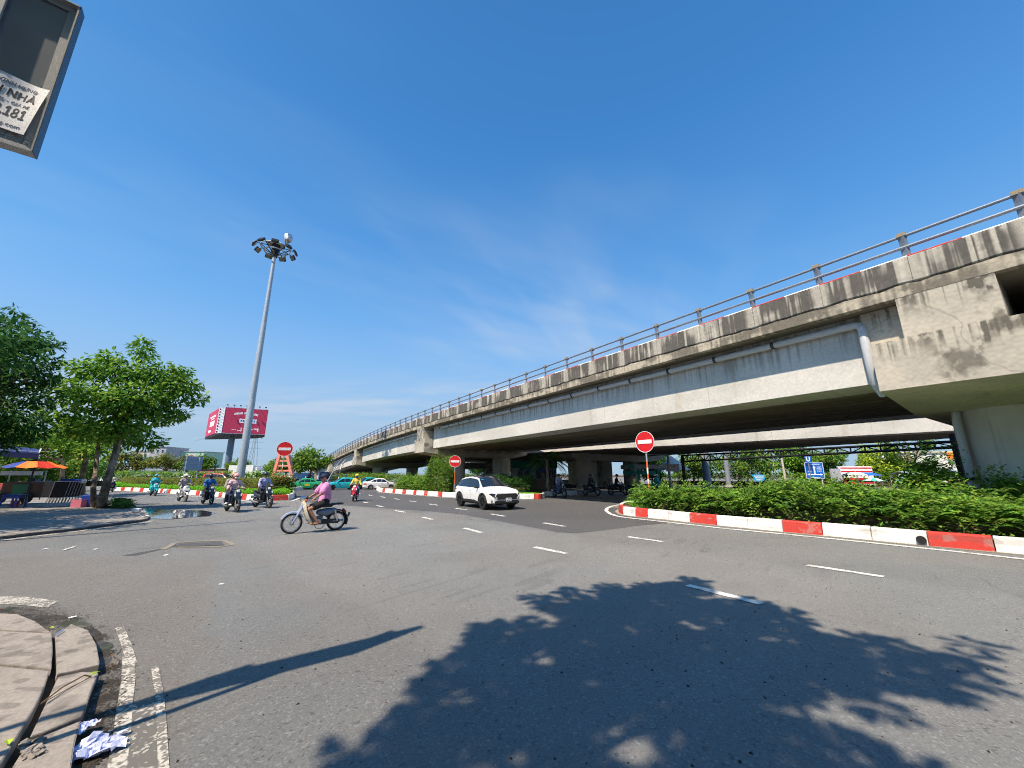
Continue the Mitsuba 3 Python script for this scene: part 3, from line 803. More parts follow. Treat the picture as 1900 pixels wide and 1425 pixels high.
def pier(a, b):
    root = newkey('pier', via)
    c = (a + b) / 2
    # hammerhead: its underside falls from the tip towards the columns
    prof = [(14.90, 4.0), (18.2, 3.6), (26.2, 3.6), (28.0, 4.0), (28.0, 5.40), (14.90, 5.40)]
    put(newkey('cap', root), vsweep(a, b, prof, 4), 'pier_concrete')
    hw = 0.92
    put(newkey('upright', root), vsweep(c - hw, c + hw, [(14.93, 5.40), (27.9, 5.40), (27.9, 6.60), (14.93, 6.60)], 4), 'pier_concrete')
    for n in (19.1, 25.2):
        p = V(c - .2, n, 0.0)
        top = 3.62 - float(drop(c))
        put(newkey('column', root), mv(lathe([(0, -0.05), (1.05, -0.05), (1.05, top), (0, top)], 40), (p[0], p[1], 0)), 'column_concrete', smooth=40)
    return root


for a, b in piers: pier(a, b)
# drainpipe under the overhang: lengths with black couplings, elbow and fall at the near pier
sp = np.concatenate([np.arange(3.9, 39.0, 2.2)])
for i in range(len(sp) - 1):
    k = part(via, 'drainpipe', tube([V(sp[i] + .02, 15.62, 6.32), V(sp[i + 1] - .02, 15.62, 6.32)], 0.115, 12), colour('pipe_grey'), smooth=40)
    part(k, 'coupling', tube([V(sp[i + 1] - .05, 15.62, 6.32), V(sp[i + 1] + .05, 15.62, 6.32)], 0.135, 12), colour('rubber_ring'), smooth=40)
part(via, 'drainpipe', tube([V(4.1, 15.62, 6.32), V(3.72, 15.62, 6.32), V(3.58, 15.6, 6.26), V(3.53, 15.55, 6.1), V(3.52, 15.5, 5.6), V(3.51, 15.5, 5.0), V(3.50, 15.56, 4.35), V(3.45, 15.9, 4.05)], 0.12, 12), colour('pipe_grey'), smooth=40, label='pipe turning down at the near pier')
part(via, 'drainpipe', tube([V(2.3, 18.7, 3.8), V(2.42, 18.45, 3.6), V(2.45, 18.4, 3.3), V(2.45, 18.4, 0.2)], 0.10, 12), colour('pipe_grey'), smooth=40, label='downpipe on the near column')
for z in (1.5,): part(via, 'pipe_clamp', mv(lathe([(0, 0), (.17, 0), (.17, .08), (0, .08)], 12), tuple(V(2.45, 18.4, z))), colour('dark_iron'))
sp = np.arange(42.8, 70, 2.2)
part(via, 'drainpipe', tube(V(sp, 15.62, 6.32), 0.11, 8), colour('pipe_grey'), smooth=40)
sp = np.arange(74, 97, 2.2)
part(via, 'drainpipe', tube(V(sp, 15.62, 6.32), 0.11, 8), colour('pipe_grey'), smooth=40)

# ---------------------------------------------------------------- second viaduct behind the first, a strip of sun between them
via2 = thing('rear_viaduct', 'second concrete viaduct in the shade behind the first', 'viaduct')
FA, FB = np.array([33.0, 19.6]), np.array([6.4, 46.2])
dA = (FB - FA) / np.linalg.norm(FB - FA)
R0, R1 = np.array([39.2, 16.0]), np.array([13.8, 91.9])
P2 = [FA, FB, FB + dA * 30, R1 + (-20, 31), R1, R0]
part(via2, 'deck', prism(P2, 6.1, 7.0), 'soffit_concrete')
FE = FB + dA * 30
for k in range(9):
    t = k / 8
    a, b = FA * (1 - t) + R0 * t, FE * (1 - t) + (R1 + (-20, 31)) * t
    q = (b - a) / np.linalg.norm(b - a)
    nn = np.array([q[1], -q[0]])
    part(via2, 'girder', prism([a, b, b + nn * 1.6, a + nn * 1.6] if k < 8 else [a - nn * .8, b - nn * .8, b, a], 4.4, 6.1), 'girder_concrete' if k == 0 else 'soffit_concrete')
part(via2, 'parapet', prism([FA, FE, FE + (0.2, 0.2), FA + (0.2, 0.2)], 7.0, 7.9), 'edge_concrete')
for (u, n) in ((38.4, 36.6), (40.2, 42.4), (40.7, 48.5), (72, 35), (72, 42)):
    p = V(u, n, 0)
    part(via2, 'column', mv(lathe([(0, 0), (1.05, 0), (1.05, 4.6), (0, 4.6)], 28), (p[0], p[1], 0)), 'pier_concrete', smooth=40)
for u0 in (39.4, 72.0):
    part(via2, 'pier_cap', vsweep(u0 - 1.5, u0 + 1.5, [(34.2, 3.9), (36, 3.55), (49, 3.55), (53, 4.0), (53, 4.6), (34.2, 4.6)], 4), 'pier_concrete')


# ---------------------------------------------------------------- leaves
def unit(a): return a / (np.linalg.norm(a, axis=-1, keepdims=True) + 1e-12)


def leaf_mesh(pos, axis, nrm, length, width, col, six=False):
    """folded leaves; one colour per leaf"""
    axis = unit(axis)
    side = unit(np.cross(axis, nrm))
    n = np.cross(side, axis)
    L, W = np.broadcast_to(length, len(pos))[:, None], np.broadcast_to(width, len(pos))[:, None]
    if six:
        pts = [pos, pos + axis * L * .45 + side * W * .36 - n * W * .08, pos + axis * L * .78 + side * W * .5 - n * W * .16, pos + axis * L - n * L * .12, pos + axis * L * .78 - side * W * .5 - n * W * .16, pos + axis * L * .45 - side * W * .36 - n * W * .08]
        tri = [(0, 1, 5), (1, 2, 5), (2, 4, 5), (2, 3, 4)]
    else:
        pts = [pos, pos + axis * L * .5 + side * W * .5 - n * W * .15, pos + axis * L - n * L * .15, pos + axis * L * .5 - side * W * .5 - n * W * .15]
        tri = [(0, 1, 2), (0, 2, 3)]
    k = len(pts)
    Vv = np.stack(pts, 1).reshape(-1, 3)
    F = (np.arange(len(pos))[:, None, None] * k + np.array(tri)[None]).reshape(-1, 3)
    return (Vv, F, np.repeat(col, k, 0))


def join_leaves(ls):
    off, V_, F_, C_ = 0, [], [], []
    for v, f, c in ls:
        V_.append(v); F_.append(f + off); C_.append(c)
        off += len(v)
    return tm(np.vstack(V_), np.vstack(F_)), np.vstack(C_)


GREENS = dict(
    bright=[(0.085, 0.165, 0.022), (0.060, 0.125, 0.018), (0.130, 0.200, 0.030), (0.045, 0.100, 0.018)],
    mid=[(0.050, 0.110, 0.018), (0.035, 0.085, 0.015), (0.080, 0.145, 0.025), (0.11, 0.13, 0.03)],
    dark=[(0.022, 0.060, 0.016), (0.030, 0.075, 0.018), (0.016, 0.046, 0.014), (0.05, 0.10, 0.025)],
    hedge=[(0.085, 0.175, 0.026), (0.060, 0.130, 0.022), (0.125, 0.205, 0.032), (0.040, 0.085, 0.018), (0.10, 0.15, 0.03)],
    low=[(0.085, 0.22, 0.018), (0.065, 0.18, 0.015), (0.11, 0.24, 0.02)],
    olive=[(0.075, 0.105, 0.020), (0.055, 0.085, 0.018), (0.10, 0.11, 0.028), (0.10, 0.075, 0.03)],
    lime=[(0.15, 0.20, 0.02), (0.20, 0.24, 0.03), (0.10, 0.16, 0.02)])


def tints(rng, n, pal):
    p = np.array(GREENS[pal])
    return 2.35 * p[rng.integers(0, len(p), n)] * rng.uniform(0.75, 1.25, (n, 1))


def clump(rng, c, r, n, L, W, pal, squash=0.75, droop=0.35, six=False):
    """leaves spread through a ragged ball, most of them near its skin, pointing outward and down"""
    d = unit(rng.normal(size=(n, 3)))
    rag = 0.72 + 0.5 * meshkit.noise(d * 2.3 + np.asarray(c) * 1.7, 3)
    rad = r * rag * rng.random(n) ** 0.42
    pos = np.asarray(c) + d * rad[:, None] * [1, 1, squash]
    ax = d * [1, 1, .4] + rng.normal(size=(n, 3)) * 0.55 - [0, 0, droop]
    nr = np.array([0, 0, 1.0]) + d * 0.5 + rng.normal(size=(n, 3)) * 0.45
    return leaf_mesh(pos, ax, nr, L * rng.uniform(.7, 1.25, n), W * rng.uniform(.75, 1.2, n), tints(rng, n, pal), six)


def limb(rng, p, q, r0, r1, bend=0.12, n=7):
    p, q = np.asarray(p, float), np.asarray(q, float)
    t = np.linspace(0, 1, n)[:, None]
    L = np.linalg.norm(q - p)
    w = np.cumsum(rng.normal(size=(n, 3)) * bend * L / n, 0) * np.sin(t * PI)
    return tube(p + (q - p) * t + w, r0 + (r1 - r0) * t[:, 0], 8)


def tree(name, label, base, trunks, clumps, per, L, W, pal, seed, group=None, r0=0.16, limbs=True, six=False, squash=.75, catg='tree'):
    """trunks: lists of points; clumps: (centre, radius); limbs run from the last trunk's end to every clump"""
    rng = np.random.default_rng(seed)
    root = thing(name, label, catg, group)
    fork = np.asarray(trunks[0][-1], float)
    for i, t in enumerate(trunks):
        t = np.asarray(t, float)
        rr = np.linspace(r0, r0 * .6, len(t)) * (1 if i == 0 else .65)
        rr[0] *= 1.25
        part(root, 'trunk', tube(t, rr, 10), 'bark', smooth=50)
    if limbs:
        ms = [limb(rng, fork - [0, 0, rng.uniform(0, .4)], np.asarray(c) * .85 + fork * .15, r0 * .42, r0 * .08) for c, r in clumps]
        part(root, 'limbs', ms, 'bark', smooth=50)
    ls = [clump(rng, c, r, max(20, int(per * r * r)), L, W, pal, squash, six=six) for c, r in clumps]
    m, col = join_leaves(ls)
    part(root, 'crown', m, 'leaf', color=col)
    return root


def blobs(seed, c, rx, rz, n, r):
    """clump centres filling an uneven crown"""
    rng = np.random.default_rng(seed)
    out = []
    for _ in range(n):
        d = unit(rng.normal(size=3))
        k = rng.random() ** .4
        out.append((np.asarray(c) + d * k * [rx, rx, rz], r * rng.uniform(.65, 1.2)))
    return out


# ---------------------------------------------------------------- street trees on the left pavement
B = [((-19.24, 19.30, 7.92), .62), ((-19.45, 19.30, 8.51), .40), ((-19.37, 19.00, 6.68), 1.1), ((-18.28, 19.60, 6.75), 1.1), ((-20.36, 18.60, 6.82), .9), ((-21.41, 18.60, 6.74), .75), ((-21.72, 18.40, 5.71), .9), ((-20.10, 18.20, 5.32), 1.1),
     ((-18.93, 18.40, 5.18), 1.2), ((-18.28, 19.00, 5.40), 1.2), ((-17.68, 19.80, 6.02), 1.0), ((-17.28, 20.20, 6.31), .65), ((-16.78, 20.20, 5.52), .45), ((-16.28, 20.30, 5.78), .22), ((-21.87, 18.60, 4.63), .8), ((-21.14, 19.00, 3.95), .95),
     ((-19.27, 18.60, 3.90), 1.0), ((-18.53, 19.00, 4.11), 1.0), ((-18.05, 19.80, 4.77), .85), ((-17.49, 20.20, 4.77), .55), ((-19.06, 20.50, 3.39), .7), ((-20.34, 20.50, 3.56), .8), ((-22.75, 21.50, 3.13), .8), ((-24.22, 21.50, 3.13), .7), ((-24.13, 20.50, 3.56), .6), ((-17.77, 20.20, 7.06), .5), ((-20.31, 18.80, 7.47), .5)]
bt = (-20.51, 20.24, 0.00)
tree('street_tree', 'leafy green tree with a leaning bare trunk at the pavement corner', None,
     [[bt, (-18.93, 18.70, 1.07), (-19.08, 18.90, 2.06), (-19.13, 19.00, 2.83), (-19.19, 19.00, 3.74), (-19.26, 19.00, 4.54)], [(-21.34, 20.73, 0.00), (-19.50, 18.70, 1.07), (-20.01, 19.10, 1.94), (-20.22, 19.20, 2.58), (-20.41, 19.30, 3.37)]],
     B, 430, .31, .13, 'bright', 11, r0=0.17)
TA = [((-21.22, 15.60, 8.03), .55), ((-21.46, 15.60, 8.52), .3), ((-20.30, 15.40, 7.27), .75), ((-20.80, 15.20, 6.75), .95), ((-19.71, 15.40, 6.94), .55), ((-19.13, 15.40, 6.94), .30), ((-18.99, 15.40, 6.28), .38), ((-19.99, 15.60, 5.97), .8), ((-20.24, 15.20, 5.45), 1.0),
      ((-19.65, 15.80, 4.84), .8), ((-19.56, 15.00, 3.89), 1.0), ((-19.08, 15.40, 3.45), .75), ((-21.88, 15.20, 6.52), 1.3), ((-20.81, 14.50, 4.16), 1.5), ((-19.42, 15.80, 5.65), .45), ((-19.41, 15.20, 3.01), .55), ((-19.99, 14.80, 2.87), .9), ((-23.14, 15.00, 5.89), 1.6), ((-21.50, 14.00, 3.58), 1.6), ((-21.89, 15.40, 7.90), .5)]
tree('street_tree', 'tall dark tree at the left edge over the stall roof', None, [[(-21.5, 14.6, 0.1), (-21.2, 14.7, 2.2), (-20.59, 15.30, 3.33), (-20.58, 15.30, 5.07)]], TA, 620, .25, .085, 'dark', 12, r0=.2)
tree('palm_trunk_tree', 'ringed grey palm-like trunk behind the parked silver car', None, [[(-38.06, 35.57, 0.00), (-35.04, 32.50, 1.71), (-35.17, 32.60, 3.01), (-35.28, 32.60, 4.56)]], blobs(3, (-35.50, 32.60, 5.23), 1.9, 1.3, 9, 1.0), 260, .45, .16, 'mid', 13, r0=.23)
tree('street_tree', 'slim tree behind the stacked chairs on the left pavement', None, [[(-35.84, 32.02, 0.00), (-33.27, 29.50, 1.51), (-33.47, 29.50, 2.88)]], blobs(4, (-34.05, 29.50, 4.00), 2.4, 1.1, 11, 0.9), 260, .40, .15, 'mid', 14, r0=.17)
tree('street_tree', 'bushy tree behind the orange and blue umbrella', None, [[(-40.5, 30.5, 0.1), (-40.3, 30.5, 4)]], blobs(5, (-40.0, 30.5, 5.2), 3.2, 1.6, 14, 1.1), 200, .40, .15, 'mid', 15, r0=.2)
# the trees to the left of the frame whose shade lies over the cafe pavement
tree('street_tree', 'spreading tree beyond the left edge that shades the cafe pavement', None, [[(-21, 8.0, 0.1), (-20.8, 8.0, 3.6)]], blobs(6, (-20.5, 8.6, 5.8), 5.0, 1.0, 60, 1.25), 260, .34, .14, 'dark', 16, r0=.22)
tree('street_tree', 'second spreading tree further left along the cafe pavement', None, [[(-30, 11.5, 0.1), (-29.8, 11.5, 3.6)]], blobs(7, (-29, 12.2, 6.0), 5.0, 1.2, 34, 1.3), 170, .34, .14, 'dark', 17, r0=.22)

# ---------------------------------------------------------------- the broad-leaved tree above the camera (only its shadow is in the picture)
rng = np.random.default_rng(21)
shade = Polygon([(-2.6, 2.0), (-0.9, 2.55), (-1.25, 2.85), (-1.05, 3.15), (-0.8, 3.45), (-0.72, 4.3), (-0.5, 4.9), (0.35, 5.35), (0.15, 6.0), (0.55, 6.25), (1.6, 6.7), (2.9, 7.3), (3.35, 6.75), (3.0, 6.3), (3.9, 6.1), (3.6, 5.5), (3.35, 4.75), (4.1, 4.65), (4.95, 4.45),
                 (4.6, 3.95), (3.9, 3.45), (3.3, 3.35), (2.9, 3.05), (2.3, 3.0), (2.7, 2.6), (3.4, 2.6), (3.6, 1.6), (3.0, 0.0), (0.5, -1.2), (-2.2, -0.6)])
ov = thing('almond_tree', 'broad-leaved tree standing behind the viewer that casts the big leafy shadow', 'tree')
tips, ls = [], []
flecks = [(*(0.86, 2.93), .20), (*(1.27, 4.76), .16), (*(0.75, 4.47), .15), (*(-0.07, 2.88), .16), (*(0.30, 4.03), .16), (*(3.43, 4.58), .17), (*(3.40, 4.03), .18), (*(2.79, 4.51), .15), (*(2.43, 3.15), .26), (*(3.11, 3.45), .18), (*(-0.41, 3.79), .14), (*(2.82, 5.87), .15), (*(2.01, 4.89), .12), (*(0.46, 3.01), .14), (*(3.67, 3.65), .16)]
minx, miny, maxx, maxy = shade.bounds
while len(tips) < 560:
    q = np.array([rng.uniform(minx, maxx), rng.uniform(miny, maxy)])
    if not shade.buffer(-0.13).contains(Point(q)) or any((q[0] - a) ** 2 + (q[1] - b) ** 2 < r * r for a, b, r in flecks): continue
    z = 8.15 + 0.7 * rng.random() - 0.12 * max(0, 3 - q[1])
    tips.append((*(q - z * np.array([0.431, 0.552])), z))
tips = np.array(tips)
back = np.c_[rng.uniform(-7.5, 4.5, 330), rng.uniform(-8.5, -2.7, 330), rng.uniform(6.6, 9.2, 330)]  # unseen extra crown added behind the camera to cut sky light
inner = shade.buffer(-.55)
for a, b, r in flecks: inner = inner.difference(Point(a, b).buffer(r + .10))
fill = []
while len(fill) < 520:
    q = np.array([rng.uniform(minx, maxx), rng.uniform(miny, maxy)])
    if inner.contains(Point(q)): fill.append((*(q - (zz := rng.uniform(7.5, 8.6)) * np.array([0.431, 0.552])), zz))
fill = np.array(fill)
fill = fill[(fill[:, 2] - 1.65) > 1.75 * np.maximum(fill[:, 1], 0) + 0.2]
for p in np.vstack([tips, back, fill]):
    n = rng.integers(7, 11)
    a = rng.uniform(0, 2 * PI) + np.arange(n) * 2 * PI / n + rng.normal(size=n) * .2
    ax = np.stack([np.cos(a), np.sin(a), rng.normal(size=n) * .18 - .1], 1)
    ls.append(leaf_mesh(np.repeat(p[None], n, 0) + ax * .02, ax, np.array([0, 0, 1.0]) + rng.normal(size=(n, 3)) * .15, rng.uniform(.18, .30, n), rng.uniform(.10, .145, n), tints(rng, n, 'mid'), True))
m, col = join_leaves(ls)
base = np.array([-3.3, -1.6, 0.0])
fork = np.array([-2.6, -1.0, 6.6])
part(ov, 'trunk', tube([base, base + (.1, .1, 2.5), (-2.9, -1.2, 5), fork], [.24, .19, .16, .13], 10), 'bark', smooth=50)
cen = [tips[i::14].mean(0) * .4 + tips[i * 20] * .6 for i in range(14)]
part(ov, 'limbs', [limb(rng, fork, c, .06, .02) for c in cen] + [limb(rng, cen[int(np.argmin([np.linalg.norm(c - t) for c in cen]))], t - (0, 0, .03), .018, .006, .1, 4) for t in tips[::2]], 'bark', smooth=50)
part(ov, 'crown', m, 'leaf', color=col)


# ---------------------------------------------------------------- hedges and shrubs
def hedge(name, label, poly, z0, h, n, L, W, pal, seed, core=True, rough=.3, catg='hedge', sprigs=0, pitch=1.3, fronds=0):
    rng = np.random.default_rng(seed)
    P = poly if hasattr(poly, 'exterior') else Polygon(poly)
    root = thing(name, label, catg)
    x0, y0, x1, y1 = P.bounds

    def top(xy):
        return h * (1 - rough + 2 * rough * meshkit.fbm(np.c_[xy * pitch, xy[:, :1] * 0 + seed], 3, seed))
    pts = np.zeros((0, 2))
    while len(pts) < n:
        q = np.c_[rng.uniform(x0, x1, n), rng.uniform(y0, y1, n)]
        pts = np.vstack([pts, q[shapely.contains_xy(P, q[:, 0], q[:, 1])]])
    pts = pts[:n]
    dist = shapely.distance(P.exterior, shapely.points(pts))
    rim = np.clip(dist / 0.35, 0, 1) ** .5
    t = top(pts) * (0.72 + 0.28 * rim)
    u = np.where(dist < 0.35, rng.random(n), 1 - 0.45 * rng.random(n) ** 1.6)
    pos = np.c_[pts + rng.normal(size=(n, 2)) * .07, z0 + t * u]
    ax = rng.normal(size=(n, 3)) * [.9, .9, .35] + [0, 0, .10]
    nr = np.array([0, -.15, 1.0]) + rng.normal(size=(n, 3)) * .38
    # leaves in flat sprays: neighbours share a direction
    spray = meshkit.noise(np.c_[pts * 3.1, pos[:, 2:] * 6], 5) * 2 * PI * 2
    ax[:, 0] += .9 * np.cos(spray)
    ax[:, 1] += .9 * np.sin(spray)
    m1 = leaf_mesh(pos, ax, nr, L * rng.uniform(.6, 1.3, n), W * rng.uniform(.7, 1.2, n), tints(rng, n, pal))
    allm = [m1]
    for _ in range(sprigs):
        i = rng.integers(0, n)
        p0 = np.array([*pts[i], z0 + t[i] * .8])
        k = rng.integers(9, 16)
        hgt = rng.uniform(.25, .6) * h
        lean = rng.normal(size=2) * .22
        s = np.linspace(0, 1, k)
        pp = p0 + np.c_[lean[0] * s, lean[1] * s, hgt * s]
        a = np.arange(k) * 2.4
        allm.append(leaf_mesh(pp, np.c_[np.cos(a), np.sin(a), .3 + s * .6], np.c_[-np.cos(a) * .4, -np.sin(a) * .4, np.ones(k)], L * (1.2 - .5 * s), W, tints(rng, k, pal)))
    for _ in range(fronds):
        # an arching twig with leaflets in two ranks
        i = rng.integers(0, n)
        a, l, k = rng.uniform(0, 2 * PI), rng.uniform(.35, .75), 11
        d = np.array([math.cos(a), math.sin(a), 0.0])
        s = np.linspace(.12, 1, k)
        p = np.array([*pts[i], z0 + t[i] * rng.uniform(.35, .95)]) + np.outer(s * l * .85, d) + np.outer((rng.uniform(.3, .9) * s - .75 * s ** 2) * l, [0, 0, 1])
        sd = np.cross(d, [0, 0, 1.0])
        c_ = np.repeat(tints(rng, 1, pal), k, 0) * rng.uniform(.85, 1.15, (k, 1))
        for sg in (-1, 1):
            allm.append(leaf_mesh(p, np.repeat((sd * sg + d * .45 + (0, 0, -.12))[None], k, 0) + rng.normal(size=(k, 3)) * .12, np.array([0, 0, 1.0]) - d * .25 + rng.normal(size=(k, 3)) * .15, .135 * np.sin(np.linspace(.9, 2.6, k)), .062, c_))
    m, col = join_leaves(allm)
    part(root, 'foliage', m, 'leaf', color=col)
    if core:  # solid filler added inside the hedge to block the view through it
        Q = P.buffer(-0.45)
        for g in (getattr(Q, 'geoms', None) or [Q]):
            if not g.is_empty: part(root, 'core_fill', prism(g, z0, z0 + h * .34), mat('core_brown', (0.11, 0.085, 0.05), 0.9, spec=0))
    return root


RH = Polygon([(5.64, 17.76), (6.33, 16.53), (6.97, 15.56), (7.88, 13.63), (9.10, 12.03), (9.86, 10.95), (10.36, 10.29), (11.06, 9.49), (11.60, 8.88), (13.4, 5.6), (16.5, 2.0), (18.0, 4.5), (14.6, 9.4), (12.2, 12.2), (9.0, 16.2), (7.2, 19.2), (6.2, 20.3), (5.75, 19.6)]).buffer(-.1)
hedge('shrub_hedge', 'dense green shrubs along the red and white kerb under the near viaduct', RH, .22, .96, 22000, .15, .066, 'hedge', 31, rough=.60, sprigs=450, pitch=.62, fronds=2400)
hedge('grass_patch', 'short bright green groundcover at the tip of the near island', [(5.91, 21.41), (6.52, 22.52), (7.08, 21.77), (6.69, 18.39), (6.01, 17.89), (5.56, 18.92)], .24, .10, 2500, .07, .03, 'low', 32, core=False, catg='groundcover')
hedge('tall_shrub', 'tall leafy shrub beside the black gantry leg', Polygon([(11.7, 11.7), (12.5, 11.2), (13.2, 11.8), (12.7, 12.6), (11.9, 12.5)]), .22, 1.75, 3600, .15, .07, 'bright', 33, rough=.22, catg='shrub', sprigs=50)
hedge('tall_shrub', 'tall leafy shrub just left of the grey downpipe', Polygon([(13.0, 11.0), (13.6, 10.4), (14.2, 11.0), (13.6, 11.7)]), .22, 1.25, 2200, .15, .07, 'hedge', 34, rough=.22, catg='shrub', sprigs=40)
hedge('tall_shrub', 'low yellow-flecked shrub at the right end of the kerb', Polygon([(11.4, 8.0), (13.2, 5.9), (14.4, 6.6), (12.5, 8.8)]), .22, 1.2, 3600, .16, .06, 'lime', 35, rough=.25, catg='shrub', sprigs=60)
MH = Polygon([(-13.79, 42.69), (-11.52, 40.02), (-9.58, 37.66), (-7.55, 35.27), (-6.6, 36.0), (-9.5, 41), (-13.3, 41)]).buffer(-.15)
hedge('clipped_hedge', 'low mounded hedge at the left end of the middle island', MH, .26, 1.15, 11000, .17, .085, 'hedge', 36, rough=.25, sprigs=90, fronds=300)
MB = Polygon([(-8.13, 36.17), (-6.59, 34.24), (-5.15, 32.67), (-4.9, 34.0), (-5.2, 36.5), (-7.6, 37.5)]).buffer(-.1)
hedge('big_bush', 'big loose green bush behind the middle no-entry sign', MB, .26, 2.35, 9000, .20, .095, 'mid', 37, rough=.22, catg='bush', sprigs=120, pitch=.8)
hedge('grass_strip', 'strip of mown green grass beside the white car', Polygon([(-4.48, 31.09), (-2.81, 30.07), (1.94, 29.12), (2.25, 31.24), (0.5, 31), (-3.5, 32)]), .26, .09, 9000, .09, .035, 'low', 38, core=False, catg='grass')
hedge('shade_hedge', 'dark clipped hedge under the viaduct behind the white car', Polygon([(-2.2, 33.0), (1.2, 30.6), (2.2, 32.5), (-1, 36)]), .26, 1.25, 7000, .15, .07, 'dark', 39)
low = Polygon(L_BASE).buffer(-.34).difference(Polygon(L_BASE).buffer(-1.25))
front = Polygon([(-75, 20), (-5, 20), (-5, 38), (-24, 43), (-40, 62), (-75, 66)])
low = max((getattr(low.intersection(front), 'geoms', None) or [low.intersection(front)]), key=lambda g: g.area)
hedge('border_hedge', 'low bright green clipped border hedge along the roundabout kerb', low, .28, .42, 26000, .15, .075, 'low', 40, rough=.12)
hi = Polygon(L_BASE).buffer(-1.35).difference(Polygon(L_BASE).buffer(-4.6)).intersection(front)
hi = max((getattr(hi, 'geoms', None) or [hi]), key=lambda g: g.area).difference(Point(-14.6, 29.5).buffer(3.4))
hi = max((getattr(hi, 'geoms', None) or [hi]), key=lambda g: g.area)
hedge('roundabout_hedge', 'taller olive green hedge behind the border on the roundabout', hi, .28, 1.02, 34000, .19, .09, 'olive', 41, rough=.16)
hedge('round_bush', 'round leafy bush at the foot of the left no-entry sign', Point(*(-17.66, 30.60, 0.71)[:2]).buffer(.95), .28, 1.15, 3600, .17, .08, 'olive', 42, rough=.22, catg='bush', sprigs=40)
hedge('tree_pit_plants', 'small dark plants round the leaning tree trunk', Polygon([(-20.08, 20.09), (-22.00, 22.52), (-20.18, 21.41), (-18.41, 19.78), (-18.30, 19.06)]), .07, .40, 1500, .17, .06, 'dark', 43, core=False, catg='plant')
hedge('far_hedge', 'bright green hedge beyond the roundabout road', Polygon([(-75, 62), (-38, 62), (-36, 64), (-75, 65)]), 0, 2.1, 6000, .45, .2, 'bright', 44, rough=.2)
hedge('verge_hedge', 'green verge plants around the viaduct columns in the distance', Polygon([(-28, 62), (-16, 50), (-13, 53), (-26, 70), (-33, 72)]), 0, 1.7, 7000, .3, .13, 'mid', 45, rough=.3)


def straps(name, label, base, n, L, seed, pal='dark', up=.8, w=.05, trunk=0.0, group=None):
    """rosette of long arching strap leaves"""
    rng = np.random.default_rng(seed)
    root = thing(name, label, 'plant', group)
    V_, F_, C_ = [], [], []
    b = np.asarray(base, float)
    for i in range(n):
        a, k = rng.uniform(0, 2 * PI), 6
        d = np.array([math.cos(a), math.sin(a), 0])
        s = np.linspace(0, 1, k)
        l = L * rng.uniform(.6, 1.1)
        e = up * rng.uniform(.6, 1.3)
        p = b + [0, 0, trunk] + np.outer(s * l * .75, d) + np.outer((e * s - .75 * s ** 2.2) * l, [0, 0, 1])
        sd = np.cross(d, [0, 0, 1]) * w
        wd = np.sin(np.clip(s * .92 + .08, 0, 1) * PI)[:, None] ** .6
        o = sum(len(x) for x in V_)
        V_.append(np.vstack([p + sd * wd, p - sd * wd]))
        F_ += [(o + j, o + j + 1, o + k + j + 1) for j in range(k - 1)] + [(o + j, o + k + j + 1, o + k + j) for j in range(k - 1)]
        C_.append(np.repeat(tints(rng, 1, pal), 2 * k, 0))
    part(root, 'leaves', tm(np.vstack(V_), F_), 'leaf', color=np.vstack(C_))
    if trunk: part(root, 'trunk', tube([b, b + (0, 0, trunk * .6), b + (0, 0, trunk)], [.10, .08, .07], 8), 'bark', smooth=50)
    return root


for i, (x, y, L, lb) in enumerate([(15.0, 10.2, 1.3, 'dark strappy plant nearest the downpipe under the near pier'), (16.0, 9.3, 1.7, 'dark strappy plant in front of the near column'), (17.3, 8.3, 1.4, 'dark strappy plant at the right edge under the pier'), (15.4, 8.6, 1.2, 'small strappy plant between hedge and near column')]):
    straps('strap_plant', lb, (x, y, .5), 46, L, 60 + i, up=1.25, w=.045)


def palm(name, label, base, h, n, L, seed):
    rng = np.random.default_rng(seed)
    root = thing(name, label, 'palm')
    b = np.asarray(base, float)
    part(root, 'trunk', tube([b, b + (.05, 0, h * .5), b + (.0, 0, h)], [.17, .13, .12], 10), 'bark', smooth=50)
    ls, st = [], []
    for i in range(n):
        a = i * 2.4 + rng.normal() * .2
        d = np.array([math.cos(a), math.sin(a), 0])
        e = rng.uniform(.25, 1.3)
        s = np.linspace(0, 1, 22)
        p = b + [0, 0, h] + np.outer(s * L * .8, d) + np.outer((e * s - 1.05 * s ** 2) * L * .8, [0, 0, 1])
        st.append(tube(p[::3], np.linspace(.025, .006, len(p[::3])), 5))
        sd = np.cross(d, [0, 0, 1])
        for sg in (-1, 1):
            ax = sd * sg + d * .5 + np.array([0, 0, -.45])
            ls.append(leaf_mesh(p[3:], np.repeat(ax[None], 19, 0), np.repeat(np.array([[0, 0, 1.0]]), 19, 0) + d * .2, L * .26 * np.sin(np.linspace(.5, 2.9, 19)) + .05, .05, tints(rng, 19, 'dark')))
    part(root, 'stalks', st, 'bark')
    m, col = join_leaves(ls)
    part(root, 'fronds', m, 'leaf', color=col)
    return root


palm('palm', 'dark feathery palm in the shade under the viaduct', (2.9, 33.0, .2), 2.6, 15, 2.6, 71)

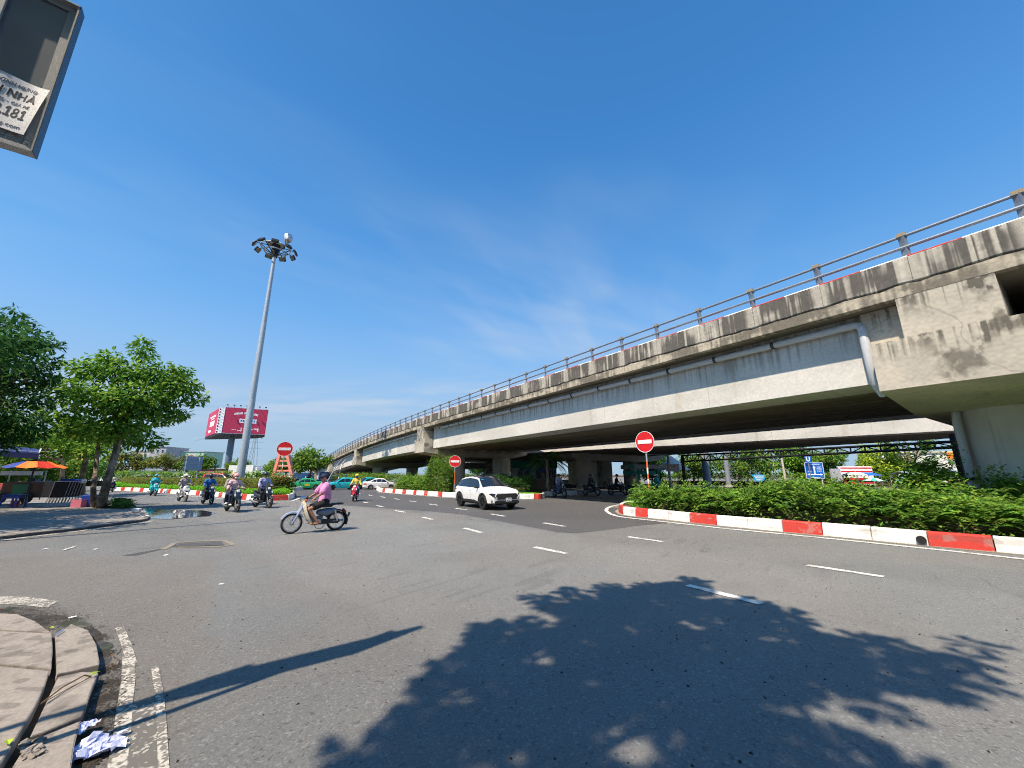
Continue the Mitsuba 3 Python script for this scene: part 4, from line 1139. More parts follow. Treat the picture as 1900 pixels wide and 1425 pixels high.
# ---------------------------------------------------------------- trees further off
far = [((-31.5, 62, 0), 5.8, 2.9, 1.75, 'mid', 'round dark green tree in front of the far end of the viaduct'),
       ((-74, 76, 0), 6.0, 3.0, 1.7, 'olive', 'spreading tree behind the white car on the far left road'), ((-68, 78, 0), 5.6, 3.2, 1.5, 'olive', 'flat-topped tree left of the pale green building'),
       ((-63.5, 80, 0), 5.6, 3.0, 1.5, 'mid', 'tree below the pale green building with the round emblem'), ((-80, 74, 0), 4.8, 2.8, 1.4, 'mid', 'low tree beside the blue roof'),
       ((-58, 84, 0), 5.0, 2.6, 1.4, 'mid', 'tree just left of the back of the grey sign board'), ((-60.5, 104, 0), 5.6, 3.2, 1.6, 'mid', 'tree between the sign board and the floodlight mast'), ((-65, 108, 0), 5.4, 3.0, 1.5, 'bright', 'bright tree behind the red car'),
       ((-57, 100, 0), 5.8, 3.2, 1.7, 'mid', 'tree behind the white box truck'), ((-49.5, 90, 0), 5.8, 3.0, 1.7, 'dark', 'dark tree right of the floodlight mast')]
for i, (b, h, rx, rz, pal, lb) in enumerate(far):
    tree('far_tree', lb, b, [[b, (b[0] + .2, b[1], h * .45)]], blobs(80 + i, (b[0], b[1], h - rz * .9), rx, rz, 15, 1.15), 120, .55, .26, pal, 80 + i, group=None, r0=.16)
near_r = [((24.5, 70, 0), 7.0, 3.6, 3.0, 'dark', 'dark tree behind the street lamp arm'), ((30.0, 66, 0), 6.2, 3.4, 2.8, 'mid', 'green tree behind the thick grey mast under the viaduct'), ((36.5, 62, 0), 6.8, 3.8, 3.0, 'mid', 'broad green tree between the grey masts and the small blue sign'),
          ((42.5, 60, 0), 6.6, 3.2, 2.9, 'bright', 'light green tree behind the concrete pole'), ((46.5, 60, 0), 6.2, 3.2, 2.7, 'mid', 'layered green tree left of the blue direction sign'), ((53.5, 58, 0), 6.6, 3.4, 2.9, 'lime', 'yellow-green tree right of the blue direction sign'),
          ((29.5, 84, 0), 7.2, 3.0, 2.8, 'dark', 'tree beyond the white notice board'), ((1.5, 92, 0), 6.2, 2.4, 2.6, 'lime', 'yellow-green bush beyond the white car roof'), ((-6.0, 100, 0), 7, 3.0, 2.8, 'bright', 'small tree seen between the viaduct columns'),
          ((50.0, 66, 0), 5.4, 3.4, 2.4, 'mid', 'far green tree behind the direction sign'), ((-20, 108, 0), 7, 3.5, 2.8, 'mid', 'tree seen through the furthest viaduct bay'), ((-11, 118, 0), 7.5, 3.5, 2.8, 'dark', 'dark tree at the back of the shaded viaduct bays')]
for i, (b, h, rx, rz, pal, lb) in enumerate(near_r):
    tree('background_tree', lb, b, [[b, (b[0] + .2, b[1], h * .4)]], blobs(110 + i, (b[0], b[1], h - rz), rx, rz * .9, 26, 1.25), 110, .50, .23, pal, 110 + i, r0=.16)
hedge('roadside_hedge', 'long mixed green hedge in the sun beyond the rear viaduct', Polygon([(26, 74), (41, 57), (50, 55), (64, 50), (66, 52), (51, 58), (42, 60), (28, 77)]), 0, 1.9, 12000, .36, .16, 'bright', 140, rough=.3)
hedge('roadside_hedge', 'dark hedge beyond the rear columns', Polygon([(-24, 104), (10, 86), (14, 89), (-22, 110)]), 0, 1.8, 7000, .4, .18, 'mid', 141, rough=.3)
rng = np.random.default_rng(9)
bare = thing('bare_tree', 'thin forked tree with a sparse crown beside the market stalls', 'tree')
b0 = np.array([55.5, 55, 0.0])
part(bare, 'trunk', tube([b0, b0 + (0, 0, 3.0)], [.3, .24], 8), 'bark', smooth=50)
cl = [(b0 + q, .7) for q in np.array([(-3, 0, 6.6), (-1.6, 0, 7.2), (0.3, .5, 7.4), (1.8, 0, 7.0), (3.1, 0, 6.4), (-2.2, 0, 5.6), (2.6, 0, 5.6)])]
part(bare, 'limbs', [limb(rng, b0 + (0, 0, 2.9), c, .15, .03) for c, r in cl], 'bark', smooth=50)
m, col = join_leaves([clump(rng, c, r * 1.2, 220, .4, .17, 'mid') for c, r in cl])
part(bare, 'crown', m, 'leaf', color=col)
tree('background_tree', 'thin sprawling tree in front of the yellow and white shopfronts', None, [[(64, 56, 0), (64.3, 56, 2.4)]], blobs(130, (64.5, 56, 4.0), 4.2, 1.3, 13, .8), 110, .4, .17, 'bright', 130, r0=.12)
tree('background_tree', 'low green tree near the right gantry leg', None, [[(66, 49, 0), (66.2, 49, 2.0)]], blobs(131, (66.2, 49, 4.0), 2.6, 1.6, 10, .8), 130, .4, .17, 'lime', 131, r0=.12)

tree('street_tree', 'bushy dark tree behind the vendor cart on the left', None, [[(-37.13, 30.00, 0.72), (*(-37.59, 30.20, 1.70)[:2], 2.2)]], blobs(141, (-37.88, 30.40, 2.43), 3.0, 1.3, 18, 1.1), 190, .40, .16, 'mid', 141, r0=.16)
tree('street_tree', 'low green tree between the umbrella and the palm-like trunk', None, [[(-45.86, 40.00, 0.41), (*(-46.16, 40.00, 1.72)[:2], 2.0)]], blobs(142, (-46.27, 40.00, 2.36), 3.4, 1.2, 18, 1.2), 150, .45, .18, 'bright', 142, r0=.16)
hedge('roadside_hedge', 'green roadside bushes behind the cafe stalls', Polygon([(-55.85, 41.00, 1.19)[:2], (-48.66, 44.00, 1.15)[:2], (-51.85, 47.00, 1.12)[:2], (-59.93, 44.00, 1.15)[:2]]), 0, 2.0, 7000, .34, .15, 'mid', 143, rough=.3)


# ---------------------------------------------------------------- cars
def heading(dx, dy): return math.atan2(dy, dx)


CARS = dict(
    suv=dict(L=4.62, W=1.88, belt=1.04, top=[(-2.31, .78), (-2.27, 1.02), (-2.12, 1.18), (-1.72, 1.56), (-1.3, 1.655), (-.5, 1.69), (.15, 1.64), (.45, 1.57), (1.22, 1.10), (1.32, 1.07), (1.8, 1.02), (2.12, .93), (2.27, .80), (2.31, .62)], bot=.24, wheel=.365, ax=(1.36, -1.36), roofw=.66),
    sedan=dict(L=4.4, W=1.74, belt=.92, top=[(-2.2, .72), (-2.17, .98), (-1.7, 1.02), (-1.45, 1.06), (-.85, 1.38), (-.3, 1.46), (.2, 1.44), (.45, 1.38), (1.15, .98), (1.3, .94), (1.8, .86), (2.1, .76), (2.2, .58)], bot=.2, wheel=.31, ax=(1.32, -1.28), roofw=.64),
    hatch=dict(L=3.85, W=1.68, belt=.94, top=[(-1.92, .75), (-1.88, 1.05), (-1.75, 1.15), (-1.45, 1.44), (-.9, 1.52), (-.2, 1.53), (.25, 1.46), (.95, 1.02), (1.1, .97), (1.55, .88), (1.84, .74), (1.92, .55)], bot=.2, wheel=.31, ax=(1.22, -1.22), roofw=.66),
    van=dict(L=4.9, W=1.85, belt=1.12, top=[(-2.45, .8), (-2.42, 1.2), (-2.25, 1.74), (-1.9, 1.86), (0, 1.88), (.7, 1.8), (1.55, 1.22), (1.7, 1.16), (2.2, 1.02), (2.42, .85), (2.45, .6)], bot=.25, wheel=.35, ax=(1.5, -1.5), roofw=.74))


def car_body(c, k=1.0, n=44):
    top = np.array(c['top'])
    xs = np.unique(np.concatenate([np.linspace(top[0, 0], top[-1, 0], n), top[:, 0]]))
    hw, L2 = c['W'] / 2, c['L'] / 2
    R = []
    for x in xs:
        zt = np.interp(x, top[:, 0], top[:, 1])
        e = abs(x) / L2
        w = hw * (1 - .20 * max(0, (e - .72) / .28) ** 2.0)
        zb = c['bot'] + .10 * max(0, (e - .8) / .2) ** 2
        belt = min(c['belt'], zt - .05)
        f = min(1, max(0, (zt - c['belt'] - .02) / .45))
        yr = w * ((.90) * (1 - f) + c['roofw'] * f)
        zs = zb + (belt - zb) * .12
        half = [(0, zb), (w * .86, zb), (w * .965, zs), (w * .985, zb + (belt - zb) * .42), (w, zb + (belt - zb) * .72), (w * .965, belt), (yr * .6 + w * .955 * .4, belt + (zt - belt) * .42), (yr, zt - .045 - .02 * f), (yr * .80, zt - .008), (yr * .4, zt + .012), (0, zt + .018)]
        ring = half + [(-y, z) for y, z in half[-2:0:-1]]
        R.append([(x, y, z) for y, z in ring])
    R = np.array(R) * k
    m, q = R.shape[:2]
    F = [(i * q + j, (i + 1) * q + j, (i + 1) * q + (j + 1) % q, i * q + (j + 1) % q) for i in range(m - 1) for j in range(q)]
    Vv = np.vstack([R.reshape(-1, 3), R[0].mean(0), R[-1].mean(0)])
    F = tm(Vv, F).faces
    F = np.vstack([F, [(m * q, j, (j + 1) % q) for j in range(q)], [(m * q + 1, (m - 1) * q + (j + 1) % q, (m - 1) * q + j) for j in range(q)]])
    t = trimesh.Trimesh(Vv, F, process=True)
    t.fix_normals()
    return man(t)


def region_side(pts, y0=0.3):
    """prisms over an (x, z) outline on both flanks"""
    a = man(sidepoly(pts, y0, 2.0))
    return a, a.mirror((0, 1, 0))


def region_front(pts, x0=0.0, x1=4.0):
    """a (y, z) outline pushed along x"""
    m = prism(pts, x0, x1)
    v = np.array(m.vertices)
    m.vertices = np.stack([v[:, 2], v[:, 0], v[:, 1]], 1)
    return man(m)


def wheel(fr, name, x, y, r, w, side, rim='rim_silver', spokes=10, axis='y', parent=None):
    """tyre and rim of a car wheel; side = +1 left, -1 right"""
    k = newkey(name, parent or fr.root)
    tyre = lathe([(r * .66, -w / 2), (r * .93, -w / 2), (r, -w * .36), (r, w * .36), (r * .93, w / 2), (r * .66, w / 2), (r * .62, 0), (r * .66, -w / 2)], 28, 'y')
    f2 = Frame(k, fr.loc, fr.rz, fr.s, fr.R)
    f2.add('tyre', mv(tyre, (x, y, r)), 'tyre', smooth=50)
    yo = y + side * w * .36
    parts = [mv(lathe([(r * .60, -.01), (r * .67, -.01), (r * .67, .012), (r * .60, .012), (r * .60, -.01)], 28, 'y'), (x, yo, r)), mv(lathe([(0, -.02), (r * .16, -.02), (r * .13, .02), (0, .02)], 16, 'y'), (x, yo, r))]
    for i in range(spokes):
        a = i * 2 * PI / spokes
        parts.append(bar((x + math.cos(a) * r * .12, yo, r + math.sin(a) * r * .12), (x + math.cos(a + .12) * r * .63, yo, r + math.sin(a + .12) * r * .63), .035, .03))
    f2.add('rim', parts, rim)
    f2.add('brake_disc', mv(lathe([(0, -.02), (r * .60, -.02), (r * .60, 0), (0, 0)], 24, 'y'), (x, yo - side * .05, r)), 'black_plastic')
    return k


def make_car(name, label, kind, paint, xy, hd, z=0.004, detail=False, rim='rim_silver', cladding=None, group=None, roof=None, extra=None, cat_='car', s=1.0):
    c = CARS[kind]
    root = thing(name, label, cat_, group)
    fr = Frame(root, (xy[0], xy[1], z), hd, s)
    body = car_body(c)
    r, hw = c['wheel'], c['W'] / 2
    arch = None
    for ax in c['ax']:
        cy = m3.Manifold.cylinder(3, r * 1.17, r * 1.17, 36, True).rotate((90, 0, 0)).translate((ax, 0, r))
        keep = m3.Manifold.cube((4, 2 * hw - .52, 3), True)
        cy = cy - keep
        body = body - cy
        arch = cy if arch is None else arch + cy
    big = car_body(c).scale((1.003, 1.012, 1.004)).translate((0, 0, .002))
    big = big - arch
    top = np.array(c['top'])
    fx = lambda z, front: None
    # glass: side windows follow the roof line a hand's breadth below it
    roofx = [p for p in c['top'] if p[1] > c['belt'] + .10]
    xa, xb = roofx[0][0], roofx[-1][0]
    belt = c['belt'] + .03

    def topz(x): return float(np.interp(x, top[:, 0], top[:, 1]))
    # front end of the side glass slopes with the windscreen
    gx0 = xa + .22
    gx1 = xb + .42
    outline = [(gx0 - .06, belt + .06)] + [(x, topz(x) - .115) for x in np.linspace(gx0 + .12, xb - .08, 8)] + [(gx1 + .08, belt)]
    pill = [gx0 + (gx1 - gx0) * t for t in (.30, .62)]
    cutters = [box((p, 0, 1.3), (.05, 3, 2)) for p in pill]
    for sgn, side in zip((1, -1), region_side(outline)):
        g = big ^ side
        for q in cutters if not detail else (): g = g - man(q)
        for i, piece in enumerate(sorted(g.decompose(), key=lambda q: q.bounding_box()[0])):
            if piece.num_tri() > 8 and piece.volume() > 1e-4: fr.add('side_window', piece, 'glass_dark', smooth=30)
    wsx0, wsx1 = xb + .0, None
    hood_x = [p[0] for p in c['top'] if p[0] > xb and p[1] < c['belt'] + .08][0]
    ws = m3.Manifold.hull_points(np.array([(xb - .12, y * hw * c['roofw'] * .93, 2.4) for y in (-1, 1)] + [(xb - .12, y * hw * c['roofw'] * .93, topz(xb - .12) - .3) for y in (-1, 1)] + [(hood_x - .05, y * hw * .86, 2.2) for y in (-1, 1)] + [(hood_x - .05, y * hw * .86, c['belt'] - .1) for y in (-1, 1)]))
    g = (car_body(c).scale((1.003, 1.0, 1.004)).translate((.003, 0, .003))) ^ ws ^ man(box(((xb - .02 + hood_x) / 2, 0, 1.4), (hood_x - xb + .02, 4, 3)))
    fr.add('windscreen', g, 'glass_dark', smooth=30)
    rear = (big.translate((-.004, 0, .002))) ^ man(box((xa - .05, 0, c['belt'] + .30), (abs(xa - roofx[2][0]) + .16, hw * 1.2, .36)))
    if not rear.is_empty(): fr.add('rear_window', rear, 'glass_dark', smooth=30)
    if roof:
        fr.add('roof_panel', (car_body(c).translate((0, 0, .006))) ^ man(box(((xa + xb) / 2 + .05, 0, 2.0), (xb - xa - .05, hw * c['roofw'] * 1.86, 1.0))) ^ man(sidepoly([(xa + .35, topz(xa + .3) - .06), (xb + .0, topz(xb) - .05), (xb, 3), (xa, 3)], -2, 2)), roof, smooth=30)
    fr.add('body', body, paint, smooth=30)
    fr.add('underbody', box((0, 0, c['bot'] + .14), (c['L'] * .9, c['W'] - .36, .26)), 'black_plastic')
    L2 = c['L'] / 2
    if cladding:
        for sgn, side in zip((1, -1), region_side([(-L2, .0), (L2, 0), (L2, c['bot'] + .10), (1.0, c['bot'] + .13), (.4, c['bot'] + .22), (-.85, c['bot'] + .22), (-L2, c['bot'] + .14)])):
            fr.add('sill_cladding', big.scale((1, 1.004, 1)) ^ side, cladding, smooth=30)
    for ax in c['ax']:
        for sgn in (1, -1):
            wheel(fr, 'wheel', ax, sgn * (hw - .125), r, .22, sgn, rim, 10 if detail else 6)
            if cladding:
                ring = m3.Manifold.cylinder(.5, r * 1.30, r * 1.30, 36, True).rotate((90, 0, 0)).translate((ax, sgn * hw, r))
                a = (car_body(c).scale((1.003, 1.016, 1.004)) ^ ring) - arch
                a = a - man(box((0, 0, 0), (9, 9, 2 * c['bot'])))
                fr.add('wheel_arch', a, cladding, smooth=30)
    # lamps, grille, mirrors, plate
    fz = topz(L2 - .12)
    zl = .62 * fz + .12
    if not detail:
        for s in (1, -1):
            fr.add('headlight', big.translate((.012, 0, 0)) ^ region_front([(s * hw * .52, zl - .02), (s * hw * .93, zl + .02), (s * hw * .95, zl + .14), (s * hw * .56, zl + .09)], L2 - .55), 'lamp_glass', smooth=30)
            fr.add('tail_light', big.translate((-.012, 0, 0)) ^ region_front([(s * hw * .62, zl + .05), (s * hw * .97, zl + .05), (s * hw * .97, zl + .22), (s * hw * .66, zl + .22)], -L2 - .1, -L2 + .4), 'tail_red', smooth=30)
        fr.add('grille', big.translate((.012, 0, 0)) ^ region_front([(-hw * .5, zl - .22), (hw * .5, zl - .22), (hw * .55, zl - .05), (-hw * .55, zl - .05)], L2 - .5), 'black_plastic', smooth=30)
        fr.add('number_plate', box((L2 - .0, 0, zl - .30), (.04, .44, .12)), 'plate_white')
    for s in (1, -1):
        fr.add('mirror', [mv(box((0, 0, 0), (.13, .20, .14), ch=.04), (hood_x - .42, s * (hw + .07), c['belt'] + .08)), bar((hood_x - .42, s * (hw - .08), c['belt'] + .02), (hood_x - .42, s * (hw + .02), c['belt'] + .05), .05)], 'black_plastic' if detail else paint)
        for i in range(2):
            hx = gx0 + (gx1 - gx0) * (.40, .74)[i] - .35
            fr.add('door_handle', box((hx + .12, s * hw * 1.0, c['belt'] - .10), (.18, .03, .03), ch=.01), paint if detail else 'chrome')
    if extra: extra(fr, c, big)
    return root


def suv_face(fr, c, big):
    hw, L2 = c['W'] / 2, c['L'] / 2
    b = big.translate((.014, 0, .0))
    fr.add('grille', b ^ region_front([(-.72, .68), (-.56, .53), (.56, .53), (.72, .68), (.64, .82), (-.64, .82)], L2 - .55), 'black_plastic', smooth=30)
    fr.add('grille_bar', big.translate((.028, 0, 0)) ^ region_front([(-.60, .79), (.60, .79), (.58, .815), (-.58, .815)], L2 - .5), 'chrome', smooth=30)
    fr.add('lower_intake', b ^ region_front([(-.66, .27), (.66, .27), (.74, .44), (.60, .48), (-.60, .48), (-.74, .44)], L2 - .5), 'black_plastic', smooth=30)
    fr.add('skid_plate', big.translate((.022, 0, 0)) ^ region_front([(-.52, .25), (.52, .25), (.60, .30), (-.60, .30)], L2 - .5), 'rim_dark', smooth=30)
    for s in (1, -1):
        fr.add('headlight', b ^ region_front([(s * .60, .78), (s * .70, .70), (s * .60, .58), (s * .80, .66), (s * .90, .80), (s * .78, .84)], L2 - .75), 'glass_dark', smooth=30)
        fr.add('running_light', big.translate((.024, 0, 0)) ^ region_front([(s * .58, .80), (s * .69, .70), (s * .57, .57), (s * .61, .57), (s * .735, .70), (s * .63, .82)], L2 - .6), 'lamp_glass', smooth=30)
        fr.add('lamp_cluster', mv(lathe([(0, -.02), (.045, -.02), (.045, .02), (0, .02)], 14, 'x'), (L2 - .18, s * .76, .735)), 'lamp_glass')
        fr.add('tail_light', big.translate((-.012, 0, 0)) ^ region_front([(s * .3, .93), (s * .93, .93), (s * .93, 1.0), (s * .3, 1.0)], -L2 - .1, -L2 + .5), 'tail_red', smooth=30)
        fr.add('roof_rail', tube([(-1.35, s * .62, 1.66), (-1.2, s * .62, 1.73), (.0, s * .61, 1.73), (.2, s * .60, 1.66)], .018, 6), 'black_plastic')
        fr.add('fog_slot', big.translate((.012, 0, 0)) ^ region_front([(s * .80, .36), (s * .83, .36), (s * .83, .50), (s * .80, .50)], L2 - .6), 'chrome', smooth=30)
        # door seams: thin dark inlays on the flank
        for x0 in (1.02, .02, -.95):
            pts = [(x0, c['bot'] + .24), (x0 + .012, c['bot'] + .24), (x0 + .012, c['belt']), (x0, c['belt'])]
            rg_ = region_side(pts)[0 if s > 0 else 1]
            fr.add('door_seam', big.scale((1, .9935, 1)) ^ rg_, 'black_plastic')
    fr.add('number_plate', box((L2 + .012, .08, .52), (.02, .34, .17)), 'plate_white')
    digits = meshkit.text_mesh('51', .045, .003)
    rows = [cat(*[box((L2 + .0235, .08 + .10 - .05 * i, z), (.003, .03, .045)) for i in range(n)]) for n, z in ((3, .56), (5, .48))]
    fr.add('plate_marks', rows, 'print_black')
    fr.add('windscreen_sticker', mv(box((0, 0, 0), (.004, .16, .06)), (.62, -.52, 1.50), 0, 1, np.array(trimesh.transformations.rotation_matrix(-.95, (0, 1, 0)))[:3, :3]), 'sign_blue_light')


ctr = (-1.42, 21.35)
make_car('white_suv', 'white crossover car with black grille and dark windows turning past the middle island', 'suv', 'car_white', ctr, heading(.54, -.84), detail=True, s=.95, rim='rim_dark', cladding='black_plastic', roof='glass_dark', extra=suv_face)


def taxi_light(fr, c, big):
    fr.add('taxi_light', box((0, 0, 1.57), (.16, .42, .16), ch=.03), 'lamp_glass')
    for s in (1, -1): fr.add('door_badge', big.scale((1, 1.004, 1)) ^ region_side([(-.55, .50), (.05, .50), (.05, .74), (-.55, .74)])[0 if s > 0 else 1], 'helmet_yellow')


make_car('green_taxi', 'green taxi saloon with a roof light and yellow door badge', 'sedan', 'car_green', (-24.04, 46.50, 0.82)[:2], heading(.86, .50) + PI, extra=taxi_light, s=.88)
make_car('cyan_taxi', 'bright cyan hatchback taxi behind the dark motorbike', 'hatch', 'car_cyan', (-19.57, 46.00, 0.83)[:2], heading(.80, .60) + PI, rim='rim_dark', s=.88)
make_car('cyan_car', 'bright cyan small car mostly hidden behind the white saloon and the yellow-helmeted rider', 'hatch', 'car_cyan', (-17.88, 49.00, 0.77)[:2], heading(.6, .8) + PI, s=.88)
make_car('white_saloon', 'white saloon car half hidden by the middle island hedge', 'sedan', 'car_white', (-15.61, 47.50, 0.80)[:2], heading(.9, .43), s=.88)
make_car('white_suv', 'white estate car seen over the roundabout hedge left of the cyan poncho rider', 'suv', 'car_white', (-57.5, 63.5), heading(1, .02))
make_car('white_hatchback', 'white hatchback seen over the hedge behind the silver scooter', 'hatch', 'car_white', (-50.5, 63), heading(1, .05))
make_car('dark_car', 'dark car beyond the hedge under the back of the sign board', 'hatch', 'car_dark', (-48.5, 69), heading(1, .0))
make_car('red_van', 'red people carrier seen over the roundabout hedge', 'van', 'car_red', (-45.6, 62.5), heading(1, .04))
make_car('silver_car', 'pale blue-silver car parked beyond the palm trunk', 'hatch', 'car_silver', (-40.8, 34.5), heading(.75, -.66))
make_car('white_car', 'white car behind the purple-shirted rider and left sign post', 'sedan', 'car_white', (-36.5, 66), heading(1, .0))
make_car('grey_car', 'pale car glimpsed over the hedge left of the street tree', 'sedan', 'car_silver', (-66, 58), heading(1, .1))


# ---------------------------------------------------------------- trucks
def box_truck(name, label, xy, hd, cab, bodyc, Lb=4.2, Hb=2.2):
    root = thing(name, label, 'truck')
    fr = Frame(root, (*xy, 0.004), hd)
    fr.add('cargo_box', box((-.9, 0, 1.0 + Hb / 2), (Lb, 2.05, Hb), ch=.04), bodyc)
    fr.add('chassis', box((.1, 0, .72), (5.8, .9, .2)), 'black_plastic')
    cabp = [(1.35, .55), (3.05, .55), (3.08, 1.25), (2.75, 2.12), (2.55, 2.2), (1.35, 2.2)]
    fr.add('cab', sidepoly(cabp, -.92, .92), cab)
    fr.add('windscreen', sidepoly([(3.085, 1.32), (3.10, 1.32), (2.80, 2.05), (2.785, 2.05)], -.82, .82), 'glass_dark')
    for s in (1, -1):
        fr.add('side_window', sidepoly([(1.75, 1.35), (2.85, 1.35), (2.62, 2.0), (1.75, 2.0)], min(s * .921, s * .935), max(s * .921, s * .935)), 'glass_dark')
        fr.add('headlight', box((3.06, s * .68, .82), (.06, .32, .18), ch=.02), 'lamp_glass')
        fr.add('mirror', [box((2.9, s * 1.12, 1.6), (.08, .14, .34), ch=.02), bar((2.8, s * .9, 1.8), (2.9, s * 1.1, 1.7), .03)], 'black_plastic')
        for x in (2.35, -1.75): wheel(fr, 'wheel', x, s * .86, .38, .24, s, 'rim_silver', 6)
    fr.add('bumper', box((3.08, 0, .62), (.12, 1.9, .22), ch=.03), bodyc)
    fr.add('cooling_unit', box((1.35, 0, 2.62), (.6, 1.4, .5), ch=.06), bodyc)
    return root


box_truck('white_truck', 'white refrigerated box truck passing behind the floodlight mast', (-43.8, 66.5), heading(1, -.05), 'car_white', 'white_paint')
box_truck('blue_truck', 'blue truck behind the green taxi under the round tree', (-33.47, 66.00, 0.90)[:2], heading(.85, .5), 'car_blue', 'car_blue', 3.0, 1.0)


# ---------------------------------------------------------------- motorbikes: x forwards, ground at z = 0
def spoked_wheel(fr, x, r, w, rim='rim_silver', spokes=18, hub=.05):
    k = newkey('wheel', fr.root)
    f2 = Frame(k, fr.loc, fr.rz, fr.s, fr.R)
    t = np.arange(10) * 2 * PI / 10
    tyre = lathe([(r - w / 2 + w / 2 * math.cos(a), w / 2 * math.sin(a)) for a in np.append(t, 0)], 36, 'y')
    f2.add('tyre', mv(tyre, (x, 0, r)), 'tyre', smooth=True)
    ri = r - w * .95
    f2.add('rim', mv(lathe([(ri - .018, -w * .3), (ri + .006, -w * .34), (ri + .006, w * .34), (ri - .018, w * .3), (ri - .018, -w * .3)], 36, 'y'), (x, 0, r)), rim, smooth=40)
    sp = [bar((x + hub * math.cos(i * 2 * PI / spokes + (.5 if i % 2 else -.5)), (.03 if i % 2 else -.03), r + hub * math.sin(i * 2 * PI / spokes + (.5 if i % 2 else -.5))), (x + ri * math.cos(i * 2 * PI / spokes), 0, r + ri * math.sin(i * 2 * PI / spokes)), .005 if hub < .07 else .03) for i in range(spokes)]
    f2.add('spokes', sp, rim)
    f2.add('hub', mv(lathe([(0, -.06), (hub * 1.1, -.06), (hub * 1.2, -.02), (hub * 1.2, .02), (hub * 1.1, .06), (0, .06)], 18, 'y'), (x, 0, r)), 'steel', smooth=40)


def shellbox(pts, wid, ch=.3):
    """a smooth bodywork lump: hull of discs placed along (x, z, half width, radius)"""
    return m3.Manifold.batch_hull([m3.Manifold.sphere(r, 12).translate((x, s * max(0, w - r), z)) for x, z, w, r in pts for s in (1, -1)])


def chain_shell(pts):
    out = [shellbox(pts[i:i + 2], 0) for i in range(len(pts) - 1)]
    return m3.Manifold.batch_boolean(out, m3.OpType.Add)


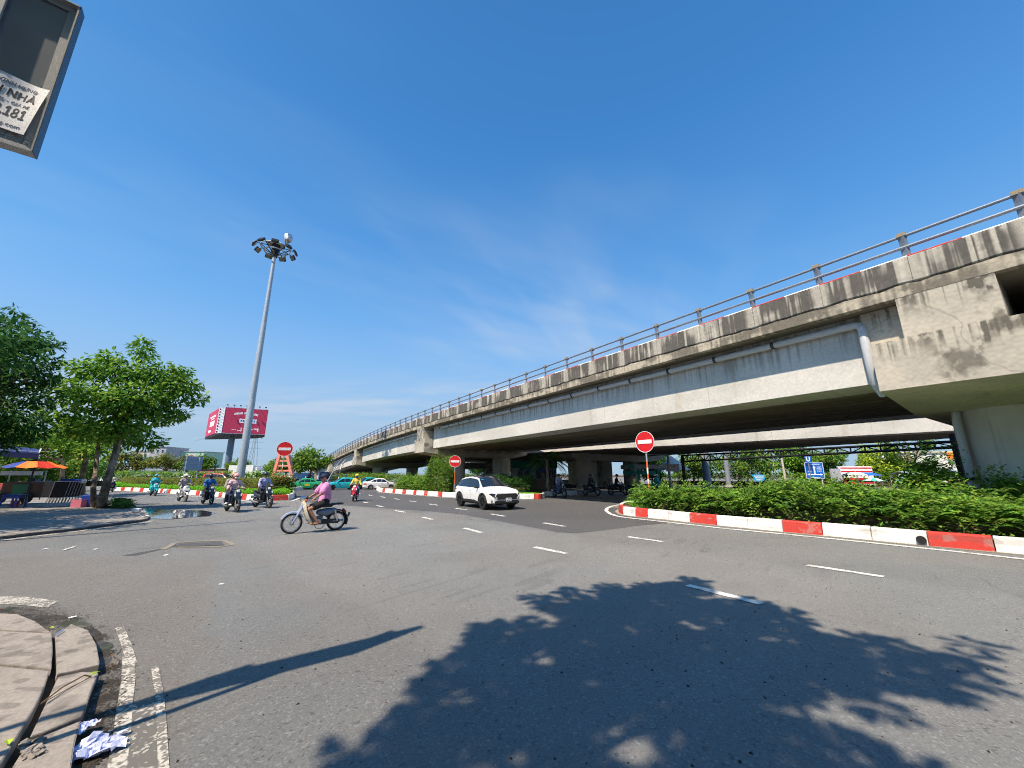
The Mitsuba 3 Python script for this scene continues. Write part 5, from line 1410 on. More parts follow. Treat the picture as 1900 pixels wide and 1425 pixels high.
def cub(xy, hd):
    root = thing('moped', 'old step-through moped with cream leg shield, spoked wheels and pale blue front', 'motorbike')
    fr = Frame(root, (*xy, 0.0), hd)
    spoked_wheel(fr, .62, .285, .065)
    spoked_wheel(fr, -.60, .285, .07)
    arc = lambda cx, r, a0, a1, n=12: [(cx + r * math.cos(math.radians(a)), .285 + r * math.sin(math.radians(a))) for a in np.linspace(a0, a1, n)]

    def fender(cx, r, a0, a1, w, mat_):
        p = arc(cx, r, a0, a1)
        n = len(p)
        Vv, F = [], []
        for i, (x, z) in enumerate(p):
            d = np.array([x - cx, z - .285]) / r
            for y, dr_ in ((-w, -.05), (-w * .8, -.012), (0, 0), (w * .8, -.012), (w, -.05)):
                Vv.append((x + d[0] * dr_, y, z + d[1] * dr_))
        F = [(i * 5 + j, i * 5 + j + 1, (i + 1) * 5 + j + 1, (i + 1) * 5 + j) for i in range(n - 1) for j in range(4)]
        return tm(Vv, F)
    fr.add('front_fender', fender(.62, .335, 25, 150, .055, None), 'pale_blue_enamel', smooth=50)
    fr.add('rear_fender', fender(-.60, .345, 20, 205, .075, None), 'seat_black', smooth=50)
    for s in (1, -1):
        fr.add('fork_leg', tube([(.62, s * .085, .285), (.56, s * .075, .40), (.40, s * .065, .72)], [.024, .030, .034], 8), 'pale_blue_enamel', smooth=50)
        fr.add('shock_absorber', tube([(-.60, s * .13, .30), (-.54, s * .13, .46), (-.50, s * .13, .62)], [.022, .034, .022], 8), 'chrome', smooth=50)
        fr.add('shield_half', chain_shell([(.40, .86, s * .10 if s > 0 else .10, .02), (.33, .66, .17, .02)]) ^ man(box((0, s * 1, 1), (4, 2, 4))), 'cream_enamel', smooth=40)
    shield = lambda x, z, w: [(x, -w, z), (x + .05, -w * .5, z), (x + .065, 0, z), (x + .05, w * .5, z), (x, w, z)]
    sec = [(.36, .92, .12), (.34, .80, .20), (.31, .66, .24), (.26, .52, .26), (.19, .38, .265), (.11, .27, .23), (.06, .22, .18)]
    g = np.array([shield(*q) for q in sec])
    Vv = np.vstack([g.reshape(-1, 3), (g - [.012, 0, 0]).reshape(-1, 3)])
    o = 5 * len(sec)
    F = [(i * 5 + j, i * 5 + j + 1, (i + 1) * 5 + j + 1, (i + 1) * 5 + j) for i in range(len(sec) - 1) for j in range(4)]
    F += [tuple(a + o for a in f_[::-1]) for f_ in F]
    fr.add('leg_shield', tm(Vv, F), 'cream_enamel', smooth=50)
    fr.add('head_tube', chain_shell([(.40, .72, .055, .05), (.33, .92, .065, .06)]), 'pale_blue_enamel', smooth=40)
    fr.add('frame', [tube([(.35, 0, .74), (.22, 0, .50), (.02, 0, .40), (-.2, 0, .44)], [.05, .045, .045, .05], 10), tube([(-.60, .10, .285), (-.2, .09, .30)], .025, 8), tube([(-.60, -.10, .285), (-.2, -.09, .30)], .025, 8)], 'grey_blue_enamel', smooth=50)
    fr.add('side_body', chain_shell([(-.08, .56, .12, .08), (-.28, .55, .14, .12), (-.52, .60, .12, .07)]), 'grey_blue_enamel', smooth=40)
    fr.add('engine', [from_man(chain_shell([(.12, .36, .09, .07), (-.02, .30, .12, .10), (-.22, .29, .12, .08)])), mv(lathe([(0, -.05), (.085, -.05), (.085, .03), (.06, .06), (0, .06)], 18, 'y'), (-.06, .12, .30))] + [box((.16 + .022 * i, 0, .37 + .008 * i), (.010, .18, .14), ch=.0) for i in range(5)], 'steel', smooth=40)
    fr.add('chain_case', sidepoly([(-.15, .24), (-.62, .22), (-.68, .29), (-.62, .36), (-.15, .36)], .085, .12), 'black_plastic')
    fr.add('exhaust', tube([(.14, -.12, .28), (.05, -.13, .20), (-.3, -.14, .22), (-.85, -.15, .28)], [.018, .02, .034, .036], 10), 'chrome', smooth=50)
    fr.add('side_stand', tube([(.05, .12, .22), (-.02, .16, .12), (-.16, .16, .11), (-.24, .13, .20)], .010, 6), 'black_plastic')
    fr.add('seat', chain_shell([(.02, .74, .09, .05), (-.22, .745, .13, .055), (-.40, .75, .13, .05)]), 'seat_black', smooth=40)
    fr.add('rear_rack', [tube([(-.38, s * .09, .75), (-.55, s * .10, .77), (-.74, s * .09, .775)], .010, 6) for s in (1, -1)] + [bar((x, -.10, .79 + .00), (x, .10, .79), .016) for x in (-.5, -.58, -.66, -.74)] + [from_man(shellbox([(-.44, .785, .10, .02), (-.72, .80, .10, .02)], 0))], 'seat_black')
    fr.add('tail_light', chain_shell([(-.78, .60, .05, .04), (-.84, .54, .05, .035)]), 'tail_red', smooth=40)
    fr.add('number_plate', mv(box((0, 0, 0), (.012, .18, .14)), (-.955, 0, .45), 0, 1, np.array(trimesh.transformations.rotation_matrix(-.25, (0, 1, 0)))[:3, :3]), 'black_plastic')
    fr.add('handlebar', [tube([(.32, 0, .98), (.30, s * .14, 1.00), (.24, s * .30, .985), (.16, s * .36, .965)], .016, 8) for s in (1, -1)] + [from_man(chain_shell([(.34, .94, .06, .05), (.30, 1.00, .07, .05)]))], 'black_plastic', smooth=40)
    for s in (1, -1):
        fr.add('grip', tube([(.23, s * .31, .985), (.13, s * .375, .958)], .02, 8), 'seat_black')
    fr.add('headlight', mv(lathe([(0, -.06), (.06, -.06), (.085, .0), (.085, .035), (.06, .055), (0, .062)], 18, 'x'), (.40, 0, .97)), 'chrome', smooth=40)
    fr.add('indicator', mv(lathe([(0, -.03), (.03, -.03), (.035, .01), (0, .035)], 10, 'x'), (.36, .17, .92)), 'amber')
    return root


def scooter(name, label, xy, hd, main, trim='black_plastic', rim='rim_dark', s=1.0):
    root = thing(name, label, 'motorbike')
    fr = Frame(root, (*xy, 0.0), hd, s)
    spoked_wheel(fr, .64, .27, .085, rim, 6, .09)
    spoked_wheel(fr, -.58, .27, .10, rim, 6, .10)
    fr.add('front_fender', chain_shell([(.86, .44, .055, .02), (.66, .575, .06, .025), (.44, .50, .055, .02)]), main, smooth=40)
    for q in (1, -1): fr.add('fork_leg', tube([(.64, q * .09, .27), (.56, q * .08, .46), (.48, q * .06, .66)], .022, 8), 'steel', smooth=50)
    fr.add('front_fairing', [from_man(chain_shell([(.56, .55, .10, .05), (.50, .72, .17, .07), (.40, .92, .14, .06)])), from_man(chain_shell([(.42, .84, .18, .03), (.34, .5, .20, .03), (.26, .34, .15, .03)]))], main, smooth=40)
    fr.add('fairing_vents', [from_man(shellbox([(.585, .66, .07, .012), (.60, .58, .04, .012)], 0))], trim)
    fr.add('floorboard', chain_shell([(.28, .32, .14, .04), (-.10, .32, .15, .05)]), trim, smooth=40)
    fr.add('rear_body', chain_shell([(.02, .50, .10, .06), (-.30, .56, .17, .11), (-.62, .66, .15, .08), (-.82, .74, .08, .04)]), main, smooth=40)
    fr.add('engine', chain_shell([(-.1, .30, .12, .08), (-.5, .28, .12, .08)]), 'rim_dark', smooth=40)
    fr.add('exhaust', tube([(-.1, -.14, .26), (-.4, -.17, .28), (-.82, -.17, .36)], [.025, .05, .05], 10), 'steel', smooth=50)
    fr.add('seat', chain_shell([(.0, .74, .10, .05), (-.35, .77, .14, .055), (-.68, .80, .10, .04)]), 'seat_black', smooth=40)
    fr.add('handlebar', [from_man(chain_shell([(.40, .98, .05, .05), (.34, 1.02, .10, .05)]))] + [tube([(.34, q * .08, 1.02), (.30, q * .22, 1.03), (.22, q * .36, 1.0)], .017, 8) for q in (1, -1)], trim, smooth=40)
    fr.add('headlight', chain_shell([(.475, .955, .075, .035), (.50, .90, .06, .03)]), 'lamp_glass', smooth=40)
    for q in (1, -1):
        fr.add('indicator', chain_shell([(.555, .72, .03, .03), (.53, .79, .03, .03)]) .translate((0, q * .12, 0)), 'lamp_glass', smooth=40)
        fr.add('mirror', [tube([(.32, q * .20, 1.03), (.33, q * .28, 1.16), (.31, q * .34, 1.22)], .007, 6), mv(from_man(shellbox([(.30, 1.24, .05, .03), (.30, 1.25, .05, .03)], 0)), (0, q * .35, 0))], 'black_plastic')
    fr.add('tail_light', chain_shell([(-.84, .70, .07, .03), (-.88, .66, .05, .025)]), 'tail_red', smooth=40)
    fr.add('number_plate', box((-.93, 0, .50), (.012, .19, .14)), 'plate_white')
    return root


# ---------------------------------------------------------------- people
def person(label, fr_args, J, wear, fine=False, group=None):
    """J: joints in the local frame; wear: colours by garment. The body is one surface; clothes are fitted over it."""
    root = thing('person', label, 'person', group)
    fr = Frame(root, *fr_args)
    j = {k: np.asarray(v, float) for k, v in J.items()}
    seg = 14 if fine else 10

    def lr(n): return j[n + '_l'], j[n + '_r']
    up = j['head'] - j['neck']
    fwd = np.array([1.0, 0, 0]) if 'look' not in j else unit(j['look'])
    side = np.cross([0, 0, 1.0], fwd)
    hc = j['head']
    bones = [(j['pelvis'] + (0, .07, 0), .125, j['pelvis'] - (0, .07, 0), .125), (j['pelvis'], .125, j['waist'], .115), (j['waist'], .115, j['chest'], .125), (j['chest'] + (0, .06, 0), .115, j['chest'] - (0, .06, 0), .115), (j['chest'], .11, j['neck'], .06), (j['neck'], .055, hc - (0, 0, .06), .055)]
    for s in 'lr':
        bones += [(j['chest'] + (0, 0, .10), .07, j['sho_' + s], .058), (j['sho_' + s], .052, j['elb_' + s], .042), (j['elb_' + s], .040, j['wri_' + s], .028),
                  (j['pelvis'] + (0, .08 if s == 'l' else -.08, -.02), .095, j['kne_' + s], .062), (j['kne_' + s], .058, j['ank_' + s], .040)]
        a = j['ank_' + s]
        t = j.get('toe_' + s, a + (.17, 0, -.05))
        bones += [(a + (-.03, 0, -.045), .036, t, .030), (a, .04, a + (-.03, 0, -.045), .036)]
        w = j['wri_' + s]
        d = unit(j['wri_' + s] - j['elb_' + s])
        gdir = j.get('grip_' + s, np.array([.06, 0, -.02]))
        palm = w + d * .055
        bones += [(w, .028, palm, .030)]
        lat = unit(np.cross(d, [0, 0, 1.0]))
        for i in range(4):
            b = palm + lat * (.030 - .020 * i) + d * .012
            m_ = b + d * (.030 if i not in (0, 3) else .024) - np.array([0, 0, .004])
            e = m_ - np.array([0, 0, .034]) + d * .004
            bones += [(b, .0115, m_, .0105), (m_, .0105, e, .0095)]
        th = w + d * .02 - lat * .026 * (1 if s == 'l' else -1)
        bones += [(th, .013, th + d * .035 - np.array([0, 0, .02]), .011)]
    head = [(hc + (0, 0, .03) - fwd * .015, .088, hc - (0, 0, .03) + fwd * .012, .074), (hc - (0, 0, .05) + fwd * .02, .062, hc - (0, 0, .085) + fwd * .045, .035), (hc + fwd * .085 - (0, 0, .005), .016, hc + fwd * .098 - (0, 0, .03), .018),
            (hc + side * .082 - (0, 0, .01), .018, hc + side * .085 - (0, 0, .035), .012), (hc - side * .082 - (0, 0, .01), .018, hc - side * .085 - (0, 0, .035), .012), (hc + fwd * .078 - (0, 0, .062), .014, hc + fwd * .082 - (0, 0, .066), .012)]
    body = hulls(bones + head, seg)
    body = soft(body, .02, 6) if fine else from_man(body)
    fr.add('body', body, wear.get('skin', 'skin'), smooth=60)
    for s in (1, -1): fr.add('eye', mv(trimesh.creation.icosphere(1, .011), hc + fwd * .080 + side * s * .032 + (0, 0, .012)), 'print_black')

    def cover(name, bs, col, grow, refine=True):
        m = hulls([(a, ra + grow, b, rb + grow) for a, ra, b, rb in bs], seg)
        m = soft(m, .022, 8) if fine else m
        if fine and name == 'shirt':
            v_ = np.array(m.vertices)
            m.vertices = v_ + np.array(m.vertex_normals) * (.022 * (meshkit.fbm(v_ * [9, 9, 5], 3, 4) - .5))[:, None]
        fr.add(name, m, col, smooth=60)
    # shirt: torso and sleeves
    sl = wear.get('sleeve', 1.0)
    bs = bones[:5][1:] + [(j['waist'], .125, j['pelvis'] + (0, 0, .02), .135)]
    bs = [(a, ra, b, rb) for a, ra, b, rb in bs if True]
    bs[3] = (j['chest'], .11, j['chest'] * .35 + j['neck'] * .65, .075)
    for s in 'lr':
        bs += [(j['chest'] + (0, 0, .10), .07, j['sho_' + s], .062)]
        if sl > 1: bs += [(j['sho_' + s], .058, j['elb_' + s], .050), (j['elb_' + s], .048, j['elb_' + s] + (j['wri_' + s] - j['elb_' + s]) * min(1, sl - 1), .036)]
        else: bs += [(j['sho_' + s], .062, j['sho_' + s] + (j['elb_' + s] - j['sho_' + s]) * sl, .062)]
    cover('shirt', bs, wear['shirt'], .014 + wear.get('loose', 0))
    if 'poncho' in wear:
        cover('poncho', [(j['neck'], .10, j['pelvis'] + (-.1, 0, 0), .24), (j['chest'], .2, j['elb_l'], .09), (j['chest'], .2, j['elb_r'], .09), (j['pelvis'], .2, j['kne_l'] + (0, 0, -.05), .10), (j['pelvis'], .2, j['kne_r'] + (0, 0, -.05), .10)], wear['poncho'], .0)
    ln = wear.get('leg', 1.0)
    bs = [(j['pelvis'] + (0, .07, 0), .13, j['pelvis'] - (0, .07, 0), .13)]
    for s in 'lr':
        hp = j['pelvis'] + (0, .08 if s == 'l' else -.08, -.02)
        if ln >= 1: bs += [(hp, .10, j['kne_' + s], .072), (j['kne_' + s], .070, j['kne_' + s] + (j['ank_' + s] - j['kne_' + s]) * (ln - 1 if ln > 1 else .01), .055)]
        else: bs += [(hp, .105, hp + (j['kne_' + s] - hp) * ln, .090)]
    cover('trousers', bs, wear['trousers'], .008)
    for s in 'lr':
        a = j['ank_' + s]
        t = j.get('toe_' + s, a + (.17, 0, -.05))
        if wear.get('shoes'): cover('shoe', [(a + (-.03, 0, -.05), .040, t, .036), (a, .042, a + (-.03, 0, -.05), .04)], wear['shoes'], .004)
    if wear.get('hat') == 'cap':
        cap = m3.Manifold.sphere(.104, 24).scale((1.05, .92, .86)).translate(tuple(hc + (0, 0, .045) - fwd * .012)) - m3.Manifold.cube((1, 1, .5)).translate(tuple(hc + (-.5, -.5, -.475)))
        fr.add('cap', cap, wear['hat_col'], smooth=40)
        fr.add('cap_peak', m3.Manifold.sphere(.085, 20).scale((1.1, .85, .10)).translate(tuple(hc + (0, 0, .035) + fwd * .10)), wear['hat_col'], smooth=40)
    elif wear.get('hat') == 'helmet':
        hm = m3.Manifold.sphere(.128, 26).scale((1.06, .96, .98)).translate(tuple(hc + (0, 0, .035) - fwd * .015)) - m3.Manifold.cube((1, 1, .6)).translate(tuple(hc + (-.5, -.5, -.61)))
        hm = hm - m3.Manifold.cube((.3, .3, .3)).translate(tuple(hc + fwd * .06 + (-.0, -.15, -.28)))
        fr.add('helmet', hm, wear['hat_col'], smooth=40)
        fr.add('helmet_peak', m3.Manifold.sphere(.09, 20).scale((.9, 1.0, .12)).translate(tuple(hc + (0, 0, .055) + fwd * .115)), wear.get('peak', wear['hat_col']), smooth=40)
        fr.add('chin_strap', tube([hc + side * .088 + (0, 0, 0), hc - (0, 0, .10) + fwd * .03 + side * .03, hc - (0, 0, .10) + fwd * .03 - side * .03, hc - side * .088], .008, 6), 'black_plastic')
    fr.add('hair', m3.Manifold.sphere(.094, 18).scale((1.02, .94, .95)).translate(tuple(hc + (0, 0, .028) - fwd * .022)) - m3.Manifold.cube((.4, .6, .6)).translate(tuple(hc + fwd * .25 - (.2, .3, .45))), 'hair', smooth=40)
    if wear.get('mask'): fr.add('face_mask', m3.Manifold.sphere(.084, 16).scale((.95, 1.0, .8)).translate(tuple(hc + fwd * .035 - (0, 0, .045))), wear['mask'], smooth=40)
    return root


def ride(seat=(-.12, 0, .88), reach=(.20, .32, 1.03), lean=.06, foot=(.18, .17, .36), h=1.0, knee=(.26, .20, .72)):
    x, _, z = seat
    J = dict(pelvis=(x, 0, z), waist=(x + lean * .4, 0, z + .20), chest=(x + lean, 0, z + .38 * h), neck=(x + lean * 1.5, 0, z + .54 * h), head=(x + lean * 1.9, 0, z + .70 * h))
    for s, q in (('l', 1), ('r', -1)):
        J['sho_' + s] = (x + lean * 1.3, q * .19, z + .47 * h)
        J['elb_' + s] = ((x + lean * 1.3) * .55 + reach[0] * .45 - .02, q * .27, (z + .47 * h) * .45 + reach[2] * .55 - .06)
        J['wri_' + s] = (reach[0] - .055, q * reach[1], reach[2] + .015)
        J['kne_' + s] = (knee[0], q * knee[1], knee[2])
        J['ank_' + s] = (foot[0], q * foot[1], foot[2])
    return J


# the moped and its rider in front
cf, cr = np.array((-6.35, 11.87)), np.array((-5.43, 12.60))
mid = cf * .5 + cr * .5
hd = heading(*(cf - cr))
cub(mid, hd)
J = ride((-.20, 0, .86), (.19, .35, .985), .00, (-.02, .20, .30), 1.0, (.24, .17, .66))
J.update(waist=(-.23, 0, 1.06), chest=(-.20, 0, 1.24), neck=(-.155, 0, 1.41), head=(-.115, 0, 1.565), look=(.88, .47, -.05), sho_l=(-.185, .19, 1.34), sho_r=(-.165, -.19, 1.34), elb_l=(-.02, .30, 1.10), elb_r=(-.01, -.30, 1.10))
person('man in a pink shirt, black shorts and dark cap riding the cream moped', ((*mid, 0.0), hd), J, dict(shirt='pink_cloth', sleeve=.75, loose=.022, trousers='black_cloth', leg=.66, hat='cap', hat_col='navy_cloth', shoes=None), fine=True)


def rider(bike_label, label, px, hd, main, wear, name='scooter', trim='black_plastic', rim='rim_dark', foot=(.18, .17, .38), J=None, two=None, s=1.0):
    scooter(name, bike_label, px, hd, main, trim, rim, s)
    person(label, ((*px, 0.0), hd, s), J or ride(foot=foot), wear)
    if two:
        J2 = ride(seat=(-.47, 0, .93), reach=(-.20, .20, 1.02), foot=(-.30, .19, .42), knee=(-.08, .24, .76))
        person(two[0], ((*px, 0.0), hd, s), J2, two[1])


rider('dark brown scooter with pale side panels carrying two people', 'woman in pale pink jacket, pink helmet and white mask driving the brown scooter', (-12.96, 18.78), heading(.80, -.60), 'car_dark', dict(shirt='pale_pink_cloth', sleeve=2, trousers='navy_cloth', leg=2, hat='helmet', hat_col='helmet_pink', mask='white_cloth', shoes='cream_cloth'),
      two=('passenger in a grey top and tan helmet behind the pink-jacketed driver', dict(shirt='grey_cloth', sleeve=2, trousers='navy_cloth', leg=2, hat='helmet', hat_col='helmet_tan', shoes='white_cloth')))
rider('dark blue scooter with a white front light panel', 'person in a blue jacket and dark helmet riding the dark blue scooter', (-17.75, 23.54), heading(.82, -.57), 'car_dark', dict(shirt='blue_cloth', sleeve=2, trousers='black_cloth', leg=2, hat='helmet', hat_col='car_dark', mask='black_cloth', shoes='black_cloth'))
rider('silver white scooter loaded with a bag', 'person in grey clothes and grey helmet riding the silver scooter', (-21.15, 25.90), heading(.82, -.57), 'white_paint', dict(shirt='grey_cloth', sleeve=2, trousers='grey_cloth', leg=2, hat='helmet', hat_col='helmet_white', shoes='cream_cloth'), rim='rim_silver')
rider('teal scooter furthest back in the left lane', 'person in a cyan rain poncho and blue helmet on the teal scooter', (-29.27, 32.84), heading(.82, -.57), 'car_cyan', dict(shirt='cyan_cloth', sleeve=2, trousers='teal_cloth', leg=2, hat='helmet', hat_col='helmet_blue', poncho='cyan_cloth', shoes='black_cloth'))
rider('black motorbike with large tyres under the purple-shirted rider', 'person in a lilac shirt and dark helmet riding the black motorbike', (-13.00, 21.06), heading(.86, -.50), 'car_dark', dict(shirt='lilac_cloth', sleeve=2, trousers='black_cloth', leg=2, hat='helmet', hat_col='car_dark', shoes='black_cloth'), s=1.05)
rider('red scooter heading towards the viewer past the lane dashes', 'person in yellow jacket, blue scarf and yellow helmet riding the red scooter', (-10.27, 26.43), heading(.22, -.97), 'red_enamel', dict(shirt='yellow_cloth', sleeve=2, trousers='jeans', leg=2, hat='helmet', hat_col='helmet_yellow', mask='blue_cloth', shoes='sock_white'))
rider('small pale motorbike far away by the leaning tree', 'person in a cream jacket riding away beside the leaning tree trunk', (-39.98, 40.02), heading(-.5, .86), 'car_dark', dict(shirt='cream_cloth', sleeve=2, trousers='navy_cloth', leg=2, hat='helmet', hat_col='car_dark', shoes='white_cloth'))
rider('dark motorbike crossing in front of the cyan taxi', 'person in a blue shirt crossing on a dark motorbike by the cyan taxi', (-21.51, 51.70), heading(1, .12), 'car_dark', dict(shirt='blue_cloth', sleeve=1.6, trousers='black_cloth', leg=2, hat='helmet', hat_col='car_blue', shoes='black_cloth'), rim='rim_silver')
rider('dark scooter waiting right of the left sign post', 'dark-clothed rider just right of the left no-entry sign post', (-32.05, 58.34), heading(-.3, -.95), 'car_dark', dict(shirt='navy_cloth', sleeve=2, trousers='black_cloth', leg=2, hat='helmet', hat_col='car_dark', shoes='black_cloth'))
cols = ['white_cloth', 'navy_cloth', 'grey_cloth', 'blue_cloth', 'pale_pink_cloth', 'black_cloth', 'jeans']
hats = ['helmet_white', 'car_dark', 'helmet_blue', 'helmet_tan', 'helmet_pink', 'red_enamel']
spots = [(-33, 60), (-31.4, 61.5), (-34.6, 62.5), (-32.2, 64), (-36, 65.5), (-30.6, 66), (-34, 67.5), (-31.5, 69)]
words = ['white top', 'navy jacket', 'grey jacket', 'blue jacket', 'pale pink jacket', 'black jacket', 'dark blue jacket', 'white shirt']
pl = ['nearest', 'second', 'third', 'fourth', 'fifth', 'sixth', 'seventh', 'furthest']
for i, q in enumerate(spots):
    rider(f'{pl[i]} scooter in the bunch beyond the left no-entry sign', f'rider in a {words[i]} in the bunch beyond the left no-entry sign', q, heading(.2 + .1 * (i % 3), -1), ['car_dark', 'car_blue', 'white_paint'][i % 3], dict(shirt=cols[i % 7], sleeve=2, trousers='navy_cloth', leg=2, hat='helmet', hat_col=hats[i % 6], shoes='black_cloth'))
# in the shade under the viaduct
rider('parked dark scooter in the shade behind the white car', 'person in a pale blue shirt sitting on a scooter in the viaduct shade', (3.6, 30.6), heading(.5, -.85), 'car_dark', dict(shirt='lilac_cloth', sleeve=1.7, trousers='jeans', leg=2, hat='helmet', hat_col='car_dark', shoes='black_cloth'))
rider('dark scooter under the rear viaduct column', 'person in a yellow shirt on a scooter between the rear columns', (10.2, 33.0), heading(.9, -.3), 'car_dark', dict(shirt='yellow_cloth', sleeve=.7, trousers='jeans', leg=2, hat='helmet', hat_col='car_dark', shoes='black_cloth'))
rider('scooter with a dark body beside the yellow-shirted rider', 'dark-dressed rider next to the yellow shirt under the viaduct', (9.0, 34.2), heading(.9, -.3), 'car_dark', dict(shirt='black_cloth', sleeve=2, trousers='black_cloth', leg=2, hat='helmet', hat_col='car_dark', shoes='black_cloth'))
rider('scooter with a teal-cloaked rider at the shade edge', 'rider in a teal poncho just left of the right no-entry post', (11.8, 32.5), heading(.9, -.4), 'car_dark', dict(shirt='teal_cloth', sleeve=2, trousers='black_cloth', leg=2, hat='helmet', hat_col='helmet_white', poncho='teal_cloth', shoes='black_cloth'))
rider('black scooter parked by the plants under the viaduct', 'rider in a navy jacket waiting by the rear viaduct columns', (6.6, 33.5), heading(.7, -.7), 'car_dark', dict(shirt='navy_cloth', sleeve=2, trousers='black_cloth', leg=2, hat='helmet', hat_col='car_dark', shoes='black_cloth'))
rr = [((25.5, 40), 'white_cloth', 'helmet_white', 'white jacket and white helmet behind the hedge below the small blue sign'), ((22.0, 38.5), 'cream_cloth', 'helmet_tan', 'cream top behind the hedge left of the small blue sign'), ((31, 37), 'navy_cloth', 'car_dark', 'navy jacket behind the hedge left of the blue direction sign'), ((37, 38), 'teal_cloth', 'helmet_white', 'teal jacket behind the hedge right of the blue direction sign')]
for q, c_, h_, lb in rr:
    rider('scooter under the rider in ' + lb.split(' behind')[0] + ' behind the right hedge', 'rider in ' + lb, q, heading(-1, .15), 'car_dark', dict(shirt=c_, sleeve=2, trousers='black_cloth', leg=2, hat='helmet', hat_col=h_, shoes='black_cloth'))


# ---------------------------------------------------------------- no-entry signs
def no_entry(label, base, zc, r, facing, bands, rp=.04):
    """FACING: the direction the disc looks, in the ground plane; BANDS: (z0, z1, colour) on the post"""
    root = thing('no_entry_sign', label, 'road sign')
    x, y, z0 = base
    a = math.atan2(facing[1], facing[0])
    zs = sorted({z0, zc + r * .8, *[q for b in bands for q in b[:2]]})
    for lo, hi in zip(zs[:-1], zs[1:]):
        c = next((b[2] for b in bands if b[0] <= lo and hi <= b[1]), 'galvanised')
        part(root, 'post', mv(lathe([(0, lo), (rp, lo), (rp, hi), (0, hi)], 14), (x, y, 0)), c, smooth=50, label={'orange_band': 'orange band of the post', 'sign_white': 'white band of the post'}.get(c))
    f = Frame(root, (x, y, zc), a)
    f.add('disc', mv(lathe([(0, -.012), (r, -.012), (r, .0), (0, .0)], 40, 'x'), (rp + .02, 0, 0)), 'sign_red')
    f.add('rim', mv(lathe([(r * .955, -.006), (r * 1.004, -.006), (r * 1.004, .010), (r * .955, .010), (r * .955, -.006)], 40, 'x'), (rp + .02, 0, 0)), 'sign_white')
    f.add('bar', box((rp + .030, 0, 0), (.016, r * 1.46, r * .36)), 'sign_white')
    f.add('clamp', [box((.0, 0, q), (rp * 2.4, rp * 2.4, .05)) for q in (-r * .5, r * .5)], 'steel')
    return root


no_entry('tall no-entry sign in the shrubs of the near island under the viaduct', (6.62, 19.4, .2), 3.25, .52, (-.78, -.63), [(2.0, 2.30, 'orange_band'), (1.72, 2.0, 'sign_white'), (1.46, 1.72, 'orange_band'), (1.25, 1.46, 'sign_white'), (.95, 1.25, 'orange_band')])
no_entry('no-entry sign on the grass strip beside the white crossover', (-4.75, 33.0, .26), 2.76, .48, (.12, -.99), [(1.45, 1.95, 'orange_band'), (.95, 1.45, 'orange_band')], .035)
no_entry('no-entry sign at the tip of the roundabout island behind the cub rider'.replace('cub', 'moped'), (-17.93, 31.0, .28), 3.65, .57, (.45, -.89), [(2.2, 2.5, 'sign_white'), (1.75, 2.2, 'orange_band'), (1.5, 1.75, 'sign_white'), (1.12, 1.5, 'orange_band')])

# ---------------------------------------------------------------- floodlight mast
mast = thing('floodlight_mast', 'very tall grey tapered mast crowned by a ring of floodlights', 'floodlight mast')
mx, my, mh = -28.62, 42.0, 28.3
for a, b, ra, rb in ((0, 9.5, .40, .335), (9.5, 18.5, .32, .26), (18.5, 28.0, .25, .18)):
    part(mast, 'shaft', mv(lathe([(0, a), (ra, a), (rb, b + .25), (0, b + .25)], 18), (mx, my, 0)), 'galvanised', smooth=40)
part(mast, 'base_plate', mv(lathe([(0, .0), (.6, .0), (.6, .32), (0, .32)], 18), (mx, my, 0)), 'galvanised')
fm = Frame(mast, (mx, my, mh), 0)
fm.add('head_cap', mv(lathe([(0, .75), (.9, .62), (.95, .5), (0, .5)], 22)), 'white_paint', smooth=30)
fm.add('winch_core', lathe([(0, -1.1), (.30, -1.1), (.42, -.2), (.45, .5), (0, .5)], 14), 'dark_iron', smooth=30)
for z, r in ((.1, 1.55), (-.45, 1.15)):
    fm.add('ring', lathe([(r - .05, z - .05), (r + .05, z - .05), (r + .05, z + .05), (r - .05, z + .05), (r - .05, z - .05)], 28), 'galvanised')
for i in range(9):
    a = i * 2 * PI / 9 + .35
    d = np.array([math.cos(a), math.sin(a), 0])
    fm.add('arm', [bar(d * .35 + (0, 0, -.7), d * 1.55 + (0, 0, .1), .08), bar(d * .4 + (0, 0, .3), d * 2.0 + (0, 0, .05), .07)], 'dark_iron')
    Rm = rotz(a) @ np.array(trimesh.transformations.rotation_matrix(.95, (0, 1, 0)))[:3, :3]
    k = fm.add('floodlight', mv(box((0, 0, 0), (.62, .78, .24), ch=.07), d * 2.15 + (0, 0, -.10), 0, 1, Rm), 'rim_dark')
    f2 = Frame(k, fm.loc)
    f2.add('lens', mv(box((.0, 0, -.125), (.50, .64, .012)), d * 2.15 + (0, 0, -.10), 0, 1, Rm), mat('flood_lens', (.20, .19, .16), .15))
for a, z, o in ((.2, 1.75, 1.2), (-.35, .95, 2.0)):
    d = np.array([math.cos(a), math.sin(a), 0])
    q = d * o * .8 + (0.2, 0, z)
    fm.add('strut', bar(d * o * .75, q, .07), 'dark_iron')
    Rv = np.array(trimesh.transformations.rotation_matrix(-.35, (1, 0, 0)))[:3, :3]
    k = fm.add('round_floodlight', mv(lathe([(0, .42), (.24, .40), (.50, .05), (.53, -.04), (.46, -.05), (.46, -.02), (0, -.02)], 24, 'y'), q, 0, 1, np.array([[1, 0, 0], [0, -1, 0], [0, 0, 1.0]])), 'rim_silver', smooth=30)
    Frame(k, fm.loc).add('lens', mv(lathe([(0, -.03), (.45, -.03), (.45, -.022), (0, -.022)], 24, 'y'), q), 'lamp_glass')

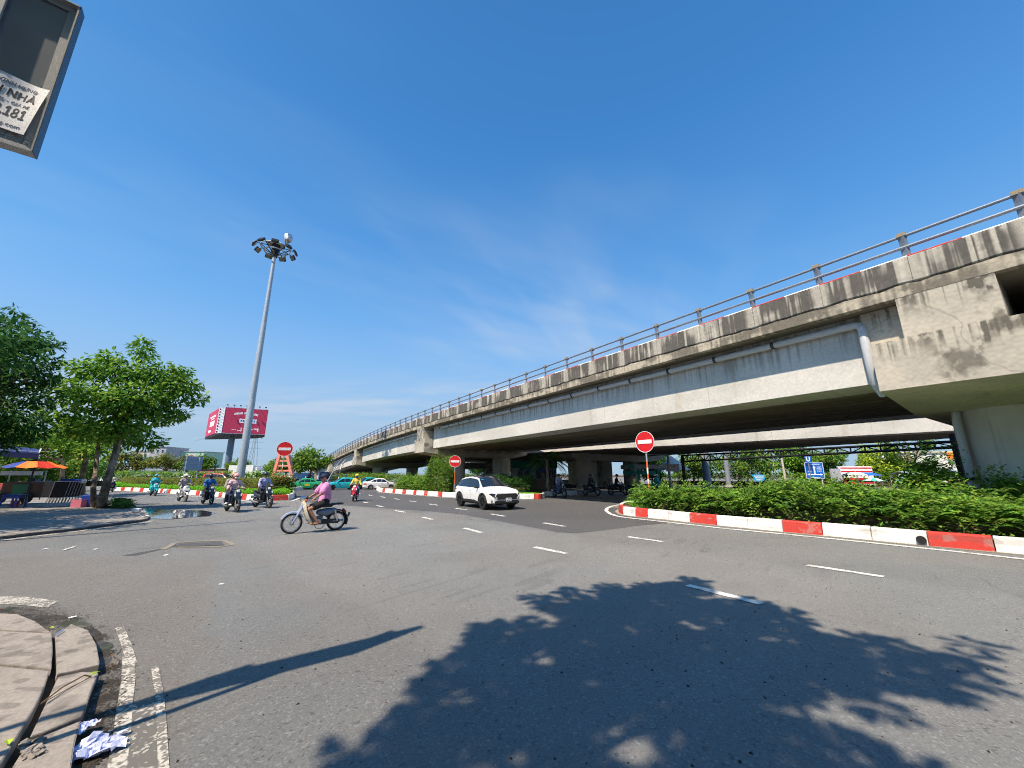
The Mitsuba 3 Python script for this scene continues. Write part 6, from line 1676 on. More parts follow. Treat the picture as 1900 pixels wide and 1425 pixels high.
# ---------------------------------------------------------------- billboard on a pole
bb = thing('billboard', 'big red two-sided advertising board on a single steel pole behind the mast', 'billboard')
ml, mr_ = np.array((-80.77, 108.00, 20.35))[:2], np.array((-71.73, 113.00, 19.13))[:2]
ll, lr_ = np.array((-95.24, 121.00, 19.17))[:2], np.array((-83.05, 109.00, 20.52))[:2]
zb, zt = 13.1, 20.3


def panel_face(p, q, off, name='face'):
    d = (q - p) / np.linalg.norm(q - p)
    n = np.array([d[1], -d[0]])
    m = prism([p, q, q - n * .35, p - n * .35], zb, zt)
    k = part(bb, 'panel', m, 'billboard_red')
    return d, n, k, np.linalg.norm(q - p)


def on_face(p, d, n, x, z, w, h, o=.012):
    a, b = p + d * x, p + d * (x + w)
    return prism([a + n * .004, b + n * .004, b + n * o, a + n * o], z, z + h)


d, n, k, W = panel_face(ml, mr_, 0)
arc_ = [on_face(ml, d, n, W * (.22 + .028 * i), zb + 5.1 + .45 * math.sin(PI * (i + .5) / 20), W * .021, .62 * (1 if i % 4 else .7)) for i in range(20) if i not in (7, 12)]
put(newkey('slogan_marks', k), arc_, 'poster_white')
put(newkey('logo_panel', k), [on_face(ml, d, n, W * .36, zb + 3.0, W * .40, 1.15)], 'poster_white')
put(newkey('logo_marks', k), [on_face(ml, d, n, W * (.385 + .05 * i), zb + 3.3, W * .036, .55, .02) for i in range(7)], 'sign_blue')
put(newkey('logo_stand', k), [on_face(ml, d, n, W * .44, zb + 4.2, W * .24, .5), on_face(ml, d, n, W * .5, zb + 4.7, W * .05, .35), on_face(ml, d, n, W * .6, zb + 4.7, W * .05, .3)], 'car_red')
put(newkey('small_print', k), [on_face(ml, d, n, W * x, zb + z, W * w, h) for x, z, w, h in ((.22, .95, .09, .14), (.34, .75, .10, .2), (.42, .6, .02, 1.0), (.62, 1.1, .08, .2), (.72, 1.25, .08, .3), (.80, .75, .03, .8), (.52, .8, .05, .3))], 'poster_white')
d2, n2, k2, W2 = panel_face(ll, lr_, 0)
put(newkey('print_marks', k2), [on_face(ll, d2, n2, W2 * x, zb + z, W2 * w, h) for x, z, w, h in ((.25, 5.2, .5, .5), (.3, 2.6, .4, 1.5), (.25, .9, .25, .7), (.35, 4.6, .3, .25))], 'poster_white')
fw = []
for i in range(9):
    z0, z1 = zb + i * .8, zb + (i + 1) * .8
    fw += [bar((*ml, z0), (*lr_, z1), .10), bar((*ml, z0), (*lr_, z0), .10)]
fw += [bar((*ml, zb), (*ml, zt), .16), bar((*lr_, zb), (*lr_, zt), .16)]
part(bb, 'lattice', fw, 'white_paint')
c = (np.array(ml) + mr_ + ll) / 3
part(bb, 'walkway', prism([ll, lr_, ml, mr_, (c + mr_) / 2 + (0, 4)], zb - .75, zb - .1), 'dark_iron')
part(bb, 'pole', tube([(*(-81.05, 113.00, 0.67),)[:2] + (0,), (*(-81.14, 113.00, 12.82),)[:2] + (zb - .3,)], [.85, .80], 16), mat('billboard_pole', (.13, .17, .22), .5), smooth=40)
for i in range(7):
    for z, dz in ((zt, .5), (zb - .2, -.9)):
        q = ml + d * W * (.06 + .147 * i)
        part(bb, 'spotlight', [bar((*q, z), (*(q + n * 1.2), z + dz), .05), box((*(q + n * 1.3), z + dz), (.35, .3, .25))], 'dark_iron')
part(bb, 'spotlight_rail', [bar((*(ll - d2 * .5), zb - .3), (*(ll - d2 * 4 + n2 * 2), zb - 1.2), .07), bar((*lr_, zt), (*(lr_ + n2 * 4 - d2 * 5), zt + 1.2), .05)], 'steel')

# ---------------------------------------------------------------- signs and masts further off
sb = thing('sign_board', 'back of a blue-grey sign board on two legs beyond the hedge', 'sign')
p, q = np.array((-46.40, 56.00, 2.34)), np.array((-45.42, 58.00, 2.37))
part(sb, 'board', prism([p[:2], q[:2], q[:2] + (0, .08), p[:2] + (0, .08)], 2.3, 4.25), 'board_back')
for t in (.14, .5, .86):
    w = p[:2] * (1 - t) + q[:2] * t
    if t != .5: part(sb, 'leg', box((*(w - (0, .1)), 2.1), (.14, .1, 4.2)), 'galvanised')
part(sb, 'rail', [bar((*(p[:2] - (0, .05)), z), (*(q[:2] - (0, .05)), z), .07) for z in (2.6, 3.25, 3.9)], 'galvanised')

at_ = thing('orange_arch_tower', 'orange-red ladder-like arch tower behind the left no-entry sign', 'tower')
L0, T0, T1, R1_ = np.array((-45.07, 75.00, 1.19)), np.array((-44.10, 75.00, 5.99)), np.array((-42.86, 75.00, 5.99)), np.array((-40.79, 75.00, 2.58))
part(at_, 'leg', bar(L0 - (0, 0, 1.2), T0, .55, .5), 'arch_orange')
part(at_, 'leg', bar(R1_ - (0, 0, 2.4), T1, .85, .5), 'arch_orange')
for t in (.16, .36, .55, .74, .95):
    a, b = T0 * (1 - t) + L0 * t, T1 * (1 - t) + R1_ * t
    part(at_, 'rung', bar(a, (b[0], b[1], a[2]), .30), 'arch_orange')
part(at_, 'top_beam', bar(T0, T1, .5), 'arch_orange')

tr = thing('wire_trellis', 'slanting wire trellis leaning against the far viaduct', 'trellis')
a0, a1, b0, b1 = [np.array(q) for q in ((-23.15, 50.00, 0.69), (-21.76, 50.00, 0.89), (-22.42, 52.00, 3.61), (-21.92, 52.00, 3.61))]
part(tr, 'tube', [tube([a0, b0 * .6 + a0 * .4 + (0, 0, .3), b0], .06, 6), tube([a1, a1 * .3 + b1 * .7 + (-.25, 0, .2), b1], .06, 6)], 'steel')
part(tr, 'rung', [bar(a0 * (1 - t) + b0 * t, a1 * (1 - t) + b1 * t, .05) for t in (.05, .3, .55, .8)], 'steel')
part(tr, 'wire', [bar(a0 * (1 - t) + a1 * t, b0 * (1 - t) + b1 * t, .018) for t in np.linspace(.08, .92, 9)] + [bar(a0 * (1 - t) + b0 * t, a1 * (1 - t) + b1 * t, .016) for t in np.linspace(.1, .95, 14)], 'dark_iron')

single('viaduct_light_pole', [bar(V(75, 27.3, 7.0), V(75, 27.3, 13.4), .12), bar(V(75, 27.3, 13.2), V(75, 26.0, 13.5), .10)], 'white_paint', 'thin white lamp pole rising over the far viaduct railing', 'lamp post')

gl = thing('height_gantry', 'black steel truss gantry limiting the height of traffic behind the near hedge', 'gantry')
gr0, gr1, gt0, gt1 = np.array([22.1, 19.5, 3.0]), np.array([17.7, 41.0, 3.0]), np.array([22.1, 19.5, 3.27]), np.array([17.7, 41.0, 3.62])
part(gl, 'chord', tube([gr0, gr1], .075, 8), 'dark_iron')
part(gl, 'chord', tube([gt0, gt1], .075, 8), 'dark_iron')
N = 26
for i in range(N + 1):
    # panels get shorter away from the viewer only through perspective
    t, t1 = i / N, (i + 1) / N
    part(gl, 'strut', bar(gr0 * (1 - t) + gr1 * t, gt0 * (1 - t) + gt1 * t, .055), 'dark_iron')
    if i < N: part(gl, 'brace', bar(*((gr0 * (1 - t) + gr1 * t, gt0 * (1 - t1) + gt1 * t1) if i % 2 == 0 else (gt0 * (1 - t) + gt1 * t, gr0 * (1 - t1) + gr1 * t1)), .05), 'dark_iron')
for q in (gr0, gr1): part(gl, 'leg', box((q[0], q[1], 1.8), (.24, .24, 3.7)), 'dark_iron')
part(gl, 'lamp', mv(trimesh.creation.icosphere(2, .16), gt0 * .62 + gt1 * .38), 'dark_iron')

for (px, r, h), lb in zip((((27.84, 57.00, 1.75), .54, 9), ((30.84, 57.00, 1.75), .33, 9)), ('thick grey mast behind the shrubs under the viaduct', 'slimmer grey mast right of the thick one under the viaduct')):
    k = thing('steel_mast', lb, 'mast')
    part(k, 'shaft', mv(lathe([(0, 0), (r, 0), (r * .85, h), (0, h)], 18), (px[0], px[1], 0)), mat('mast_grey', (.24, .27, .31), .5), smooth=40)
    part(k, 'base', mv(lathe([(0, 0), (r * 1.7, 0), (r * 1.7, .25), (0, .25)], 18), (px[0], px[1], 0)), 'pier_concrete')
single('concrete_pole', tube([(39.73, 58.00, 0.46)[:2] + (0,), (39.60, 58.00, 4.07)], [.17, .13], 8), 'cement_post', 'tan concrete utility pole standing beyond the hedge under the viaduct', 'pole', smooth=50)
single('thin_pole', tube([(39.59, 60.00, 0.58)[:2] + (0,), (39.63, 60.00, 3.99)], [.08, .06], 8), 'white_paint', 'thin white pole left of the tan concrete pole', 'pole', smooth=50)
sl = thing('street_lamp', 'grey-green bent lamp post just right of the near no-entry sign', 'street lamp')
b = np.array((17.78, 45.00, 1.73))
part(sl, 'post', tube([(b[0], b[1], 0), (b[0], b[1], 3.9)], .14, 10), 'galvanised', smooth=40)
part(sl, 'arm', tube([(b[0], b[1], 3.9), (b[0] - 2.2, b[1], 3.95)], .07, 8), 'galvanised', smooth=40)
part(sl, 'lamp_head', box((b[0] - 2.3, b[1], 3.93), (.6, .25, .12), ch=.04), 'white_paint')
ws_ = thing('notice_board', 'small white notice board on two legs behind the street lamp', 'sign')
b = np.array((19.42, 48.00, 2.50))
part(ws_, 'board', box((b[0], b[1], b[2]), (1.6, .06, .9)), 'sign_white')
part(ws_, 'print', [box((b[0] - .1, b[1] - .035, b[2] + z), (w, .006, .05)) for z, w in ((.25, .8), (.12, 1.0))], 'car_red')
for s in (-.55, .55): part(ws_, 'leg', box((b[0] + s, b[1] + .05, b[2] / 2), (.07, .05, b[2])), 'steel')

bs = thing('direction_sign', 'square blue direction sign with white arrows on two orange legs', 'road sign')
b = np.array((42.59, 56.00, 2.27))
fb = Frame(bs, (b[0], b[1], b[2]), math.radians(-14), 1.32)
RR = Polygon([(-.8, -.78), (.8, -.78), (.8, .78), (-.8, .78)]).buffer(.08)


def flat(poly, y0, y1): return sidepoly(poly, y0, y1)


fb.add('panel', flat(RR, -.03, .03), 'sign_blue')
fb.add('border', flat(RR.buffer(-.03).difference(RR.buffer(-.07)), -.034, -.0305), 'sign_white')
fb.add('arrows', [flat(Polygon([(-.06, -.45), (.06, -.45), (.06, .25), (.14, .25), (0, .52), (-.14, .25), (-.06, .25)]), -.036, -.0305), flat(Polygon([(-.72, -.42), (-.5, -.30), (-.5, -.37), (.5, -.37), (.5, -.30), (.72, -.42), (.5, -.54), (.5, -.47), (-.5, -.47), (-.5, -.54)]), -.039, -.0305)], 'sign_white')
fb.add('text_rows', [box((x, -.033, z), (w, .004, .055)) for x, z, w in ((0, .66, 1.1), (-.45, .36, .34), (-.45, .16, .42), (-.45, -.06, .36), (.46, .36, .40), (.46, .16, .46), (.46, -.06, .40), (0, -.72, .9))], 'sign_white')
for s in (-.6, .6): fb.add('leg', box((s, .07, -.85), (.09, .07, 1.7)), 'cement_post')
us = thing('turn_sign', 'small blue square sign with a white U-turn loop above the direction sign', 'road sign')
b = np.array((41.58, 55.50, 3.82))
fu = Frame(us, (b[0], b[1], b[2]), math.radians(-14), 1.32)
fu.add('panel', flat(Polygon([(-.28, -.38), (.28, -.38), (.28, .38), (-.28, .38)]), -.02, .02), 'sign_blue')
ring_ = LineString([(-.13, .22), (-.13, -.05), (-.09, -.16), (0, -.2), (.09, -.16), (.13, -.05), (.13, .22)]).buffer(.045)
fu.add('loop', flat(ring_, -.026, -.0205), 'sign_white')
fu.add('leg', box((0, .06, -b[2] / 2.64), (.07, .07, b[2] / 1.32)), 'steel')
bsn = thing('blue_plate_sign', 'small bright blue place-name plate beyond the hedge', 'road sign')
b = np.array((35.86, 58.00, 1.22))
f_ = Frame(bsn, (b[0], b[1], b[2]), math.radians(-8), 1.38)
f_.add('panel', flat(Polygon([(-.72, .36), (.62, .36), (.72, .05), (.5, -.36), (-.42, -.36), (-.5, 0)]), -.02, .02), 'sign_blue_light')
f_.add('text_rows', [box((.02, -.023, z), (w, .004, .07)) for z, w in ((.2, .95), (.02, .8), (-.18, .6))], 'sign_white')
f_.add('leg', box((0, .05, -.45), (.07, .06, .9)), 'steel')

# ---------------------------------------------------------------- market and shops on the right
def block(name, label, poly, z1, wall, roof=None, windows=(), catg='building', z0=0.0):
    """windows: (corner index, from, to, z0, z1) along an edge of the outline"""
    root = thing(name, label, catg)
    part(root, 'wall', prism(poly, z0, z1), wall)
    P = Polygon(poly)
    part(root, 'roof', prism(P.buffer(.25, join_style=2), z1, z1 + .18), roof or 'roof_grey')
    ccw = P.exterior.is_ccw
    for e, t0, t1, a, b in windows:
        p, q = np.array(poly[e]), np.array(poly[(e + 1) % len(poly)])
        d = (q - p) / np.linalg.norm(q - p)
        n = np.array([d[1], -d[0]]) * (1 if ccw else -1)
        u, v = p + (q - p) * t0, p + (q - p) * t1
        k = part(root, 'window', prism([u + n * .01, v + n * .01, v + n * .08, u + n * .08], a, b), 'white_paint')
        i0, i1 = u + d * .08, v - d * .08
        put(newkey('pane', k), prism([i0 + n * .085, i1 + n * .085, i1 + n * .09, i0 + n * .09], a + .08, b - .08), 'window_dark')
    return root


def rowwin(e, n, t0, t1, z, w=.6):
    s = (t1 - t0) / n
    return [(e, t0 + s * (i + .5 - w / 2), t0 + s * (i + .5 + w / 2), z[0], z[1]) for i in range(n)]


g0, g1 = (-0.2, 74.0), (8.4, 75.0)
sh = block('shop_building', 'green and white shop building with a red roof band seen under the viaduct', [g0, g1, (8.4, 82), (-0.2, 82)], 4.4, 'wall_white', 'roof_tile', rowwin(0, 4, .1, .9, (.9, 2.4)))
part(sh, 'sign_band', prism([(-.3, 73.6), (8.5, 74.6), (8.5, 74.9), (-.3, 73.9)], 2.9, 4.3), 'wall_teal')
part(sh, 'sign_marks', [box((1.5 + .45 * i, 73.72 + .05 * i, 2.65), (.30, .03, .28)) for i in range(11)], 'print_grey')
hb = block('yellow_house', 'cream house with an orange tiled roof framed by two rear columns', [(11.0, 70), (17.5, 71), (17.5, 78), (11, 78)], 3.9, 'wall_cream', 'wall_white', rowwin(0, 2, .12, .95, (1.2, 3.0)))
part(hb, 'tiled_roof', man(from_man(m3.Manifold.hull_points(np.array([(10.6, 69.5, 4.09), (18, 70.5, 4.09), (18, 79, 4.09), (10.6, 79, 4.09), (12.6, 74, 5.8), (16, 74.5, 5.8)])))), 'roof_tile')
single('blue_shop_sign', box((6.1, 66, 4.0), (2.3, .2, 1.1)), 'sign_blue', 'blue shop sign board seen through the palm fronds', 'sign')
st_ = thing('canopy_station', 'white and teal flat canopy on a pillar behind the yellow-shirted rider', 'canopy')
part(st_, 'roof', box((18.2, 55, 2.75), (5.2, 4, .55), ch=.05), 'wall_white')
part(st_, 'band', box((15.9, 52.97, 2.75), (.9, .05, .5)), 'wall_teal')
part(st_, 'fascia', box((18.2, 56.9, 1.95), (4.6, .2, .5)), 'wall_teal')
for x in (17.5, 20.2): part(st_, 'pillar', box((x, 55, 1.25), (.3, .3, 2.5)), 'wall_teal')
block('pale_tower_block', 'narrow pale mint building beside the rear column', [(17.6, 92), (20.2, 92.3), (20.2, 99), (17.6, 99)], 5.6, 'wall_mint', None, rowwin(0, 2, .1, .9, (1.0, 2.0)) + rowwin(0, 2, .1, .9, (3.0, 4.2)))
single('white_tent', man(from_man(m3.Manifold.hull_points(np.array([(23, 60, 2.4), (27, 60, 2.4), (27, 64, 2.4), (23, 64, 2.4), (25, 62, 4.6)])))), 'wall_white', 'white pointed tent top left of the black gantry', 'tent')
yb = block('yellow_shop', 'yellow and white shop building with a purple-edged awning behind the market', [(62, 66), (83, 60), (85, 67), (64, 73)], 5.2, 'wall_white', 'wall_cream', rowwin(0, 7, .05, .95, (1.2, 2.8)))
part(yb, 'awning', prism([(72, 62.2), (84, 58.8), (84.2, 59.8), (72.3, 63.2)], 4.5, 4.9), 'lilac_cloth')
part(yb, 'sign', prism([(70, 63.1), (72, 62.5), (72, 62.8), (70, 63.4)], 4.2, 5.2), 'umbrella_orange')
block('white_shop', 'white flat-fronted shop partly behind the right gantry leg', [(70, 52), (80, 47), (82, 51), (72, 56)], 4.2, 'wall_white', None, rowwin(0, 4, .05, .95, (1.0, 2.6)))
ra = thing('red_white_stall', 'red and white lettered market stall front behind the hedge', 'market stall')
p, q = np.array([45.6, 55.2]), np.array([49.4, 54.5])
part(ra, 'front', prism([p, q, q + (0, .3), p + (0, .3)], .4, 2.85), 'wall_white')
part(ra, 'side', prism([p - (1.2, -.1), p - (.02, 0), p + (-.02, .3), p - (1.2, -.4)], .9, 2.5), 'wall_grey')
part(ra, 'bands', [prism([p + (.05, -.02), q + (-.05, -.02), q + (-.05, -.004), p + (.05, -.004)], z, z + h) for z, h in ((2.5, .16), (2.05, .14), (.5, .75))], 'sign_red')
part(ra, 'marks', [box((p[0] + .35 + .42 * i, p[1] - .06 - .077 * i, 1.65), (.28, .03, .26)) for i in range(8)], 'plastic_red')
rng = np.random.default_rng(77)


def canopy(name, label, x, y, z, w, d, colr, tilt=.18):
    k = thing(name, label, 'market stall')
    part(k, 'tarp', tm([(x - w / 2, y - d / 2, z - tilt), (x + w / 2, y - d / 2, z - tilt), (x + w / 2, y, z + tilt), (x - w / 2, y, z + tilt), (x + w / 2, y + d / 2, z - tilt), (x - w / 2, y + d / 2, z - tilt)], [(0, 1, 2, 3), (3, 2, 4, 5)]), colr)
    part(k, 'post', [bar((x + s * w * .46, y + t * d * .46, 0), (x + s * w * .46, y + t * d * .46, z - tilt * .8), .05) for s in (-1, 1) for t in (-1, 1)], 'steel')
    part(k, 'table', box((x, y, .8), (w * .8, d * .6, .08)), 'wood_brown')
    part(k, 'goods', [mv(trimesh.creation.icosphere(1, .13), (x + rng.uniform(-.38, .38) * w, y + rng.uniform(-.28, .28) * d, .94)) for _ in range(26)], ['fruit_orange', 'leaf_green', 'plastic_red'][int(rng.integers(3))], kind='stuff')


canopy('market_stall', 'stall with a blue sheet at the foot of the red and white stall', 45.5, 52, 1.78, 3.2, 2.6, 'market_tarp_blue')
canopy('market_stall', 'market stall under a grey tarp right of the red and white stall', 51, 50.5, 1.92, 4.0, 3.0, 'market_tarp_grey')
canopy('market_stall', 'market stall under a pale grey sheet in the middle of the market', 56, 49, 2.1, 4.2, 3.0, 'market_tarp_grey')
canopy('market_stall', 'market stall with a bright blue tarp left of the gantry leg', 60.5, 47.5, 1.98, 2.4, 2.6, 'market_tarp_blue')
canopy('market_stall', 'second market stall with a bright blue tarp nearest the gantry leg', 63.2, 46, 1.6, 2.2, 2.6, 'market_tarp_blue')
canopy('market_stall', 'market stall under a dull red sheet beside the blue one', 49.0, 48, 1.5, 2.2, 2.0, 'plastic_red')


def umbrella(name, label, c, r, h, cols_, n=10, z0=0.0):
    k = thing(name, label, 'umbrella')
    x, y = c
    for i in range(n):
        a0, a1 = i * 2 * PI / n, (i + 1) * 2 * PI / n
        P = [(x, y, h + r * .34)]
        for f, dz in ((.5, .24), (1.0, 0)):
            for a in (a0, (a0 + a1) / 2, a1): P.append((x + r * f * math.cos(a) * (.97 if a not in (a0, a1) else 1), y + r * f * math.sin(a) * (.97 if a not in (a0, a1) else 1), h + r * dz - (.05 * r if a not in (a0, a1) and f == 1 else 0)))
        part(k, 'panel', tm(P, [(0, 1, 2), (0, 2, 3), (1, 4, 5), (1, 5, 2), (2, 5, 6), (2, 6, 3)]), cols_[i % len(cols_)])
    part(k, 'shaft', tube([(x, y, z0), (x, y, h + r * .36)], .022, 6), 'steel')
    part(k, 'ribs', [bar((x, y, h + r * .30), (x + r * math.cos(i * 2 * PI / n), y + r * math.sin(i * 2 * PI / n), h - .01), .012) for i in range(n)], 'steel')
    return k


umbrella('market_umbrella', 'pale green market umbrella behind the hedge right of the blue direction sign', (43.6, 50.5), 1.15, 1.65, ['wall_mint', 'wall_white'])
umbrella('market_umbrella', 'lower green and white market umbrella next to the pale green one', (43.0, 47.6), 1.0, 1.0, ['wall_teal', 'wall_white'])
dv = thing('street_cart', 'dark roofed vendor cart in the shade behind the white crossover', 'cart')
for nm, m, c_ in (('roof', from_man(m3.Manifold.hull_points(np.array([(1.3, 41, 2.3), (4.6, 41, 1.9), (4.6, 43, 1.9), (1.3, 43, 2.3), (1.1, 41, 1.9), (1.1, 43, 1.9), (1.7, 41.5, 2.5), (3.0, 41.5, 2.45)]))), 'awning_blue'), ('counter', box((2.9, 42, .6), (3.2, 1.6, 1.1)), 'wood_brown')): part(dv, nm, m, c_)
for s in ((1.4, 41.2), (4.4, 41.2), (1.4, 42.8), (4.4, 42.8)): part(dv, 'post', box((*s, 1.1), (.07, .07, 2.2)), 'dark_iron')

# ---------------------------------------------------------------- buildings on the left, far behind the roundabout
block('grey_tower', 'grey-blue apartment block above the far left trees', [(-118, 128), (-113.5, 129), (-113.5, 138), (-118, 138)], 10.6, 'wall_grey', None, rowwin(0, 3, .05, .95, (6.5, 7.6)) + rowwin(0, 3, .05, .95, (8.6, 9.8)))
block('white_block', 'white and pinkish building left of the grey apartment block', [(-124, 128), (-118.6, 129), (-118.6, 138), (-124, 138)], 9.2, 'wall_pinkish', None, rowwin(0, 3, .08, .92, (5.5, 6.8)) + rowwin(0, 3, .08, .92, (7.4, 8.6)))
gb = block('green_building', 'pale green building with a round red emblem on its wall', [(-115, 135), (-106.5, 136), (-104, 142), (-115, 143)], 9.4, 'wall_mint', 'wall_grey', [])
part(gb, 'emblem', mv(lathe([(0, -.02), (1.05, -.02), (1.05, .05), (0, .05)], 24, 'y'), (-110.2, 135.45, 7.4), math.radians(6.7)), 'plastic_pink')
block('long_shed', 'long pale grey corrugated shed beyond the hedge', [(-84, 84), (-68, 84), (-68, 92), (-84, 92)], 2.6, 'roof_grey', 'roof_grey', [])
block('blue_roofed_house', 'house with a bright blue metal roof behind the street tree', [(-98, 95), (-91, 95), (-91, 103), (-98, 103)], 4.2, 'wall_white', 'roof_blue', rowwin(0, 3, .1, .9, (1.4, 2.8)))
part('blue_roofed_house', 'gable_roof', m3.Manifold.hull_points(np.array([(-98.5, 94.5, 4.4), (-90.5, 94.5, 4.4), (-90.5, 103.5, 4.4), (-98.5, 103.5, 4.4), (-98, 99, 6.2), (-91, 99, 6.2)])), 'roof_blue')
block('shop_row', 'row of dark red shopfronts with pale awnings beyond the hedge', [(-72, 86), (-62, 86), (-62, 92), (-72, 92)], 2.9, 'plastic_pink', None, rowwin(0, 5, .02, .98, (.4, 2.2), .7))
block('tile_roof_house', 'house with an orange tiled roof behind the left palm-like trunk', [(-67.53, 60.00, 1.76)[:2], (-64.45, 60.00, 1.76)[:2], (-71.16, 66.00, 1.77)[:2], (-74.46, 66.00, 1.77)[:2]], 3.4, 'wall_cream', 'roof_tile', rowwin(0, 4, .05, .95, (1.3, 2.8)))
part('tile_roof_house', 'pitched_roof', m3.Manifold.hull_points(np.array([(*(-67.37, 59.50, 1.76)[:2], 3.8), (*(-63.51, 59.50, 1.76)[:2], 3.8), (*(-71.87, 67.00, 1.77)[:2], 3.8), (*(-75.95, 67.00, 1.77)[:2], 3.8), (*(-70.57, 63.00, 1.76)[:2], 5.2), (*(-68.18, 63.00, 1.76)[:2], 5.2)])), 'roof_tile')
py = thing('lattice_pylon', 'faint grey lattice power pylon beyond the billboard', 'pylon')
b = np.array((-150.90, 230.00, 2.07))
part(py, 'legs', [bar((b[0] + s * 2.2, b[1] + t * 2.2, 0), (b[0] + s * .4, b[1] + t * .4, 26), .16) for s in (-1, 1) for t in (-1, 1)], 'steel')
part(py, 'arms', [bar((b[0] - w, b[1], z), (b[0] + w, b[1], z), .22) for z, w in ((24, 4), (20.5, 4.6), (17, 4))], 'steel')
part(py, 'braces', [bar((b[0] + s * (2.2 - 1.8 * z / 26), b[1] - 1, z), (b[0] - s * (2.2 - 1.8 * (z + 2.4) / 26), b[1] - 1, z + 2.4), .09) for z in np.arange(0, 24, 2.4) for s in (-1, 1)], 'steel')

# ---------------------------------------------------------------- the pavement cafe on the left
aw = thing('stall_awning', 'navy blue stall awning with white-edged top at the left edge', 'awning')
q = [np.array(a) for a in ((-26.13, 17.60, 2.91), (-23.56, 19.60, 2.70), (-26.87, 22.40, 3.07), (-30.76, 20.60, 3.63))]
dz = np.array([0, 0, .26])
part(aw, 'sheet', tm([*q, q[0] - dz, q[1] - dz, q[2] - dz], [(0, 1, 2, 3), (4, 5, 1, 0), (5, 6, 2, 1)]), 'awning_blue')
part(aw, 'edge', [bar(q[2] + (0, 0, .03), q[1] + (0, 0, .03), .05)], 'white_paint')
part(aw, 'patch', [mv(box((0, 0, 0), (w, .25, .012)), q[0] * (1 - t) + q[1] * t + (0, .5, .07), .3) for t, w in ((.55, .5), (.72, .3), (.88, .8))], 'white_paint')
for x, y in ((q[1][0] - .15, q[1][1] + .1), (q[2][0] - .1, q[2][1] - .1), (q[1][0] * .6 + q[0][0] * .4, q[1][1] * .6 + q[0][1] * .4 + .1)): part(aw, 'post', tube([(x, y, .07), (x, y, 2.6)], .035, 8), 'dark_iron')
umbrella('cafe_umbrella', 'orange, blue and red umbrella open beside the navy awning', (-23.93, 19.90, 1.95)[:2], 1.15, 2.02, ['umbrella_orange', 'umbrella_orange', 'umbrella_blue', 'umbrella_orange', 'umbrella_red'], 10, .14)
ct = thing('food_cart', 'wooden vendor cart with a white board under the orange umbrella', 'cart')
part(ct, 'body', [box((-27.2, 22.6, .85), (1.7, .9, .85), math.radians(20), .03)], 'wood_brown')
part(ct, 'board', [box((-27.2, 22.1, 1.75), (1.7, .05, .22), math.radians(20))], 'white_paint')
part(ct, 'panel', [box((-27.05, 22.13, .85), (.7, .03, .6), math.radians(20))], 'green_paint')
for s in (-.7, .7): part(ct, 'post', tube([(-27.2 + s, 22.4 + s * .36, .3), (-27.2 + s, 22.4 + s * .36, 1.9)], .03, 6), 'steel')
for s in (-.5, .5): part(ct, 'wheel', mv(lathe([(0, -.03), (.28, -.03), (.28, .03), (0, .03)], 18, 'y'), (-27.2 + s, 22.0 + s * .36, .42), math.radians(20)), 'tyre')
words = ['leftmost', 'second', 'third', 'fourth', 'fifth', 'rightmost']
c0, c1 = np.array((-23.06, 20.40)), np.array((-23.20, 21.23))
for i in range(6):
    k = thing('folding_chair', f'{words[i]} of the six black folded lounge chairs standing in a row', 'chair', 'folded lounge chairs on the cafe pavement')
    o = c0 + (c1 - c0) * i / 5
    f_ = Frame(k, (*o, .083), math.radians(-18))
    tilt = np.array(trimesh.transformations.rotation_matrix(.20, (0, 1, 0)))[:3, :3]
    f_.add('sling', mv(box((0, 0, .86), (.035, .52, .78), ch=.015), (0, 0, 0), 0, 1, tilt), 'black_cloth')
    for s in (-1, 1):
        f_.add('frame_tube', tube([(-.02, s * .28, .02), (-.10, s * .28, .18), (.02, s * .28, .36), (.10, s * .28, .55), (.27, s * .28, 1.24)], .017, 6), 'steel')
        f_.add('leg', tube([(.16, s * .25, .02), (.06, s * .25, .20), (.14, s * .25, .40), (.08, s * .25, .52)], .015, 6), 'steel')
    f_.add('cross_bar', [bar((-.02, -.28, .03), (-.02, .28, .03), .02), bar((.27, -.28, 1.24), (.27, .28, 1.24), .03)], 'steel')
single('folded_cloth', box((*(c1 + (c0 - c1) * .3), 1.34), (.7, .5, .22), .2, .06), 'plastic_blue', 'blue cloth lying over the tops of the folded chairs', 'cloth')
single('white_tray', box((*(c1 + (.12, .1)), 1.32), (.45, .4, .2), .2, .04), 'wall_white', 'white plastic tray on the rightmost folded chairs', 'tray')


def stool(name, label, xy, s, colr, h):
    k = thing(name, label, 'stool')
    f_ = Frame(k, (*xy, .083), .25)
    f_.add('seat', box((0, 0, h - .03), (s, s, .06), ch=.02), colr)
    for a in (-1, 1):
        for b_ in (-1, 1): f_.add('leg', bar((a * s * .5, b_ * s * .5, 0), (a * s * .40, b_ * s * .40, h - .05), .07, .05), colr)
    f_.add('rail', [box((0, a * s * .42, h - .14), (s * .8, .03, .10)) for a in (-1, 1)], colr)


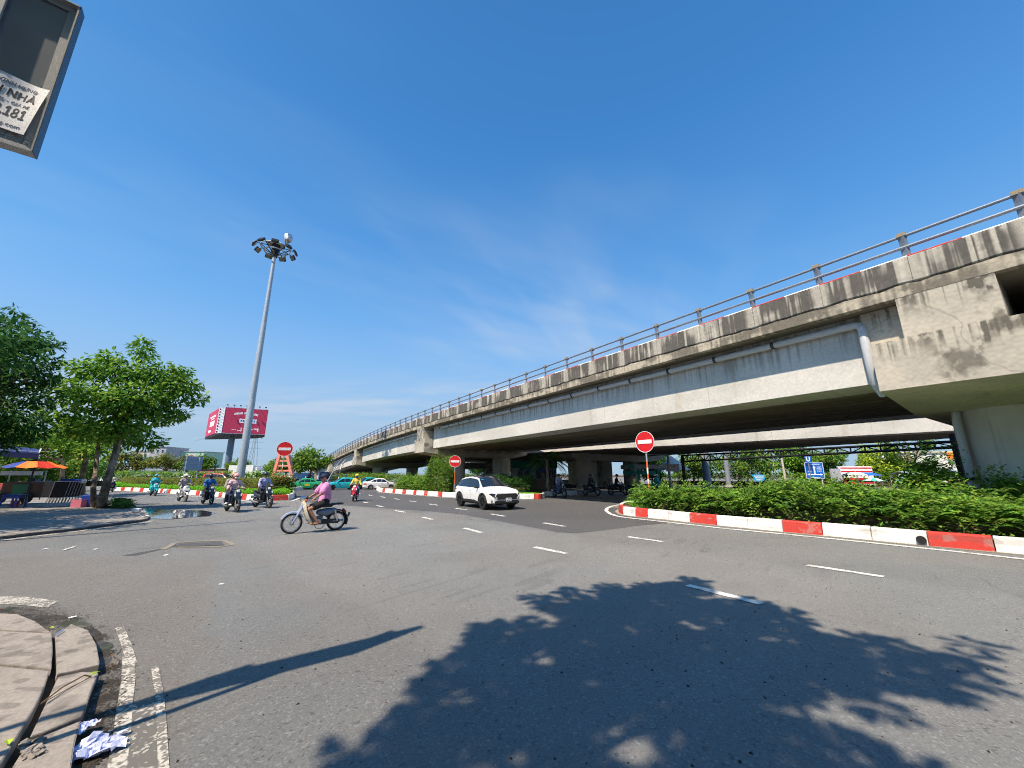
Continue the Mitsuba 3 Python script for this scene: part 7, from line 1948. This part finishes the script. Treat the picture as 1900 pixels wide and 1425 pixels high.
stool('plastic_stool', 'blue plastic table-stool with a red bucket beneath it', (-24.91, 20.24), .62, 'plastic_blue', .62)
bk = thing('bucket', 'dull red bucket standing under the blue plastic stool', 'bucket')
part(bk, 'pail', mv(lathe([(0, 0), (.13, 0), (.165, .30), (.15, .30), (.12, .02), (0, .02)], 20), (*(-25.21, 20.56), .083)), 'plastic_red', smooth=40)
part(bk, 'handle', tube([np.array([*(-25.21, 20.56), .383]) + (math.cos(t) * .16, 0, math.sin(t) * .10) for t in np.linspace(0, PI, 9)], .006, 5), 'steel')
pk = thing('pink_crate', 'pink patterned plastic crate beside the blue bin at the tree foot', 'crate')
pc = np.array((-21.65, 20.31))
for m in (box((*pc, .10), (.52, .40, .03)), *[box((pc[0] + dx, pc[1] + dy, .28), (sx, sy, .36)) for dx, dy, sx, sy in ((0, .19, .52, .03), (0, -.19, .52, .03), (.25, 0, .03, .35), (-.25, 0, .03, .35))]): part(pk, 'side', m, 'plastic_pink')
bc = thing('blue_bin', 'bright blue plastic bin against the leaning tree trunk', 'bin')
pc = np.array((-21.39, 20.59))
part(bc, 'tub', mv(from_man(m3.Manifold.hull_points(np.array([(x * w, y * w * .8, z) for x in (-1, 1) for y in (-1, 1) for z, w in ((0, .25), (.55, .32))]))), (*pc, .083), .3), 'plastic_blue')
part(bc, 'lid', box((*pc, .653), (.60, .48, .035), .3, .012), 'plastic_blue')
rider('parked dark motorbike facing left under the navy awning', 'person in dark clothes with a teal helmet sitting by the stall', (-35.04, 29.12), heading(-.9, -.4), 'car_dark', dict(shirt='black_cloth', sleeve=2, trousers='black_cloth', leg=2, hat='helmet', hat_col='teal_cloth', shoes='black_cloth'), rim='rim_silver')
tb = thing('drinks_table', 'low table with a red cloth box at the left edge by the stool', 'table')
pc = np.array((-30.47, 24.20))
part(tb, 'top', box((*pc, .80), (1.0, .7, .05)), 'wood_brown')
for a in (-.42, .42):
    for b_ in (-.28, .28): part(tb, 'leg', box((pc[0] + a, pc[1] + b_, .43), (.05, .05, .70)), 'wood_brown')
single('red_box', box((pc[0] + .15, pc[1] - .1, 1.0), (.5, .4, .35), 0, .02), 'plastic_red', 'red cool box standing on the drinks table', 'box')
single('lamp_column', tube([(-15, 8.24, 0), (-15, 8.24, 12.5)], [.12, .07], 10), 'galvanised', 'tall lamp column left of the frame whose thin shadow crosses the side road', 'lamp post', smooth=40)

# ---------------------------------------------------------------- sign board close by, top left
bo = thing('framed_board', 'grey metal board in a steel frame at the top left corner with a pasted poster', 'sign')
E0, db, nb = np.array([-3.14, 2.14]), np.array([.8, .6]), np.array([.6, -.8])


def bp(t, z, o=0.0):
    q = E0 + db * t + nb * o
    return np.array([q[0], q[1], z])


def bplate(t0, t1, z0, z1, o0, o1): return cat(prism([bp(t0, 0, o0)[:2], bp(t1, 0, o0)[:2], bp(t1, 0, o1)[:2], bp(t0, 0, o1)[:2]], z0, z1))


part(bo, 'sheet', bplate(-1.9, -.004, 3.70, 4.92, -.012, 0), 'board_sheet')
part(bo, 'frame_side', [bplate(-.055, -.002, 3.70, 4.92, .002, .010), bplate(-.004, .004, 3.69, 4.93, -.025, .055)], 'frame_steel', label='angle iron along the right edge')
part(bo, 'frame_top', [bplate(-1.9, -.005, 4.885, 4.92, .011, .018), bplate(-1.9, .003, 4.921, 4.93, -.03, .06)], 'frame_steel')
part(bo, 'frame_bottom', [bplate(-1.9, -.005, 3.70, 3.735, .011, .018), bplate(-1.9, .003, 3.69, 3.699, -.03, .045)], 'frame_steel')
part(bo, 'edge_trim', [bplate(.0045, .009, 3.685, 4.935, -.025, .056)], 'car_dark')
part(bo, 'bracket', [bplate(-1.2, -1.12, 3.7, 4.92, .012, .05), bplate(-.62, -.30, 4.35, 4.89, .03, .05)], 'frame_steel')
for w in (.30, 1.59):
    q = E0 - db * w - nb * .06
    part(bo, 'post', tube([(q[0], q[1], 0), (q[0], q[1], 4.9)], .035, 10), 'galvanised', smooth=40)
po = thing('poster', 'white paper poster in black Vietnamese lettering pasted on the sign board', 'poster')
th = math.radians(5.6)
e1, e2 = np.array([math.cos(th), -math.sin(th)]), np.array([-math.sin(th) * 1.15, -math.cos(th)])
P0 = np.array([-.012, 4.184])


def pm(x, y, o):
    q = P0 + e1 * x + e2 * y
    return bp(q[0], q[1], o)


gx, gy = np.linspace(-.75, 0, 16), np.linspace(0, .392, 9)
curl = lambda x, y: .016 + .035 * max(0, 1 + x / .10) ** 2 * (1 if x > -.10 else 0) * .6 + .004 * math.sin(x * 23 + y * 9)
Vp = np.array([pm(x, y, curl(x, y)) for y in gy for x in gx])
part(po, 'sheet', tm(Vp, [(j * 16 + i, j * 16 + i + 1, (j + 1) * 16 + i + 1, (j + 1) * 16 + i) for j in range(8) for i in range(15)]), 'poster_white', smooth=True)


def line(txt, xr, yb, h, bold, c_, sx=1.0):
    m = meshkit.text_mesh(txt, h, .001, bold)
    v = np.array(m.vertices)
    v[:, 0] = (v[:, 0] - v[:, 0].max()) * sx + xr
    m.vertices = np.array([pm(x, yb - y, curl(x, yb - y) + .0015 + z) for x, y, z in v])
    part(po, 'lettering', m, c_)


line('VINH HƯNG', -.045, .066, .026, True, 'print_grey', .82)
line('N NHÀ', -.030, .148, .054, True, 'print_black', .80)
line('GÓI - GIÁ RẺ', -.040, .200, .022, False, 'print_grey', .82)
line('492.181', -.036, .292, .072, True, 'print_black', .52)
line('24/24', -.135, .326, .024, True, 'print_grey', 1.0)
line('vinhhung.com', -.030, .366, .024, False, 'print_grey', 1.0)

# ---------------------------------------------------------------- litter
def crumple(name, label, c, s, colr, seed, flat_=.18, n=14):
    r_ = np.random.default_rng(seed)
    x, y = np.meshgrid(np.linspace(-.5, .5, n), np.linspace(-.5, .5, n))
    h = np.abs(meshkit.fbm(np.stack([x * 4 + seed, y * 4, x * 0], -1), 4, seed) - .5) * 2
    Vv = np.c_[(x + .06 * r_.normal(size=x.shape)).ravel() * s[0], (y + .06 * r_.normal(size=x.shape)).ravel() * s[1], (h * flat_ * max(s) + .004).ravel()]
    F = [(j * n + i, j * n + i + 1, (j + 1) * n + i + 1, (j + 1) * n + i) for j in range(n - 1) for i in range(n - 1)]
    single(name, mv(tm(Vv, F), c, r_.uniform(0, 3)), colr, label, 'litter')


crumple('plastic_bag', 'crumpled bluish plastic bag lying in the gutter at the bottom edge', (*(-2.55, 2.81), .012), (.26, .20), 'plastic_bag', 3, .28)
crumple('plastic_bag', 'smaller lilac plastic scrap against the kerb just above the bag', (*(-2.78, 2.94), .05), (.15, .10), 'plastic_bag', 4, .2)
crumple('paper_scrap', 'white paper scrap on the road below the paint patch', (*(-5.21, 5.11), .008), (.07, .045), 'poster_white', 5, .06, 6)
crumple('paper_scrap', 'long white torn strip on the side road', (*(-10.16, 9.53), .006), (.50, .05), 'sock_white', 6, .05, 8)
crumple('paper_scrap', 'small white scrap left of the torn strip', (*(-10.66, 9.49), .006), (.16, .05), 'poster_white', 7, .06, 6)
crumple('paper_scrap', 'round white scrap right of the torn strip', (*(-9.48, 9.46), .006), (.09, .06), 'poster_white', 8, .1, 6)
crumple('paper_scrap', 'white scrap beside the scraped asphalt patch', (*(-7.28, 8.76), .008), (.10, .07), 'poster_white', 9, .1, 6)
crumple('paper_scrap', 'white crumpled wrapper on the kerb corner by the puddle', (*(-13.99, 15.56), .10), (.22, .15), 'poster_white', 10, .4, 8)
crumple('paper_scrap', 'tiny white scrap far out on the middle of the road', (*(-4.49, 6.54), .008), (.06, .05), 'poster_white', 11, .1, 6)
single('foam_box', box((*(-16.07, 17.41), .18), (.28, .20, .17), .3, .03), 'wall_white', 'white foam box on the pavement corner beside the puddle', 'box')
single('drink_straw', tube([(*(-4.52, 4.31), .105), (*(-4.60, 4.45), .11)], .007, 6), 'board_back', 'bluish drinking straw on the near pavement', 'straw')
for i, (u, v, c_, lb) in enumerate(((83, 1188, 'leaf_green', 'green leaf on the joint of the near pavement slabs'), (160, 1281, 'leaf_green', 'green leaf on the near kerb slab'), (8, 1423, 'leaf_green', 'green leaf at the bottom left corner'), (6, 1150, 'dry_brown', 'dry brown leaf at the left edge of the near kerb'))):
    pts_ = np.array([[0, 0, 0], [.025, .018, .012], [.06, .0, .004], [.025, -.018, .012]])
    single('fallen_leaf', mv(tm(pts_, [(0, 1, 2), (0, 2, 3)]), ((*(-4.79, 4.47), .112), (*(-3.35, 3.52), .10), (*(-2.95, 2.70), .11), (*(-5.96, 5.05), .112))[i], i * 1.3, 1.2), c_, lb, 'leaf')
single('twig', [tube([(*(-3.27, 3.13), .105), (*(-3.34, 3.32), .115), (*(-3.38, 3.51), .11), (*(-3.37, 3.61), .05)], .005, 5), tube([(*(-3.27, 3.14), .105), (*(-3.31, 3.34), .10), (*(-3.34, 3.53), .09)], .003, 5)], 'dry_brown', 'thin dry twig across the near kerb slabs', 'twig')
single('straw_loop', tube([(*(-3.77, 4.02), .012), (*(-3.71, 4.07), .03), (*(-3.59, 4.01), .03), (*(-3.51, 3.91), .02), (*(-3.51, 3.82), .01)], .004, 5), 'dry_brown', 'curled dry stem in the gutter of the near kerb', 'stem')
rng = np.random.default_rng(15)
lit = []
for _ in range(420):
    x, y = rng.uniform(-4.5, 6), rng.uniform(2.6, 11)
    r = rng.uniform(.006, .016)
    lit.append(mv(tm([(-r, 0, 0), (0, -r * .7, 0), (r, 0, 0), (0, r * .7, 0), (0, 0, r * .7)], [(0, 1, 4), (1, 2, 4), (2, 3, 4), (3, 0, 4)]), (x, y, .002), rng.uniform(0, 6)))
put(tag(newkey('loose_grit'), 'scattered small dark stones on the near asphalt', 'gravel', kind='stuff'), lit, 'grit')

# ---------------------------------------------------------------- house row added unseen behind the viewer to cut the sky light
for i, (x0, x1, h) in enumerate(((-34, -24, 9.5), (-23.9, -15, 11), (-14.9, -6, 10), (-5.9, 3, 12), (3.1, 12, 10.5), (12.1, 22, 9.5))):
    block('sky_block_house', ('first', 'second', 'third', 'fourth', 'fifth', 'sixth')[i] + ' added house from the left in the unseen row behind the viewer', [(x0, -19), (x1, -19), (x1, -10.5), (x0, -10.5)], h, ('wall_cream', 'wall_pinkish', 'wall_mint', 'wall_grey')[i % 4], None, rowwin(2, 2, .1, .9, (4.5, 6.5)) + rowwin(2, 2, .1, .9, (7.4, 9.0)))

labels = {k: v for k, v in labels.items() if v}
